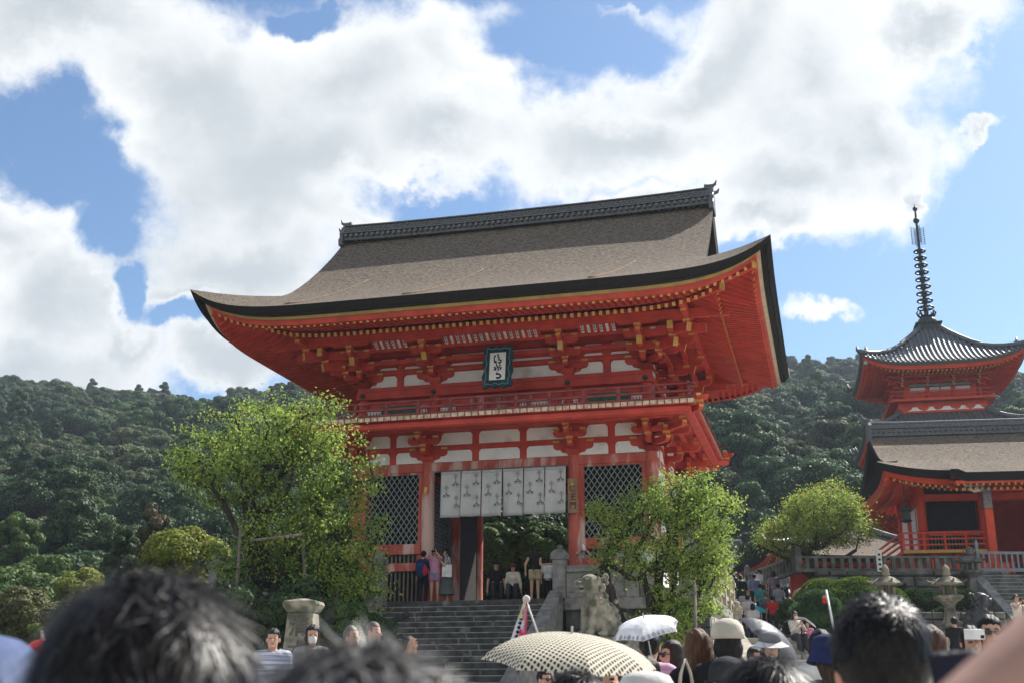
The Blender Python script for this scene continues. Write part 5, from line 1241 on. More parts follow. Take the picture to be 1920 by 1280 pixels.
# --- stone lanterns
def lantern(label, x, y, z, h, ped=True, ma=None):
    t = empty('stone_lantern', (x, y, z), 0, label, 'stone lantern', 'stone lanterns by the terrace'); k = h/2.0; ma = ma or M['moss']
    m = MB(); b0 = 0
    if ped: m.box(-.55, .55, -.55, .55, -.2, .45); m.box(-.45, .45, -.45, .45, .45, .62); b0 = .62; m.build('plinth', M['rubble'], t, bevel=.02); m = MB()
    m.lathe([(.46*k, 0), (.46*k, .10*k), (.42*k, .14*k), (.26*k, .34*k), (.19*k, .62*k), (.2*k, .80*k), (.30*k, .90*k)], (0, 0, b0), 4, rot=R(45)); m.build('base', ma, t, bevel=.015); m = MB()
    m.lathe([(.30*k, .90*k), (.44*k, 1.0*k), (.46*k, 1.08*k), (.30*k, 1.10*k)], (0, 0, b0), 6, rot=R(30)); m.build('platform', ma, t); m = MB()
    for a in range(6):
        q = a*math.pi/3+R(30); m.box(.21*k*math.cos(q)-.035*k, .21*k*math.cos(q)+.035*k, .21*k*math.sin(q)-.035*k, .21*k*math.sin(q)+.035*k, b0+1.10*k, b0+1.38*k)
    m.lathe([(.10*k, 1.10*k), (.10*k, 1.38*k)], (0, 0, b0), 6); m.build('light_chamber', ma, t); m = MB()
    m.lathe([(.28*k, 1.38*k), (.50*k, 1.40*k), (.52*k, 1.46*k), (.40*k, 1.54*k), (.24*k, 1.64*k), (.12*k, 1.68*k)], (0, 0, b0), 6, rot=R(30))
    for a in range(6): q = a*math.pi/3+R(30); m.tube([(b*k*math.cos(q), b*k*math.sin(q), b0+c*k) for b, c in ((.42, 1.5), (.54, 1.5), (.6, 1.58))], [.05*k, .045*k, .02*k], 5)
    m.build('cap', ma, t); m = MB(); m.lathe([(.10*k, 1.68*k), (.15*k, 1.74*k), (.10*k, 1.80*k), (.13*k, 1.88*k), (.09*k, 1.97*k), (.01, 2.05*k)], (0, 0, b0), 10); m.build('finial', ma, t, smooth=True); return t
lantern('stone lantern on a plinth, right of the short black haired man', W(1783, 1160, 41).x, 41.0, 3.0, 2.2)
lantern('stone lantern rising behind the short black haired man', W(1668, 1160, 41).x, 41.0, 3.0, 2.2)
lantern('dark weathered stone lantern in front of the stone fence, below the porch post', W(1822, 1080, 45.9).x, 45.9, 5.1, 1.95, False, M['rubble'])
# --- hedges and pine bush
def hedge(name, label, cat, x, y, z, rx_, ry_, rz_, ma, n=9000, leaf=.075, group=None, sq=2.6):
    rng = np.random.default_rng(int(x*31+y)); u = rng.normal(0, 1, (n, 3)); u /= (np.abs(u)**sq).sum(1, keepdims=True)**(1/sq); u[:, 2] = np.abs(u[:, 2])*1.0
    bump = 1+.05*np.sin(u[:, :1]*9+x)+.04*np.sin(u[:, 1:2]*11); P = u*np.array([rx_, ry_, rz_])*bump
    d = u/np.linalg.norm(u, axis=1, keepdims=True)+rng.normal(0, .7, (n, 3)); d /= np.linalg.norm(d, axis=1, keepdims=True); a = np.cross(d, rng.normal(0, 1, (n, 3))); a /= np.linalg.norm(a, axis=1, keepdims=True)
    s = leaf*rng.uniform(.6, 1.3, (n, 1)); Q = np.stack([P, P+d*s*.5+a*s*.35, P+d*s, P+d*s*.5-a*s*.35], 1)
    t = empty(name, (x, y, z), 0, label, cat, group); quads('foliage', Q, ma, t); v = IV.copy(); v = v/((np.abs(v)**sq).sum(1, keepdims=True)**(1/sq)); v[:, 2] = np.maximum(v[:, 2], -.05)
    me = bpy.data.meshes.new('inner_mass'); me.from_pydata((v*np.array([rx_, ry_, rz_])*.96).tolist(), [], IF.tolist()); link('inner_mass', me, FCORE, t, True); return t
HL = leafmat('hedge_leaf', (.13, .19, .03), (.08, .14, .025), .3); HD_ = leafmat('dark_hedge_leaf', (.05, .085, .025), (.035, .06, .02), .25)
hedge('hedge', 'large clipped hedge with sunlit yellow green top at the left end of the bank', 'hedge', 12.3, 43.9, 4.2, 2.1, 1.2, 1.4, HL, 18000)
hedge('hedge', 'clipped hedge between the two plinth lanterns', 'hedge', 14.9, 44.2, 4.3, 1.0, .9, .95, HD_, 9000)
hedge('hedge', 'clipped hedge right of the right plinth lantern', 'hedge', 16.45, 44.2, 4.4, .85, .8, .85, HD_, 8000)
hedge('bush', 'small round bush close below the stone fence', 'bush', 14.5, 45.6, 5.2, .55, .5, .6, HD_, 5000)
hedge('bush', 'round bush low at the foot of the fence, left of the dark lantern', 'bush', 13.2, 45.8, 5.3, .45, .4, .5, HD_, 4000)
hedge('bush', 'tiny round bush growing on the wall beside the right plinth lantern base', 'bush', 15.2, 42.3, 4.1, .35, .3, .35, HD_, 3000)
t = empty('pine_tree', (10.3, 40.2, 3.0), 0, 'low trained pine with layered needle clouds at the left end of the retaining wall', 'tree'); rng = np.random.default_rng(77); Q = []
m = MB(); m.tube([(0, 0, -.1), (.1, 0, .6), (-.1, .1, 1.2), (.05, 0, 1.8)], [.12, .1, .07, .04], 8); pads = [(0, 0, 2.0, .55), (-.5, .1, 1.5, .6), (.55, 0, 1.45, .55), (-.2, -.1, 1.1, .7), (.6, .2, .85, .6), (-.75, 0, .75, .5), (.1, -.2, .5, .6), (.35, -.2, 1.75, .4)]
for (a, b, c, r) in [(q[0]*.85, q[1]*.85, q[2]*.85, q[3]*.8) for q in pads]:
    m.tube([(0, 0, c-.3), (a*.6, b*.6, c-.12), (a, b, c)], [.04, .03, .02], 5); n = 2600; u = rng.normal(0, 1, (n, 3)); u /= np.linalg.norm(u, axis=1, keepdims=True); u[:, 2] = u[:, 2]*.6; P = np.array([a, b, c])+u*r*rng.uniform(.5, 1, (n, 1))*np.array([1, 1, .7]); d = u+rng.normal(0, .4, (n, 3)); d[:, 2] += .5; d /= np.linalg.norm(d, axis=1, keepdims=True); s_ = np.cross(d, rng.normal(0, 1, (n, 3))); s_ /= np.linalg.norm(s_, axis=1, keepdims=True); Q.append(np.stack([P-s_*.008, P+s_*.008, P+d*.14+s_*.004, P+d*.14-s_*.004], 1))
m.build('trunk', BARKM, t, smooth=True); quads('needles', np.concatenate(Q), leafmat('pine_needles', (.075, .15, .055), (.05, .10, .04), .3), t)
# ---------------------------------------------------------------- thatched and tiled roofs beyond the upper stairs
hs = empty('thatched_house', (9.6, 69, 5.3), R(-20), 'low building with pale brown thatched roof edged by grey tiles beyond the crowd', 'house')
hall_roof(hs, 4.6, 3.2, 2.3, 4.3, .25, (mat('pale_thatch', (.30, .21, .15), (.22, .16, .12), .95, 14, bump=.6, bscale=30), M['tile'], M['wood']), .45, False, 1.1, .5, .2, .4, 1.2, rmat=M['tile'], tip=False)
m = MB(); m.box(-3.6, 3.6, -.18, .18, 4.25, 4.6); m.tube([(-3.8, 0, 4.7), (3.8, 0, 4.7)], .15, 8); m.build('ridge', M['tile'], hs)
m = MB(); m.box(-3.4, 3.4, -2.1, 2.1, -.3, 2.5); m.build('wall', M['wood'], hs)
hs = empty('tiled_shed', (8.7, 63.5, 5.3), R(-8), 'shed with ribbed grey tile eaves right above the heads on the upper stairs', 'shed')
hall_roof(hs, 3.0, 2.0, 1.9, 2.75, .12, (M['tile'], M['tile'], M['wood']), .3, True, .9, .5, .12, .4, .9, rmat=M['tile'], tip=False)
m = MB(); m.box(-2.2, 2.2, -1.3, 1.3, -.2, 2.0); m.build('wall', M['wood'], hs)
hs = empty('red_hall', (17.0, 63, 6.2), R(6), 'red hall half hidden behind the yellowing cherry, only its eave showing', 'hall')
hall_roof(hs, 5.2, 5.2, 1.9, 4.2, .5, (M['bark'], M['barkedge'], mat('dark_red_boards', (.33, .045, .03), (.26, .04, .03), .7)), .3, False, None, .6, .3, .3, 2.0, rmat=M['tile'])
m = MB(); m.box(-3.2, 3.2, -3.2, 3.2, -.3, 2.4); m.build('wall', RB, hs)
# ---------------------------------------------------------------- signed distance modelling (statues and people)
def surf(fn, lo, hi, h):
    """surface nets: fn(P)->distance on an (n,3) array"""
    lo = np.array(lo, float); n = np.ceil((np.array(hi)-lo)/h).astype(int)+1; ax = [lo[i]+h*np.arange(n[i]) for i in range(3)]
    G = np.stack(np.meshgrid(*ax, indexing='ij'), -1); F = fn(G.reshape(-1, 3)).reshape(n); ins = F < 0
    c = [(i, j, k) for i in (0, 1) for j in (0, 1) for k in (0, 1)]; sl = lambda A, i, j, k: A[i:A.shape[0]-1+i, j:A.shape[1]-1+j, k:A.shape[2]-1+k]
    cnt = sum(sl(ins, *q).astype(int) for q in c); act = (cnt > 0) & (cnt < 8); idx = -np.ones(act.shape, int); ids = np.argwhere(act); idx[act] = np.arange(len(ids))
    acc = np.zeros((len(ids), 3)); num = np.zeros(len(ids))
    for a in range(8):
        for b in range(a+1, 8):
            d = np.array(c[b])-np.array(c[a])
            if np.abs(d).sum() != 1: continue
            fa = sl(F, *c[a])[act]; fb = sl(F, *c[b])[act]; m_ = (fa < 0) != (fb < 0); t = np.where(m_, fa/np.where(m_, fa-fb, 1), 0)
            p = ids+np.array(c[a])+t[:, None]*d; acc[m_] += p[m_]; num[m_] += 1
    V_ = lo+h*acc/num[:, None]; Q = []
    for axn in range(3):
        o = [q for q in range(3) if q != axn]; A = ins.take(range(n[axn]-1), axn); B = ins.take(range(1, n[axn]), axn); e = np.argwhere(A != B); e = e[(e[:, o[0]] > 0) & (e[:, o[1]] > 0) & (e[:, o[0]] < n[o[0]]-1) & (e[:, o[1]] < n[o[1]]-1)]
        if not len(e): continue
        fl = A[tuple(e.T)]; d0 = np.zeros(3, int); d0[o[0]] = 1; d1 = np.zeros(3, int); d1[o[1]] = 1
        q = np.stack([idx[tuple((e-d0-d1).T)], idx[tuple((e-d1).T)], idx[tuple(e.T)], idx[tuple((e-d0).T)]], 1)
        if axn == 1: fl = ~fl
        q[~fl] = q[~fl][:, ::-1]; Q.append(q)
    return V_, np.concatenate(Q)
def cap_(P, a, b, ra, rb=None):
    rb = ra if rb is None else rb; a, b = np.array(a, float), np.array(b, float); d = b-a; h_ = np.clip(((P-a)@d)/max(d@d, 1e-9), 0, 1); return np.linalg.norm(P-a-h_[:, None]*d, axis=1)-(ra+(rb-ra)*h_)
def ell_(P, c, r, Rm=None):
    q = P-np.array(c); 
    if Rm is not None: q = q@Rm
    r = np.array(r, float); k0 = np.linalg.norm(q/r, axis=1); k1 = np.linalg.norm(q/r**2, axis=1); return k0*(k0-1)/np.maximum(k1, 1e-9)
def su(a, b, k): h_ = np.clip(.5+.5*(b-a)/k, 0, 1); return b+(a-b)*h_-k*h_*(1-h_)
def sub_(a, b, k): h_ = np.clip(.5-.5*(a+b)/k, 0, 1); return a+(-b-a)*h_+k*h_*(1-h_)
def smesh(name, fn, lo, hi, h, mats, parent=None, mfn=None, smooth=True):
    V_, Q = surf(fn, lo, hi, h); me = bpy.data.meshes.new(name); me.vertices.add(len(V_)); me.vertices.foreach_set('co', V_.astype(np.float32).ravel()); me.loops.add(len(Q)*4); me.loops.foreach_set('vertex_index', Q.astype(np.int32).ravel())
    me.polygons.add(len(Q)); me.polygons.foreach_set('loop_start', np.arange(len(Q), dtype=np.int32)*4)
    if mfn is not None: me.polygons.foreach_set('material_index', mfn(V_[Q].mean(1)).astype(np.int32))
    me.update(calc_edges=True); me.validate(); return link(name, me, mats, parent, smooth)
def lion_fn(P):
    # seated guardian lion facing -x, head raised
    d = ell_(P, (.05, 0, .42), (.36, .26, .42)); d = su(d, ell_(P, (-.12, 0, .78), (.24, .24, .36)), .12); d = su(d, ell_(P, (.30, 0, .22), (.32, .30, .26)), .1)
    for s in (-1, 1):
        d = su(d, cap_(P, (-.22, s*.15, .70), (-.30, s*.15, .08), .11, .08), .05); d = su(d, ell_(P, (-.36, s*.15, .06), (.13, .09, .075)), .03)
        d = su(d, ell_(P, (.18, s*.25, .20), (.26, .10, .2)), .05); d = su(d, ell_(P, (-.04, s*.27, .06), (.16, .09, .075)), .03)
    d = su(d, ell_(P, (-.20, 0, 1.15), (.26, .24, .24)), .08)                      # head
    d = su(d, ell_(P, (-.44, 0, 1.13), (.16, .15, .09)), .04); d = su(d, ell_(P, (-.40, 0, 1.0), (.13, .12, .05)), .03); d = su(d, ell_(P, (-.57, 0, 1.19), (.05, .08, .045)), .02)
    d = sub_(d, ell_(P, (-.52, 0, 1.055), (.16, .10, .028)), .01)
    for s in (-1, 1):
        d = su(d, ell_(P, (-.38, s*.12, 1.24), (.07, .06, .05)), .02); d = su(d, ell_(P, (-.12, s*.24, 1.22), (.06, .035, .11)), .02)
    r = random.Random(4)
    for k in range(34):                                                            # curls of the mane
        a = r.uniform(-2.5, 2.5); z = r.uniform(.72, 1.36); rr = .25-.10*max(0, z-1.2)/.2*0; x = -.10+rr*math.cos(a)*.95+.02; y = rr*math.sin(a)*1.05
        if x < -.3: continue
        d = su(d, np.linalg.norm(P-np.array([x+.03, y, z]), axis=1)-r.uniform(.05, .08), .015)
    for k in range(6): d = su(d, np.linalg.norm(P-np.array([.45+.06*math.cos(k), .09*math.sin(k*2), .45+k*.07]), axis=1)-.10+.008*k, .02)   # tail
    return np.maximum(d, -P[:, 2])
def lion(label, x, y, z, rz, s, ma, ped_h, flip=False):
    t = empty('guardian_lion', (x, y, z), rz, label, 'statue'); o = smesh('lion', lion_fn, (-.75, -.45, -.03), (.75, .45, 1.5), .022, ma, t); o.scale = (s, s*(-1 if flip else 1), s); o.location.z = ped_h
    m = MB(); m.box(-.72*s, .72*s, -.45*s, .45*s, ped_h-.16, ped_h-.002); m.build('plinth_slab', ma, t, bevel=.02); m = MB(); m.lathe([(1.0*s, -.1), (1.0*s, .2), (.86*s, .3), (.80*s, ped_h-.35), (.92*s, ped_h-.16)], (0, 0, 0), 4, rot=R(45)); m.build('pedestal', ma, t, bevel=.02); return t
q = W(1122, 1185, 26.6); lion('mossy pale stone guardian lion on a tall pedestal, right of the main stairs', q.x, 26.6, H(q.x, 26.6), R(30), .98, M['moss'], q.z-H(q.x, 26.6)-.1)
q = W(1838, 1190, 40.3); lion('black stone guardian lion in front of the rubble wall, far right', q.x, 40.3, 3.0, R(195), .98, mat('black_stone', (.03, .033, .036), (.05, .055, .06), .55, 4, bump=.3), .5)
# --- engraved marker stone
mk = empty('marker_stone', (W(570, 1125, 24).x, 24, H(-4.1, 24)), R(-6), 'tall tapering stone marker with carved characters behind the masked woman on the left', 'stone marker')
m = MB(); m.lathe([(.50, -.1), (.44, 1.0), (.36, 1.92)], (0, 0, 0), 4, rot=R(45)); m.build('pillar', M['moss'], mk, bevel=.02); m = MB(); m.lathe([(.38, 1.92), (.44, 2.0), (.49, 2.08), (.46, 2.14), (.1, 2.2)], (0, 0, 0), 4, rot=R(45)); m.build('cap', M['moss'], mk, bevel=.015)
m = MB(); m.box(-.55, .55, -.5, .5, -.3, .12); m.build('base', M['stone'], mk, bevel=.03)
for o in text('carved_character', '清水寺', .42, (0, -.28, 1.62), mk, mat('carved_shadow', (.11, .10, .085), (.07, .07, .06), .9), rot=(R(86), 0, 0), depth=.01, spacing=1.12): o.location.y = -.283-(1.62-o.location.z)*.058
# --- poles propping the trees
def pole(label, a, b, r=.045, group=None):
    a, b = Vector(a), Vector(b); t = empty('support_pole', tuple(b), 0, label, 'pole', group); m = MB(); m.tube([tuple(a-b), (0, 0, 0)], r, 8); o = m.build('pole', M['wood'], t, smooth=True); return t
g_ = lambda px, py, y: tuple(Vector((W(px, py, y).x, y, H(W(px, py, y).x, y)-.05)))
pole('grey leaning pole just right of the marker stone', W(566, 985, 26.8), g_(592, 1240, 26.4)); pole('grey pole propping the left limb of the big cherry tree', W(452, 985, 27), g_(438, 1200, 26.8)); pole('short thick slanting prop under the big cherry trunk', W(497, 1110, 26.6), g_(480, 1200, 26.0), .07)
pole('thin horizontal bar lashed across the big cherry branches', W(470, 1012, 26.1), W(566, 1001, 26.0), .03); pole('dark post standing in front of the multi stemmed tree', W(1215, 1165, 27), g_(1222, 1260, 27), .1); pole('thin grey prop behind the long haired woman', W(1302, 1090, 27.4), g_(1304, 1240, 27.4), .04)
# ---------------------------------------------------------------- people
_mc = {}
def cmat(c, rough=.85, pat=None, c2=None, sc=20, bump=.25):
    k = (c, rough, c2, sc); st_ = (.03, .03, 1) if c2 and sc >= 30 else (1, 1, 1)
    if k not in _mc: _mc[k] = mat('fabric', c, c2 or tuple(q*.72 for q in c), rough, sc if c2 else 5, bump=bump, bscale=30, spec=.2, lo=.45 if c2 else .3, hi=.55 if c2 else .7, stretch=st_, det=2 if c2 else 5)
    return _mc[k]
def skinmat(c=(.50, .29, .20)):
    k = ('skin', c)
    if k not in _mc:
        m = mat('skin', c, tuple(q*.88 for q in c), .5, 9, bump=.05, spec=.4); b = m.node_tree.nodes['Principled BSDF']; b.inputs['Subsurface Weight'].default_value = .12; b.inputs['Subsurface Radius'].default_value = (.02, .008, .004); _mc[k] = m
    return _mc[k]
LIP = mat('lips', (.38, .12, .10), None, .5); EYE_ = mat('eye_dark', (.02, .015, .012), None, .3, spec=.6); BROW = mat('eyebrow', (.03, .02, .015), None, .9); SHOE = cmat((.05, .05, .055)); 
def hairmat(c):
    k = ('hair', c)
    if k not in _mc: _mc[k] = mat('hair', c, tuple(q*.5 for q in c), .5, 12, stretch=(6, 6, .8), bump=.8, bscale=22, spec=.25, bdist=.01)
    return _mc[k]
BLK, BRN, DBR, GRY = (.008, .007, .007), (.09, .045, .022), (.03, .018, .012), (.13, .125, .12)
def limb_ik(a, b, l1, l2, pole_):
    a, b = np.array(a, float), np.array(b, float); d = b-a; L_ = np.linalg.norm(d); L2 = min(L_, (l1+l2)*.995); b = a+d/L_*L2; d = (b-a)/L2
    x = (l1*l1-l2*l2+L2*L2)/(2*L2); h_ = math.sqrt(max(l1*l1-x*x, 0)); p = np.array(pole_, float); p = p-d*(p@d); p /= max(np.linalg.norm(p), 1e-6); return a+d*x+p*h_, b
def person(label, px, y, z=None, H_=None, top=None, rz=0, hair='short', hc=BLK, shirt=(.5, .5, .5), sleeve=.5, legs='pants', lc=(.04, .045, .06), pose='stand', L=None, R_=None, hat=None, hatc=(.5, .5, .5), glasses=False, mask=False, h=.014, group=None, shirt2=None, sc2=20, lc2=None, skin=(.50, .29, .20), tilt=(0, 0), lean=0, sit=False, sleeveless=False, fem=False, bag=None, x=None, cleave=1, pole=None):
    wx = W(px, 1150, y).x if x is None else x; z = (H(wx, y)+.012) if z is None else z
    if H_ is None: H_ = W(px, top, y).z-z
    Hs = H_/1.7; ts = 1.7; t = empty('person', (wx, y, z), R(rz), label, 'person', group); t.scale = (Hs, Hs, Hs)
    # joints in a 1.7 m figure facing -y
    zo = -.42 if sit else 0; sw = .165 if fem else .185
    ln = np.array([0, -math.sin(lean), 0]); up = lambda q: np.array([0, -(q-.95)*math.sin(lean), q+zo])
    hip = np.array([0, 0, .95+zo]); neck = up(1.42); head = up(1.565)+np.array([tilt[0], tilt[1]-.015, 0]); Mh = Matrix.Rotation(-tilt[0]*2.5, 3, 'Y') @ Matrix.Rotation(tilt[1]*3, 3, 'X'); Mh = np.array(Mh)
    arms = []
    for s, tg in ((-1, R_), (1, L)):
        sh = up(1.36)+np.array([s*sw, .01, 0]); tg = tg if tg is not None else (s*.27, -.03-.05*(s > 0), .78+zo)
        el, wr = limb_ik(sh, np.array(tg, float), .285, .25, pole if pole is not None and s > 0 else (s*.6, .35, -.8)); arms.append((s, sh, el, wr))
    if sit: lg = [(s, hip+[s*.09, 0, -.02], hip+[s*.12, -.40, .06], hip+[s*.12, -.45, -.36]) for s in (-1, 1)]
    elif pose == 'walk': lg = [(s, hip+[s*.085, 0, -.03], hip+[s*.09, -.10*s-.02, -.45], hip+[s*.09, -.16*s+.06, -.87]) for s in (-1, 1)]
    else: lg = [(s, hip+[s*.085, 0, -.03], hip+[s*.095, -.02, -.45], hip+[s*.10, .01, -.87]) for s in (-1, 1)]
    shw = .20 if not fem else .175
    def torso(P, o=0.):
        d = ell_(P, up(1.24)+[0, .005, 0], (shw-.035+o, .115+o, .22+o)); d = su(d, cap_(P, up(1.365)+[-sw+.02, .01, 0], up(1.365)+[sw-.02, .01, 0], .062+o), .05)
        d = su(d, ell_(P, up(1.07), (.125+o, .095+o, .16+o)), .06); d = su(d, ell_(P, hip+[0, .01, -.01], (.155+o, .115+o, .12+o)), .06)
        if fem: d = su(d, ell_(P, up(1.24)+[0, -.085, 0], (.11+o*.5, .055+o, .065+o)), .04)
        return d
    def headf(P):
        Q = (P-head)@Mh; d = ell_(Q, (0, .012, .03), (.076, .092, .105)); d = su(d, ell_(Q, (0, -.022, -.045), (.056, .062, .075)), .035)
        d = su(d, ell_(Q, (0, -.098, -.012), (.013, .02, .024)), .012); d = su(d, ell_(Q, (0, -.078, -.085), (.024, .022, .018)), .02); d = su(d, ell_(Q, (0, -.083, -.052), (.024, .014, .012)), .008)
        for s in (-1, 1): d = sub_(d, ell_(Q, (s*.033, -.098, .012), (.018, .014, .010)), .008); d = su(d, ell_(Q, (s*.082, .008, -.008), (.010, .020, .032)), .006); d = su(d, ell_(Q, (s*.033, -.074, .008), (.016, .013, .010)), .004)
        return d
    def hand(P, s, el, wr):
        f = (wr-el)/np.linalg.norm(wr-el); sd_ = np.cross(f, [0, 0, 1.]) if abs(f[2]) < .8 else np.array([0, 1., 0]); sd_ = sd_-f*(sd_@f); sd_ /= np.linalg.norm(sd_); n_ = np.cross(f, sd_)
        d = cap_(P, wr, wr+f*.05, .030, .036)
        for i, (o, l) in enumerate(((-.030, .062), (-.010, .078), (.010, .074), (.030, .058))):
            a = wr+f*.085+sd_*o; b = a+f*l*.55+n_*.008; c = b+f*l*.4+n_*.026; d = su(d, np.minimum(cap_(P, a-f*.03, b, .0105), cap_(P, b, c, .0095, .008)), .006)
        a = wr+f*.03+sd_*(-.03); b = a+f*.035-sd_*.030+n_*.01; return su(d, np.minimum(cap_(P, a, b, .013), cap_(P, b, b+f*.03+n_*.008, .0115, .009)), .01)
    def body(P):
        d = torso(P, -.012); d = su(d, cap_(P, up(1.36), head+[0, .02, -.06], .056, .052), .03); d = su(d, headf(P), .02)
        for s, sh, el, wr in arms: d = su(d, np.minimum(cap_(P, sh, el, .047, .037), cap_(P, el, wr, .037, .026)), .02); d = su(d, hand(P, s, el, wr), .012)
        for s, a, b, c in lg: d = su(d, np.minimum(cap_(P, a, b, .078, .052), cap_(P, b, c, .053, .036)), .02); d = su(d, cap_(P, c+[0, .01, -.03], c+[0, -.14, -.055], .036, .028), .02)
        return d
    pts_ = np.array([head+[.12, .12, .15], head-[.12, .14, 0]]+[q for a in arms for q in (a[2], a[3]+(a[3]-a[2])/np.linalg.norm(a[3]-a[2])*.17)]+[q for l in lg for q in (l[2], l[3]+[0, -.18, -.09])]+[up(1.3)+[.25, .15, 0], up(1.3)-[.25, .16, 0]])
    lo, hi = pts_.min(0)-.06, pts_.max(0)+.06
    ey = head+Mh@np.array([0, 0, 0])
    def bm(C):
        Q = (C-head)@Mh; k = np.zeros(len(C)); fr = Q[:, 1] < -.06
        k[fr & (np.abs(Q[:, 2]-.010) < .0065) & (np.abs(np.abs(Q[:, 0])-.033) < .012)] = 2; k[fr & (np.abs(Q[:, 2]-.036) < .0038) & (np.abs(np.abs(Q[:, 0])-.035) < .02)] = 3
        k[fr & (np.abs(Q[:, 2]+.052) < .009) & (np.abs(Q[:, 0]) < .024)] = 1; sh_ = C[:, 2] < lg[0][3][2]-.005; k[sh_] = 4; return k
    smesh('body', body, lo, hi, h, [skinmat(skin), LIP, EYE_, BROW, SHOE], t, bm)
    # clothing
    def top_(P):
        d = torso(P, .016)
        for s, sh, el, wr in arms:
            if sleeve > 0:
                e = sh+(el-sh)*min(1, sleeve); d2 = cap_(P, sh, e, .062, .056); 
                if sleeve > 1: d2 = np.minimum(d2, cap_(P, el, el+(wr-el)*(sleeve-1), .056, .042))
                d = su(d, d2, .025)
        d = np.maximum(d, -(ell_(P, up(1.47), (.085, .085, .085)))); hem = (.86+zo) if not (legs in ('skirt', 'shorts')) else .90+zo
        d = np.maximum(d, hem-P[:, 2]); d = d+.003*np.sin(P[:, 2]*55+P[:, 0]*30)*np.sin(P[:, 0]*40+P[:, 1]*20); return d
    smesh('shirt', top_, (lo[0]-.02, lo[1]-.02, .80+zo), (hi[0]+.02, hi[1]+.02, hi[2]), h, cmat(shirt, c2=shirt2, sc=sc2), t)
    def bot_(P):
        d = ell_(P, hip+[0, .01, -.01], (.172, .132, .13))
        if legs == 'skirt' and not sit:
            q = P-hip; rr = np.hypot(q[:, 0]/1.15, q[:, 1]); a = np.arctan2(q[:, 1], q[:, 0]); R__ = .135+.13*np.clip(-q[:, 2]/.7, 0, 1)+.008*np.sin(a*14); d = np.maximum(rr-R__, np.maximum(q[:, 2]-.05, -q[:, 2]-.68)); return d
        k = 1. if legs != 'shorts' else .0
        for s, a, b, c in lg:
            if k: d = su(d, np.minimum(cap_(P, a, b, .094, .072), cap_(P, b, c+[0, 0, .02], .072, .062)), .02)
            else: d = su(d, cap_(P, a, a+(b-a)*.45, .105, .10), .03)
        return np.maximum(d, P[:, 2]-(.97+zo if not sit else .62))
    smesh({'skirt': 'skirt', 'shorts': 'shorts'}.get(legs, 'trousers'), bot_, (lo[0]-.05, -.62 if sit else -.32, -.02), (hi[0]+.05, .32, 1.02+max(zo, -.3)), max(h, .017), cmat(lc, c2=lc2, sc=14), t)
    # hair
    def hair_(P):
        Q = (P-head)@Mh; d = ell_(Q, (0, .018, .038), (.091, .104, .112)); face = np.maximum(Q[:, 1]+.045, -1*(0.060-Q[:, 2])) 
        cut = np.maximum(Q[:, 1]+(.035 if hair in ('long', 'bob', 'pony') else .03), Q[:, 2]-.068)       # the face stays free
        d = np.maximum(d, -cut); low = -.05 if hair == 'short' else -.06
        if hair == 'short': d = np.maximum(d, -(Q[:, 2]+.055)); d = np.maximum(d, -np.maximum(np.abs(Q[:, 2]+.02)-.04, np.abs(Q[:, 1]-.0)-.03))
        if hair == 'bald': d = np.maximum(ell_(Q, (0, .014, .033), (.079, .095, .108)), -cut); d = np.maximum(d, -(Q[:, 2]+.03))
        if hair == 'bob': d = su(d, np.maximum(ell_(Q, (0, .03, -.035), (.098, .092, .095)), -cut), .02)
        if hair == 'long':
            d = su(d, np.maximum(ell_(Q, (0, .04, -.03), (.096, .085, .11)), -cut), .02); d = su(d, ell_(Q, (0, .085, -.22*cleave), (.105, .040, .24*cleave)), .03)
        if hair == 'pony': d = su(d, ell_(Q, (0, .115, .0), (.03, .035, .035)), .01); d = su(d, ell_(Q, (.01, .125, -.14), (.034, .03, .15)), .02)
        if hair == 'bun': d = su(d, np.linalg.norm(Q-np.array([0, .1, .09]), axis=1)-.045, .01)
        return d+.004*np.sin(Q[:, 0]*130+3*np.sin(Q[:, 2]*20))*(.4 if hair == 'bald' else 1)
    smesh('hair', hair_, head-[.17, .2, .55 if hair == 'long' else .32], head+[.17, .22, .2], min(h, .011), hairmat(hc), t)
    hp = empty('hat_tmp') if False else None
    def onhead(m, name, ma, smooth=True, bevel=0):
        o = m.build(name, ma, t, smooth=smooth); o.matrix_local = Matrix.Translation(Vector(head)) @ Matrix(Mh.tolist()).to_4x4(); return o
    if hat == 'cap':
        m = MB(); m.lathe([(.110, .030), (.114, .065), (.104, .115), (.070, .152), (.025, .166), (.001, .168)], (0, .016, 0), 18)
        A = [[(u*.085*math.cos(0), -.06-v*(.10-.045*u*u)-.02*(1-u*u), .045-.012*u*u-v*.012) for u in np.linspace(-1, 1, 9)] for v in (0, .5, 1)]; m.grid(A); m.grid([[(a, b, c-.006) for a, b, c in r] for r in A], flip=True); onhead(m, 'cap', cmat(hatc))
    if hat in ('bucket', 'sunhat'):
        w = .15 if hat == 'bucket' else .185; dz = -.03 if hat == 'bucket' else -.0
        m = MB(); m.lathe([(.114, .055), (.108, .125), (.092, .152), (.045, .168), (.001, .170)], (0, .014, 0), 20); onhead(m, 'hat', cmat(hatc))
        m = MB(); A = [[((r)*math.cos(a), .012+(r)*math.sin(a), zz+.012*math.cos(2*a)) for a in np.linspace(0, 2*math.pi, 25)] for r, zz in ((.112, .065), ((w+.11)/2, .04+dz*.4), (w, .02+dz))]; m.grid(A); m.grid([[(a, b, c-.006) for a, b, c in r] for r in A], flip=True); onhead(m, 'hat_brim', cmat(hatc if hat == 'bucket' else (.62, .61, .6)))
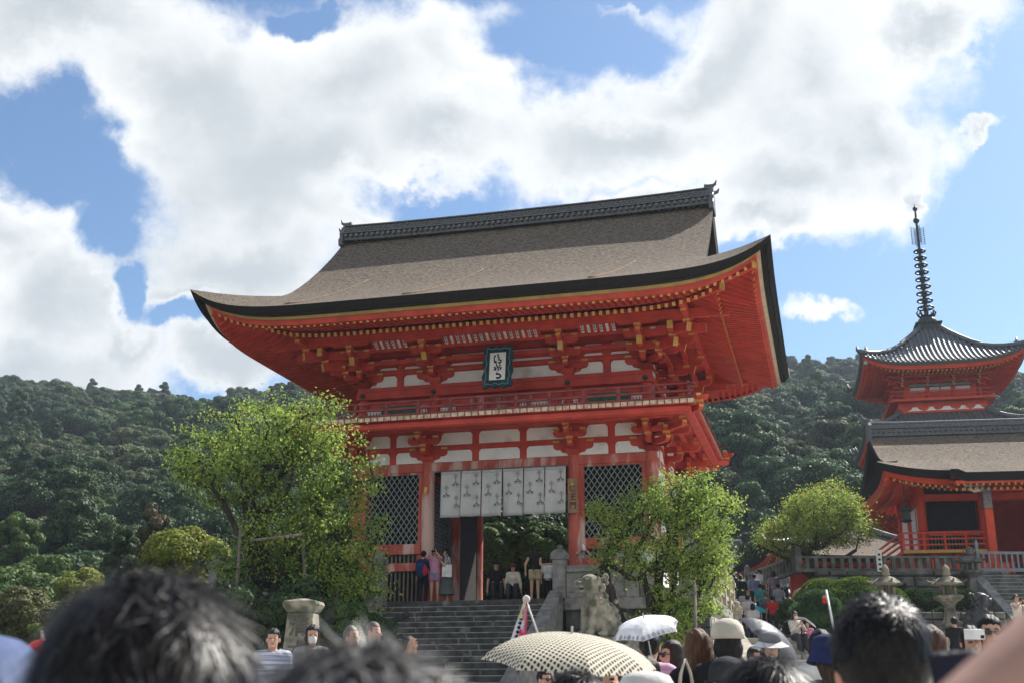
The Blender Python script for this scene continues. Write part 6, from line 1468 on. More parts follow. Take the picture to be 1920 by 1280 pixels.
    if glasses:
        m = MB()
        for s in (-1, 1): m.lathe([(.001, 0), (.027, .002), (.027, .008), (.001, .010)], (0, 0, 0), 12); 
        m = MB()
        for s in (-1, 1):
            v = [(s*.033+.028*math.cos(a), -.100+abs(math.cos(a))*.002, .010+.021*math.sin(a)) for a in np.linspace(0, 2*math.pi, 13)[:-1]]; m.add(v+[(a, b+.012, c) for a, b, c in v], [tuple(range(12)), tuple(range(12, 24))[::-1]]+[(i, (i+1) % 12, 12+(i+1) % 12, 12+i) for i in range(12)])
            m.beam((s*.06, -.09, .018), (s*.084, .01, .014), .004, .007)
        m.beam((-.01, -.102, .014), (.01, -.102, .014), .005, .005); onhead(m, 'sunglasses', mat('dark_lens', (.01, .01, .01), None, .15, spec=.8), False)
    if mask:
        m = MB(); A = [[((.056-.012*abs(v))*math.sin(u*1.25), -.034-.078*math.cos(u*1.25)*(1-.12*abs(v))-.006, -.045+v*.045) for u in np.linspace(-1, 1, 11)] for v in np.linspace(-1, .85, 6)]; m.grid(A); m.grid([[(a, b+.003, c) for a, b, c in r] for r in A], flip=True); onhead(m, 'face_mask', cmat((.75, .75, .76)))
    if bag:
        c, side = bag; m = MB()       # crossbody strap
        pts = [up(1.40)+[side*.09, -.05, 0], up(1.43)+[side*.10, .02, 0], up(1.30)+[side*.02, .135, 0], up(1.10)+[-side*.10, .125, 0], hip+[-side*.17, .06, .06], hip+[-side*.17, -.06, .06], up(1.1)+[-side*.08, -.125, 0], up(1.28)+[side*.03, -.15, 0], up(1.40)+[side*.09, -.05, 0]]
        m.tube([tuple(p) for p in pts], .011, 6); m.build('strap', cmat(c), t, smooth=True)
    t['_h'] = 0; del t['_h']
    return t, lambda p: Matrix.LocRotScale(t.location, t.rotation_euler, t.scale) @ Vector(p), arms, head
def umbrella(name, label, c, r, tilt, ma, n=8, depth=.32, hl=.75, rz=0, group=None, trim=None, flat=1.0):
    """open umbrella: apex at c, axis tilted by (rx, ry)"""
    t = empty(name, tuple(c), 0, label, 'umbrella', group); t.rotation_euler = (tilt[0], tilt[1], rz); m = MB(); rows = []
    for k in range(9):
        v = k/8; row = []
        for j in range(n*6+1):
            a = 2*math.pi*j/(n*6); u = (j % 6)/6; sag = math.sin(u*math.pi); rr = r*(math.sin(v*1.25)/math.sin(1.25))*(1-.03*sag*v)*(math.cos(math.pi/n)/math.cos((u-.5)*2*math.pi/n))/(math.cos(math.pi/n) if n < 4 else 1)*1.04; zz = -depth*(1-math.cos(v*1.25))/(1-math.cos(1.25))*flat+.02*sag*v*r
            row.append((rr*math.cos(a), rr*math.sin(a), zz))
        rows.append(row)
    m.grid(rows); m.grid([[(a, b, c_-.004) for a, b, c_ in q] for q in rows], flip=True); can = m.build('canopy', ma, t, auto=20)
    if trim:
        m = MB()
        for j in range(n*8):
            a = 2*math.pi*j/(n*8); a0 = rows[8][int(j*6*n/(n*8))]; a1 = rows[7][int(j*6*n/(n*8))]
            for q in (.2, .5): 
                p = Vector(a0)*(1-q)+Vector(a1)*q+Vector((0, 0, .004)); s_ = .012+.008*((j*7) % 3)/2; e = Vector((-math.sin(a), math.cos(a), 0))*s_; o = (Vector(a1)-Vector(a0)).normalized()*s_*1.4; m.add([p-e, p-o*.6, p+e, p+o], [(0, 1, 2, 3)])
        m.build('printed_trim', trim, can)
    m = MB()
    for j in range(n):
        pts = [rows[k][j*6] for k in range(0, 9, 2)]; m.tube([(a, b, c_-.012) for a, b, c_ in pts], .006, 4); a, b, c_ = rows[4][j*6]; m.tube([(0, 0, -depth-.08), (a, b, c_-.015)], .004, 4)
    m.build('ribs', M['iron'], t); m = MB(); m.tube([(0, 0, .03), (0, 0, -hl)], .0055, 8); m.build('shaft', cmat((.5, .5, .5), .4), t)
    m = MB(); m.tube([(0, 0, -hl), (0, 0, -hl-.09), (.015, 0, -hl-.12), (.04, 0, -hl-.13), (.055, 0, -hl-.10)], .014, 8); m.build('handle', cmat((.08, .04, .02), .4), t, smooth=True); return t
def phone(label, loc, rot=(0, 0, 0), c=(.7, .7, .7), s=1.0, cat='phone'):
    m = MB(); w, h_, d = .037*s, .075*s, .0045*s; m.box(-w, w, -d, d, -h_, h_); t = empty('phone', tuple(loc), 0, label, cat); t.rotation_euler = rot; m.build('case', cmat(c, .35), t, bevel=.004*s)
    m = MB(); m.box(-w*.92, w*.92, d+.0002, d+.0012, -h_*.95, h_*.95); m.build('screen', mat('phone_glass', (.01, .01, .012), None, .08, spec=.8), t)
    m = MB(); m.box(w*.2, w*.8, -d-.0015, -d-.0002, h_*.55, h_*.9); m.build('camera_window', mat('phone_glass', (.01, .01, .012), None, .08), t); return t
def tote(label, c, ma, w=.30, h_=.32, d=.09, rz=0, strap=.30, frill=False, cat='bag'):
    t = empty('bag', tuple(c), rz, label, cat); m = MB()
    rows = [[(a*w/2*(1-.08*v), (d/2)*b*(1-.6*v), h_*(v-.5)+.01*math.sin(a*9)) for a, b in ((-1, -.6), (-.6, -1), (0, -1.1), (.6, -1), (1, -.6), (1, .6), (.6, 1), (0, 1.1), (-.6, 1), (-1, .6), (-1, -.6))] for v in np.linspace(0, 1, 6)]
    m.grid(rows); m.grid([rows[0], [(0, 0, -h_/2)]*11], flip=True); m.build('body', ma, t, smooth=True)
    if frill:
        for k in range(4):
            m = MB(); A = [[(q[0]*1.06+.0, q[1]*1.25+(.012*math.sin(j*4)), h_*(-.5+.25*k+e)) for j, q in enumerate(sum([[(rows[0][i][0]*(1-u)+rows[0][i+1][0]*u, rows[0][i][1]*(1-u)+rows[0][i+1][1]*u) for u in (0, .33, .66)] for i in range(10)], []))] for e in (0, .26)]; A[0] = [(a*1.05, b*1.25, c_) for a, b, c_ in A[0]]; m.grid(A); m.build('frill', ma, t, smooth=True)
    m = MB()
    for s in (-1, 1): m.tube([(-w*.25, s*d*.2, h_*.48), (-w*.12, s*.01, h_*.5+strap*.75), (0, s*.01, h_*.5+strap), (w*.12, s*.01, h_*.5+strap*.75), (w*.25, s*d*.2, h_*.48)], .008, 5)
    m.build('strap', ma, t, smooth=True); return t
WH, NV, BK = (.62, .62, .62), (.025, .035, .09), (.014, .014, .016)
import time as _t; _t0 = _t.time()
# --- on the landing of the gate
gz = GZ+.002
p, at_, ar, hd_ = person('woman in pink shirt and patterned shorts photographing at the top of the main stairs', 814, 34.9, gz, 1.62, rz=-8, hair='bob', shirt=(.62, .30, .42), legs='shorts', lc=(.08, .25, .30), lc2=(.55, .12, .25), glasses=True, R_=(-.06, -.22, 1.56), L=(.07, -.22, 1.55), h=.02)
cmr = empty('camera_body', tuple(at_((-.0, -.27, 1.57))), R(-8), 'small black camera held up by the woman in the pink shirt', 'camera'); m = MB(); m.box(-.06, .06, -.02, .02, -.035, .035); m.build('case', cmat(BK), cmr, bevel=.006); m = MB(); m.tube([(0, -.02, 0), (0, -.06, 0)], .028, 12); m.build('lens', cmat(BK, .3), cmr)
p, at_, ar, hd_ = person('woman in grey skirt with a white tote beside the pink shirt', 836, 34.95, gz, 1.58, rz=-70, hair='bob', shirt=(.30, .29, .30), sleeve=.6, legs='skirt', lc=(.10, .12, .12), fem=True, h=.02, L=(.12, -.25, 1.35))
tote('white tote bag hanging from the shoulder of the woman in the grey skirt', at_((.02, .0, 1.0))+Vector((.02, -.22, 0)), cmat((.72, .72, .68)), .30, .36, .08)
person('person in dark clothes with red bag strap, leftmost at the top of the main stairs', 792, 35.1, gz, 1.55, rz=160, hair='short', shirt=NV, sleeve=1.6, lc=(.02, .025, .04), h=.02)
bp = empty('backpack', tuple(W(789, 1068, 34.85)), R(-20), 'dark blue backpack with a red side worn by the leftmost person at the gate', 'backpack'); smesh('pack', lambda P: ell_(P, (0, 0, 0), (.17, .13, .25)), (-.2, -.2, -.3), (.2, .2, .3), .025, cmat((.02, .04, .12)), bp); smesh('side_pocket', lambda P: ell_(P, (.13, 0, -.02), (.08, .10, .17)), (0, -.2, -.3), (.3, .2, .3), .02, cmat((.5, .03, .06)), bp)
person('man in black T-shirt sitting just behind the top step of the main stairs', 930, 35.3, gz, 1.70, rz=5, hair='short', shirt=BK, lc=(.03, .03, .035), sit=True, h=.02, hat='cap', hatc=BK)
person('woman in cream jacket sitting on the top step beside the man in black', 962, 35.1, gz, 1.56, rz=-5, hair='long', hc=DBR, shirt=(.60, .55, .46), sleeve=1.7, legs='pants', sit=True, fem=True, h=.02, hat='cap', hatc=(.1, .04, .03))
person('woman in black top and beige shorts seen from behind right of the seated pair', 1003, 34.3, gz, 1.62, rz=180, hair='long', cleave=1.2, shirt=BK, sleeve=0, legs='shorts', lc=(.45, .36, .22), fem=True, h=.018, R_=(-.42, .12, 1.12), L=(.28, .05, .86))
person('person in white top partly hidden behind the ribbed stone post', 1028, 35.2, gz, 1.35, rz=170, hair='short', shirt=WH, lc=BK, h=.022)
p, at_, ar, hd_ = person('man in light blue shirt photographing with a white phone by the right gate column', 1093, 34.7, gz, 1.66, rz=10, hair='short', shirt=(.35, .45, .62), lc=NV, h=.02, R_=(-.05, -.24, 1.60), L=(.06, -.24, 1.56))
phone('white phone held up by the man in the light blue shirt', at_((0, -.28, 1.62)), (0, 0, R(10)), (.8, .8, .8), 1.2)
for i, (px, c, hh) in enumerate(((1155, (.5, .04, .03), 1.6), (1172, (.35, .42, .55), 1.68), (1215, (.55, .6, .68), 1.7))):
    person(['person in red top behind the leaves of the multi stemmed tree, on the gate landing', 'person in grey blue shirt behind the tree leaves, next to the red top', 'person in pale blue shirt at the right behind the tree leaves on the gate landing'][i], px, 34.9-.5*i, gz, hh, rz=20, shirt=c, lc=NV, h=.025)
# --- crowd climbing the narrow upper stairs
def zs_(w): # height of the flight at world position
    q = Matrix.Rotation(-NA, 3, 'Z') @ (w-NFO); return LZ2 if q.y < .2 else min(5.3, LZ2+.152*math.ceil(q.y/.52))
crowd = [(1403, 45.0, WH, (.10, .18, .30), BLK, 1.7, 'man in white T-shirt and blue jeans climbing at the left of the upper stairs'), (1412, 44.3, (.68, .68, .68), BK, BLK, 1.62, 'person in loose white shirt and black trousers at the foot of the upper stairs'),
         (1437, 46.2, (.14, .15, .18), NV, GRY, 1.6, 'grey haired person in slate shirt on the upper stairs'), (1449, 45.5, (.60, .04, .03), (.05, .05, .06), BLK, 1.55, 'person in bright red shirt on the upper stairs'),
         (1455, 49.5, (.30, .25, .30), (.06, .12, .16), DBR, 1.66, 'person in mauve patterned shirt halfway up the upper stairs'), (1474, 50.0, (.50, .55, .62), NV, BLK, 1.6, 'person in pale blue at the right edge of the upper stairs'),
         (1392, 49.5, BK, BK, BLK, 1.66, 'person in black climbing beside the pale balustrade'), (1376, 53.5, NV, BK, BLK, 1.7, 'person in navy at the upper left of the stairs crowd'), (1390, 55.5, (.55, .58, .62), BK, BLK, 1.68, 'person with pale shirt and dark backpack near the stair top'),
         (1408, 55.0, (.58, .60, .66), BK, BLK, 1.72, 'person with white shirt under dark straps near the stair top'), (1424, 56.0, (.25, .28, .34), BK, BLK, 1.65, 'person in slate top at the middle of the stair top'), (1437, 57.5, (.10, .10, .11), BK, BLK, 1.7, 'person in charcoal at the stair top'),
         (1360, 56.5, (.16, .18, .28), BK, BLK, 1.7, 'person in blue grey at the far left of the stair top'), (1452, 57.0, (.30, .33, .22), BK, DBR, 1.6, 'person in olive top at the right of the stair top'), (1470, 54.5, (.62, .60, .58), BK, BLK, 1.66, 'person in cream shirt with dark strap high on the upper stairs'),
         (1462, 47.5, (.28, .30, .34), (.05, .12, .10), DBR, 1.58, 'person in grey with green trousers low on the right of the upper stairs'), (1380, 58.5, (.5, .52, .55), BK, BLK, 1.68, 'person in light grey farthest left on the landing beyond the stairs'), (1415, 59.5, (.08, .09, .14), BK, BLK, 1.7, 'person in dark blue farthest back on the landing beyond the stairs'),
         (1429, 52.5, (.60, .60, .62), BK, BLK, 1.62, 'person in white top just below the stair top, centre'), (1444, 53.0, BK, (.05, .05, .06), DBR, 1.66, 'person in black top right of centre high on the stairs'), (1418, 50.0, (.20, .24, .40), BK, BLK, 1.6, 'person in blue top under the navy umbrella'),
         (1466, 52.0, (.35, .30, .28), (.08, .1, .16), BLK, 1.64, 'person in brown top near the right kerb of the upper stairs'), (1398, 47.0, (.45, .47, .5), NV, DBR, 1.6, 'person in grey top and navy trousers low at the left of the stairs'), (1428, 47.8, (.05, .3, .28), BK, BLK, 1.6, 'person in green top just behind the turquoise umbrella')]
for i, (px, y, c, l, hc, hh, lb) in enumerate(crowd):
    w = W(px, 1150, y); person(lb, px, y, zs_(w), hh, rz=165+(i*37) % 30, hair=('short', 'bob', 'short')[i % 3], hc=hc, shirt=c, lc=l, pose='walk', h=.027, group='people on the upper stairs', sleeve=.5 if i % 2 else 1.0)
tq = cmat((.02, .42, .50), .6)
umbrella('umbrella', 'turquoise umbrella over the climbers on the upper stairs', W(1416, 1135, 46.0), .50, (R(8), R(8)), tq, hl=.6, depth=.2); umbrella('umbrella', 'cream umbrella with yellow band just above the turquoise one', W(1408, 1128, 48.5), .50, (R(6), R(4)), cmat((.60, .58, .40), .6, c2=(.5, .6, .62), sc=3), hl=.6, depth=.2)
umbrella('umbrella', 'grey green umbrella at the left of the stairs crowd', W(1393, 1118, 52), .42, (R(10), R(-6)), cmat((.36, .40, .36), .6), hl=.6, depth=.2); umbrella('umbrella', 'white topped navy umbrella in the middle of the stairs crowd', W(1427, 1117, 51.5), .50, (R(14), R(8)), cmat((.55, .56, .66), .6), hl=.6, depth=.2)
umbrella('umbrella', 'pale grey umbrella at the top right of the stairs crowd', W(1463, 1102, 54), .45, (R(20), R(-10)), cmat((.50, .50, .47), .6), hl=.6, depth=.2)
# --- terrace
zt2 = LZ2+.004
p, at_, ar, hd_ = person('masked woman in white sitting at the edge of the terrace under a black umbrella', 1490, 32.35, 2.565, 1.5, rz=10, hair='long', shirt=(.62, .58, .55), sleeve=1.6, mask=True, sit=True, fem=True, h=.02, R_=(-.05, -.3, .85), L=(.1, -.28, .9)); person('small person in pink sitting beside the masked woman on the terrace', 1513, 32.3, 2.565, 1.15, rz=-30, hair='bob', hc=DBR, shirt=(.60, .20, .32), sleeve=1.5, sit=True, fem=True, h=.022)
umbrella('umbrella', 'black umbrella standing open behind the masked sitting woman', W(1503, 1163, 34.6), .48, (R(-30), R(22)), cmat(BK, .5), hl=.6)
person('man in black seen from behind on the terrace stairs in front of the right lantern', 1787, 30.15, 1.806, 1.6, rz=175, shirt=BK, lc=BK, h=.02)
p, at_, ar, hd_ = person('woman in white trousers and sleeveless top taking a photo at the right edge', 1908, 38.5, zt2, 1.62, rz=15, hair='bun', shirt=(.62, .60, .54), sleeve=0, lc=(.50, .47, .40), fem=True, h=.018, R_=(-.06, -.28, 1.40), L=(.08, -.28, 1.42)); phone('black phone held by the woman in white trousers', at_((0, -.3, 1.45)), (0, 0, 0), BK, 1.3)
person('person in beige glimpsed behind the short black haired man', 1718, 30.5, 1.958, 1.55, rz=185, hair='bob', hc=DBR, shirt=(.42, .38, .30), h=.022)
# --- middle crowd in the square
p, at_, ar, hd_ = person('boy in striped white shirt standing left of the marker stone', 515, 14.5, top=1178, rz=6, hair='short', shirt=(.55, .57, .62), shirt2=(.22, .25, .38), sc2=40, h=.013)
bp = empty('backpack', tuple(at_((-.14, .15, 1.22))), R(6), 'blue backpack strap and pack behind the boy in the striped shirt', 'backpack'); smesh('pack', lambda P: ell_(P, (0, 0, 0), (.17, .10, .22)), (-.2, -.15, -.26), (.2, .15, .26), .02, cmat((.03, .05, .14)), bp)
person('masked woman with a dark fringe in front of the marker stone', 588, 14.8, top=1171, rz=12, hair='bob', shirt=(.5, .5, .5), mask=True, fem=True, h=.013)
person('bare headed grey cropped man behind the foreground head with grey sheen', 655, 13.2, top=1172, rz=55, tilt=(.02, -.02), hair='bald', hc=(.2, .19, .18), shirt=(.2, .22, .25), h=.013)
person('cropped haired man raising two fingers near the foot of the main stairs', 703, 14.2, top=1165, rz=60, hair='bald', hc=(.16, .14, .13), shirt=(.06, .07, .09), h=.013, tilt=(-.03, 0), L=(.30, -.30, 1.42))
person('dark haired man in salmon shirt at the foot of the main stairs', 763, 15.5, top=1192, rz=95, hair='short', shirt=(.55, .20, .12), h=.013, tilt=(0, -.04))
person('man in sunglasses and dark shirt under the left of the patterned parasol', 1019, 11.5, top=1254, rz=40, hair='short', shirt=(.03, .03, .04), glasses=True, h=.013)
person('brown haired person low behind the patterned parasol pole', 1052, 9.5, top=1250, rz=170, hair='bob', hc=BRN, shirt=(.4, .35, .3), h=.013)
p, at_, ar, hd_ = person('masked person in blue striped shirt holding the patterned parasol', 1104, 5.75, top=1236, rz=60, hair='short', shirt=(.10, .16, .32), shirt2=(.35, .40, .5), sc2=30, mask=True, h=.012, R_=(-.12, -.3, 1.25), lean=.1)
def patterned():
    m = mat('parasol_print', (.62, .56, .42), (.58, .52, .38), .8, 6); nt = m.node_tree; N = nt.nodes; L = nt.links; b = N['Principled BSDF']; tc = N.new('ShaderNodeTexCoord'); sx = N.new('ShaderNodeSeparateXYZ'); L.new(tc.outputs['Object'], sx.inputs[0])
    def f(op, *a):
        n = N.new('ShaderNodeMath'); n.operation = op
        for i, v in enumerate(a):
            if isinstance(v, (int, float)): n.inputs[i].default_value = v
            else: L.new(v, n.inputs[i])
        return n.outputs[0]
    k = 118.; a = f('SINE', f('MULTIPLY', f('ADD', sx.outputs[0], sx.outputs[1]), k)); c = f('SINE', f('MULTIPLY', f('SUBTRACT', sx.outputs[0], sx.outputs[1]), k)); d = f('MULTIPLY', a, c); g = f('GREATER_THAN', f('ABSOLUTE', d), .48)
    mx = N.new('ShaderNodeMix'); mx.data_type = 'RGBA'; L.new(g, mx.inputs[0]); mx.inputs[6].default_value = (.74, .69, .57, 1); mx.inputs[7].default_value = (.045, .035, .022, 1); L.new(mx.outputs[2], b.inputs['Base Color']); t = N.new('ShaderNodeBsdfTranslucent'); L.new(mx.outputs[2], t.inputs[0]); ms = N.new('ShaderNodeMixShader'); ms.inputs[0].default_value = .3; L.new(b.outputs[0], ms.inputs[1]); L.new(t.outputs[0], ms.inputs[2]); L.new(ms.outputs[0], N['Material Output'].inputs[0]); return m
umbrella('parasol', 'large cream parasol with brown link pattern in the middle foreground', W(1072, 1186, 5.4), .385, (R(9), R(3)), patterned(), 8, .135, .55, rz=R(10))
umbrella('parasol', 'white parasol with grey floral border held over the mauve top woman', W(1207, 1157, 9.2), .265, (R(13), R(-16)), cmat((.80, .80, .82), .6), 6, .10, .55, rz=R(15), trim=cmat((.50, .49, .56)))
p, at_, ar, hd_ = person('woman in mauve top with a black ponytail under the white parasol', 1216, 9.6, top=1183, rz=165, hair='pony', shirt=(.42, .22, .36), shirt2=(.50, .30, .42), sc2=30, h=.012, fem=True, R_=(-.1, -.3, 1.3))
person('man with dark cap and brown face leaning under the right of the patterned parasol', 1188, 6.6, top=1240, rz=70, hair='short', shirt=(.05, .10, .25), h=.012, skin=(.36, .18, .11), hat='cap', hatc=(.03, .03, .04))
person('dark violet shirted person between the patterned parasol and the blue flowered shirt', 1212, 8.0, top=1232, rz=150, hair='short', shirt=(.16, .06, .14), sleeve=1, h=.014)
person('woman in blue flowered shirt and sunglasses looking left', 1258, 10.0, top=1201, rz=-75, hair='bob', hc=DBR, shirt=(.14, .28, .38), shirt2=(.30, .42, .52), sc2=16, glasses=True, h=.012, fem=True)
person('grey haired round head behind the white parasol', 1192, 12.0, top=1190, rz=180, hair='short', hc=(.30, .28, .24), shirt=(.3, .3, .28), h=.014)
p, at_, ar, hd_ = person('woman with long brown hair and black top carrying a ruffled cream bag', 1305, 8.2, top=1180, rz=195, hair='long', hc=(.10, .045, .02), shirt=BK, sleeve=1.2, h=.012, fem=True, L=(.25, .05, .95))
tote('ruffled cream shoulder bag worn by the long haired woman in black', at_((.17, .17, .98)), cmat((.60, .55, .45)), .30, .26, .12, R(195), .36, True)
p, at_, ar, hd_ = person('man in beige cap and black T-shirt seen from behind', 1362, 8.0, top=1167, rz=170, hair='bob', shirt=BK, sleeve=.8, hat='cap', hatc=(.52, .48, .40), h=.012)
person('small person in a charcoal cap in front of the man in black', 1358, 6.2, top=1240, rz=200, hair='short', hat='cap', hatc=(.025, .03, .035), shirt=BK, h=.013)
p, at_, ar, hd_ = person('woman in white brimmed grey sun hat and navy top facing the camera', 1440, 10.8, top=1190, rz=0, hair='bob', hc=(.05, .045, .04), hat='sunhat', hatc=(.16, .16, .18), shirt=(.02, .022, .035), h=.012, fem=True)
p, at_, ar, hd_ = person('woman in black holding a phone beside the sun hat woman, under the grey umbrella', 1411, 12.4, top=1212, rz=35, hair='short', shirt=(.02, .02, .022), h=.013, R_=(-.22, -.35, 1.35))
umbrella('umbrella', 'tilted charcoal umbrella above the sun hat woman', W(1462, 1182, 11.3), .34, (R(20), R(40)), cmat((.09, .09, .10), .45), 8, .16, .55, rz=R(10))
person('woman with short black hair and white shirt behind the navy bucket hat', 1535, 9.5, top=1181, rz=20, hair='bob', shirt=(.60, .60, .60), sleeve=1.2, h=.013, fem=True)
person('woman in navy bucket hat with long brown hair, seen from behind', 1550, 7.2, top=1198, rz=190, hair='long', hc=(.06, .035, .02), hat='bucket', hatc=(.02, .028, .09), shirt=(.13, .115, .12), h=.012, fem=True)
person('woman with auburn bob and black top with a beige strap, right of the foreground man', 1738, 6.8, top=1174, rz=172, hair='bob', hc=(.07, .03, .015), shirt=BK, sleeve=1.0, h=.011, fem=True, bag=((.45, .36, .26), 1))
p, at_, ar, hd_ = person('man in white polo shirt and sunglasses posing at the right', 1853, 9.2, top=1154, rz=-12, hair='short', shirt=(.66, .64, .62), shirt2=(.60, .58, .57), glasses=True, h=.011, L=(.3, -.1, 1.25))
p, at_, ar, hd_ = person('woman with dark hair whose face is hidden by a white phone', 1815, 9.4, top=1174, rz=-6, hair='long', shirt=(.55, .50, .46), h=.012, fem=True, R_=(-.08, -.25, 1.46))
phone('white phone with a ring strap covering the face of the dark haired woman', W(1827, 1188, 9.1), (0, R(90), R(0)), (.72, .72, .72), 1.05)
person('person in cream hat at the bottom edge, right of the foreground man', 1742, 4.4, top=1262, rz=180, hair='short', hat='bucket', hatc=(.55, .52, .46), shirt=(.4, .38, .34), h=.015)
person('person in white visor hat at the bottom edge under the patterned parasol', 1208, 4.2, top=1274, rz=180, hair='bob', hat='bucket', hatc=(.62, .60, .57), shirt=(.2, .2, .22), h=.015)
# guide sticks with ribbons and a small red charm
def stick(label, a, b): t = empty('guide_pole', tuple(b), 0, label, 'pole'); m = MB(); m.tube([tuple(Vector(a)-Vector(b)), (0, 0, 0)], .005, 6); m.build('pole', cmat((.6, .6, .6), .35), t, smooth=True); return t
stick('thin white guide pole carrying the ribbons above the patterned parasol', W(986, 1124, 6.2), W(1060, 1330, 6.4)); rb = empty('ribbons', tuple(W(987, 1122, 6.18)), 0, 'white and pink printed ribbon streamers tied to the guide pole', 'ribbons')
for i, (dx, c, l, tw) in enumerate(((-.06, (.72, .72, .78), .22, .028), (-.02, (.62, .05, .14), .185, .020), (-.035, (.55, .57, .35), .10, .012))):
    m = MB(); A = [[(dx*v+u*tw*(.35+.65*v), -.01*i+.012*math.sin(v*9+i), -.21*v*l/.21) for u in (-1, -.3, .3, 1)] for v in np.linspace(0, 1, 10)]; m.grid(A); o = m.build('streamer', cmat(c, .6), rb, smooth=True)
    if i < 2:
        m = MB()
        for k in range(7): v = .25+k*.1; cx_ = dx*v; zz_ = -.21*v*l/.21; yy_ = -.01*i+.012*math.sin(v*9+i)-.004; m.box(cx_-tw*.35, cx_+tw*.3, yy_-.001, yy_, zz_-.006, zz_+.004); m.box(cx_-.003, cx_+.004, yy_-.001, yy_, zz_-.011, zz_+.009)
        m.build('print', cmat((.02, .03, .12) if i == 0 else (.7, .6, .65)), o)
m = MB()
for a in range(6): t_ = a*math.pi/3; m.tube([(0, 0, 0), (.016*math.cos(t_), -.005, .016*math.sin(t_))], [.006, .011], 8)
m.build('rosette', cmat((.68, .60, .64), .6), rb, smooth=True)
stick('thin silver guide pole left of the foreground man with a red charm', W(1549, 1105, 6.0), W(1572, 1225, 5.9)); ch = empty('charm', tuple(W(1546, 1121, 6.0)), 0, 'small red cloth charm dangling from the silver guide pole', 'charm'); smesh('charm_body', lambda P: su(ell_(P, (0, 0, -.012), (.013, .010, .012)), ell_(P, (0, 0, .006), (.011, .009, .010)), .004), (-.03, -.03, -.03), (.03, .03, .03), .004, [cmat((.60, .03, .03)), cmat((.35, .2, .12))], ch, lambda C: (C[:, 2] > 0).astype(int))
print('people', _t.time()-_t0)
# ---------------------------------------------------------------- foreground figures
def strands(par, c, r, n, ln, rng, w=.0012, zmin=-.2, curl=0., back=True, lift=.35, mats=None, dirn=(0, 0, -1), segs=6, name='hair_strands', jit=.35, fmin=None):
    u = rng.normal(0, 1, (n*3, 3)); u /= np.linalg.norm(u, axis=1, keepdims=True); u = u[u[:, 2] > zmin][:n]; n = len(u)
    if fmin is not None: u = u[u[:, 1] > fmin]; n = len(u)
    P = np.array(c)+u*np.array(r); nr = u/np.array(r); nr /= np.linalg.norm(nr, axis=1, keepdims=True); g = np.array(dirn, float); tg = g-nr*(nr@g)[:, None]+rng.normal(0, jit, (n, 3)); tg -= nr*(tg*nr).sum(1, keepdims=True)*.9; tg /= np.linalg.norm(tg, axis=1, keepdims=True)
    l = ln*rng.uniform(.6, 1.3, (n, 1)); pts = [P]; d = nr*lift+tg; d /= np.linalg.norm(d, axis=1, keepdims=True); ph = rng.uniform(0, 6.28, (n, 1)); sd_ = np.cross(nr, tg)
    for k in range(segs): q = pts[-1]+d*l/segs+sd_*np.sin(ph+k*2.2)*curl; pts.append(q); d = d-nr*.16*lift*2; d /= np.linalg.norm(d, axis=1, keepdims=True)
    Q = []
    for k in range(segs):
        w0, w1 = w*(1-k/segs), w*(1-(k+1)/segs); Q.append(np.stack([pts[k]-sd_*w0, pts[k]+sd_*w0, pts[k+1]+sd_*w1, pts[k+1]-sd_*w1], 1))
    return quads(name, np.concatenate(Q), mats, par)
HS = mat('dark_hair_strand', (.006, .005, .005), (.014, .011, .010), .38, 40, spec=.3); HG = mat('sheen_hair_strand', (.07, .066, .064), (.30, .29, .28), .38, 60, spec=.5)  # the lighter strands carry the sun sheen of the hair in their colour
def near(label, px, y, top, rz=180, hc=BLK, shirt=(.05, .05, .06), **k):
    return person(label, px, y, None, None, top, rz, 'short', hc, shirt, **k)
rng = np.random.default_rng(11)
p, at_, ar, hd_ = near('man with short black hair seen from behind in the right foreground, ears showing', 1645, 2.35, 1131, shirt=(.10, .10, .11), h=.009, skin=(.50, .24, .15), L=(.3, -.3, 1.0))
c = np.array(hd_)+[0, .018, .036]; strands(p, c, (.092, .106, .110), 11000, .020, rng, zmin=-.70, mats=HS, lift=.28, fmin=-.6, jit=.4); strands(p, c+[0, 0, .0], (.092, .102, .110), 2600, .042, rng, zmin=.4, mats=HS, lift=.55, jit=.7, w=.0018)
p, at_, ar, hd_ = near('blurred dark wavy haired head nearest the camera at the lower left', 285, 1.15, 1105, shirt=(.03, .03, .035), h=.011, x=-.345)
c = np.array(hd_)+[0, .018, .036]; strands(p, c, (.100, .108, .112), 7000, .075, rng, zmin=-.6, mats=HS, lift=.12, curl=.002, jit=.3, w=.0017); strands(p, c, (.102, .110, .114), 260, .06, rng, zmin=.1, mats=HG, lift=.12, curl=.002, jit=.3, w=.0016)
p, at_, ar, hd_ = near('blurred head with grey sheen strands at the bottom, left of the patterned parasol', 665, .86, 1243, shirt=(.20, .22, .24), hc=(.06, .058, .056), h=.011, x=-.108)
c = np.array(hd_)+[0, .018, .036]; strands(p, c, (.095, .108, .112), 3200, .06, rng, zmin=-.5, mats=HG, lift=.14, curl=.002, jit=.35, w=.0016); strands(p, c, (.095, .106, .110), 5000, .06, rng, zmin=-.5, mats=HS, lift=.14, curl=.002, jit=.35, w=.0016)
p, at_, ar, hd_ = near('glossy black haired head at the bottom in front of the sun hat woman', 1430, 2.7, 1244, shirt=(.05, .05, .06), h=.011)
c = np.array(hd_)+[0, .018, .036]; strands(p, c, (.095, .106, .112), 7000, .09, rng, zmin=-.4, mats=HS, lift=.3, jit=.25, w=.0013)
p, at_, ar, hd_ = near('dark glossy head at the bottom edge below the patterned parasol', 1078, 3.6, 1266, shirt=(.06, .06, .07), h=.012)
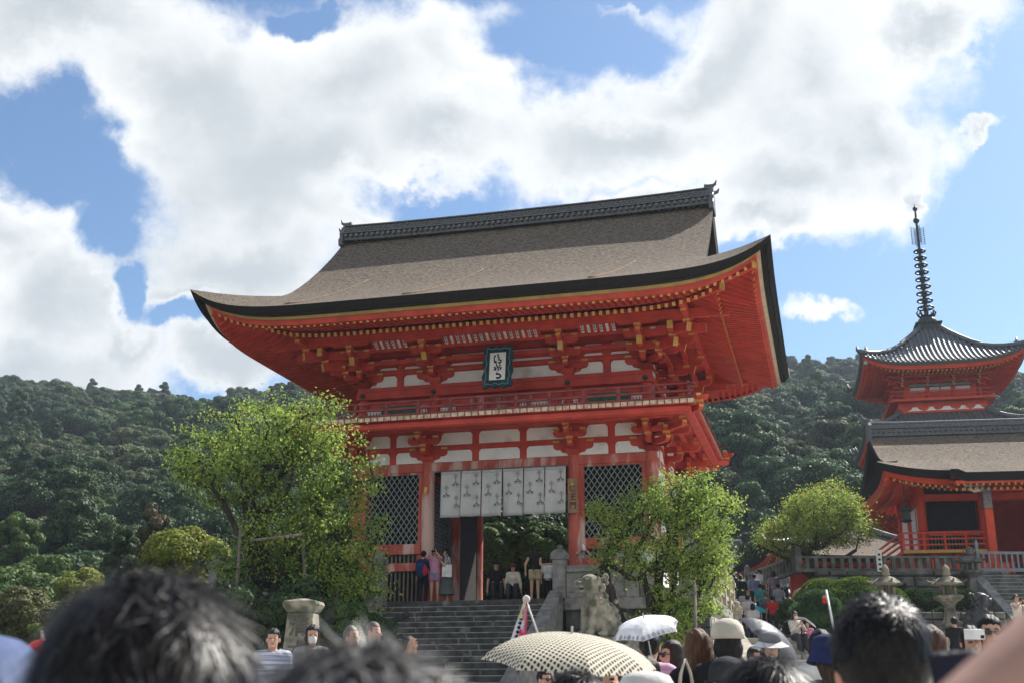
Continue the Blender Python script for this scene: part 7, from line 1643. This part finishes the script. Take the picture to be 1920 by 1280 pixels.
c = np.array(hd_)+[0, .018, .036]; strands(p, c, (.095, .106, .112), 4000, .08, rng, zmin=-.3, mats=HS, lift=.3, jit=.3, w=.0015)
# person at the right whose raised forearm and phone cross the corner of the view
px_, py_ = .80, .74; t0 = Vector((px_, py_, 0)); RI = Matrix.Rotation(-R(180), 3, 'Z'); toL = lambda v: tuple((RI @ (Vector(v)-t0))/(1.72/1.7))
wr_ = toL(W(1600, 1560, .70)); el_ = Vector(toL(W(2285, 1172, .74))); pd_ = el_-(Vector((.185, .01, 1.36))+Vector(wr_))/2
p, at_, ar, hd_ = person('person mostly outside the right edge whose bare forearm crosses the lower right corner', 0, py_, 0.0, 1.72, rz=180, hair='short', shirt=(.4, .4, .42), sleeve=.4, h=.010, skin=(.36, .21, .16), x=px_, L=wr_, pole=tuple(pd_))
print('arm', [tuple(round(c, 2) for c in at_(q)) for q in ar[1][1:]], W(2285, 1172, .74), W(1600, 1560, .70))
phone('blurred dark phone held up behind the bare forearm at the lower right', W(1862, 1272, 1.5), (R(0), R(86), R(0)), (.012, .014, .03), 1.0)
# umbrellas at the far left
umbrella('umbrella', 'blue grey umbrella cut by the left edge', W(-38, 1200, 1.6), .15, (R(22), R(10)), cmat((.07, .10, .20), .7), 6, .075, .4, rz=R(20)); umbrella('umbrella', 'red umbrella peeking out behind the blue grey umbrella', W(80, 1198, 4.0), .11, (R(20), R(-6)), cmat((.62, .05, .05), .6), 8, .09, .5)

# ---------------------------------------------------------------- air
m = MB(); m.box(-620, 620, -120, 720, -45, 118); hz = m.build('haze', None or bpy.data.materials.new('haze')); tag(hz, 'thin bluish summer haze over the hills', 'haze', None, 'stuff')
hm = hz.data.materials[0]; hm.use_nodes = True; nt = hm.node_tree; nt.nodes.clear(); o_ = nt.nodes.new('ShaderNodeOutputMaterial'); v_ = nt.nodes.new('ShaderNodeVolumePrincipled'); nt.links.new(v_.outputs[0], o_.inputs['Volume'])
v_.inputs['Color'].default_value = (.72, .84, 1, 1); v_.inputs['Density'].default_value = .00028; v_.inputs['Anisotropy'].default_value = .3
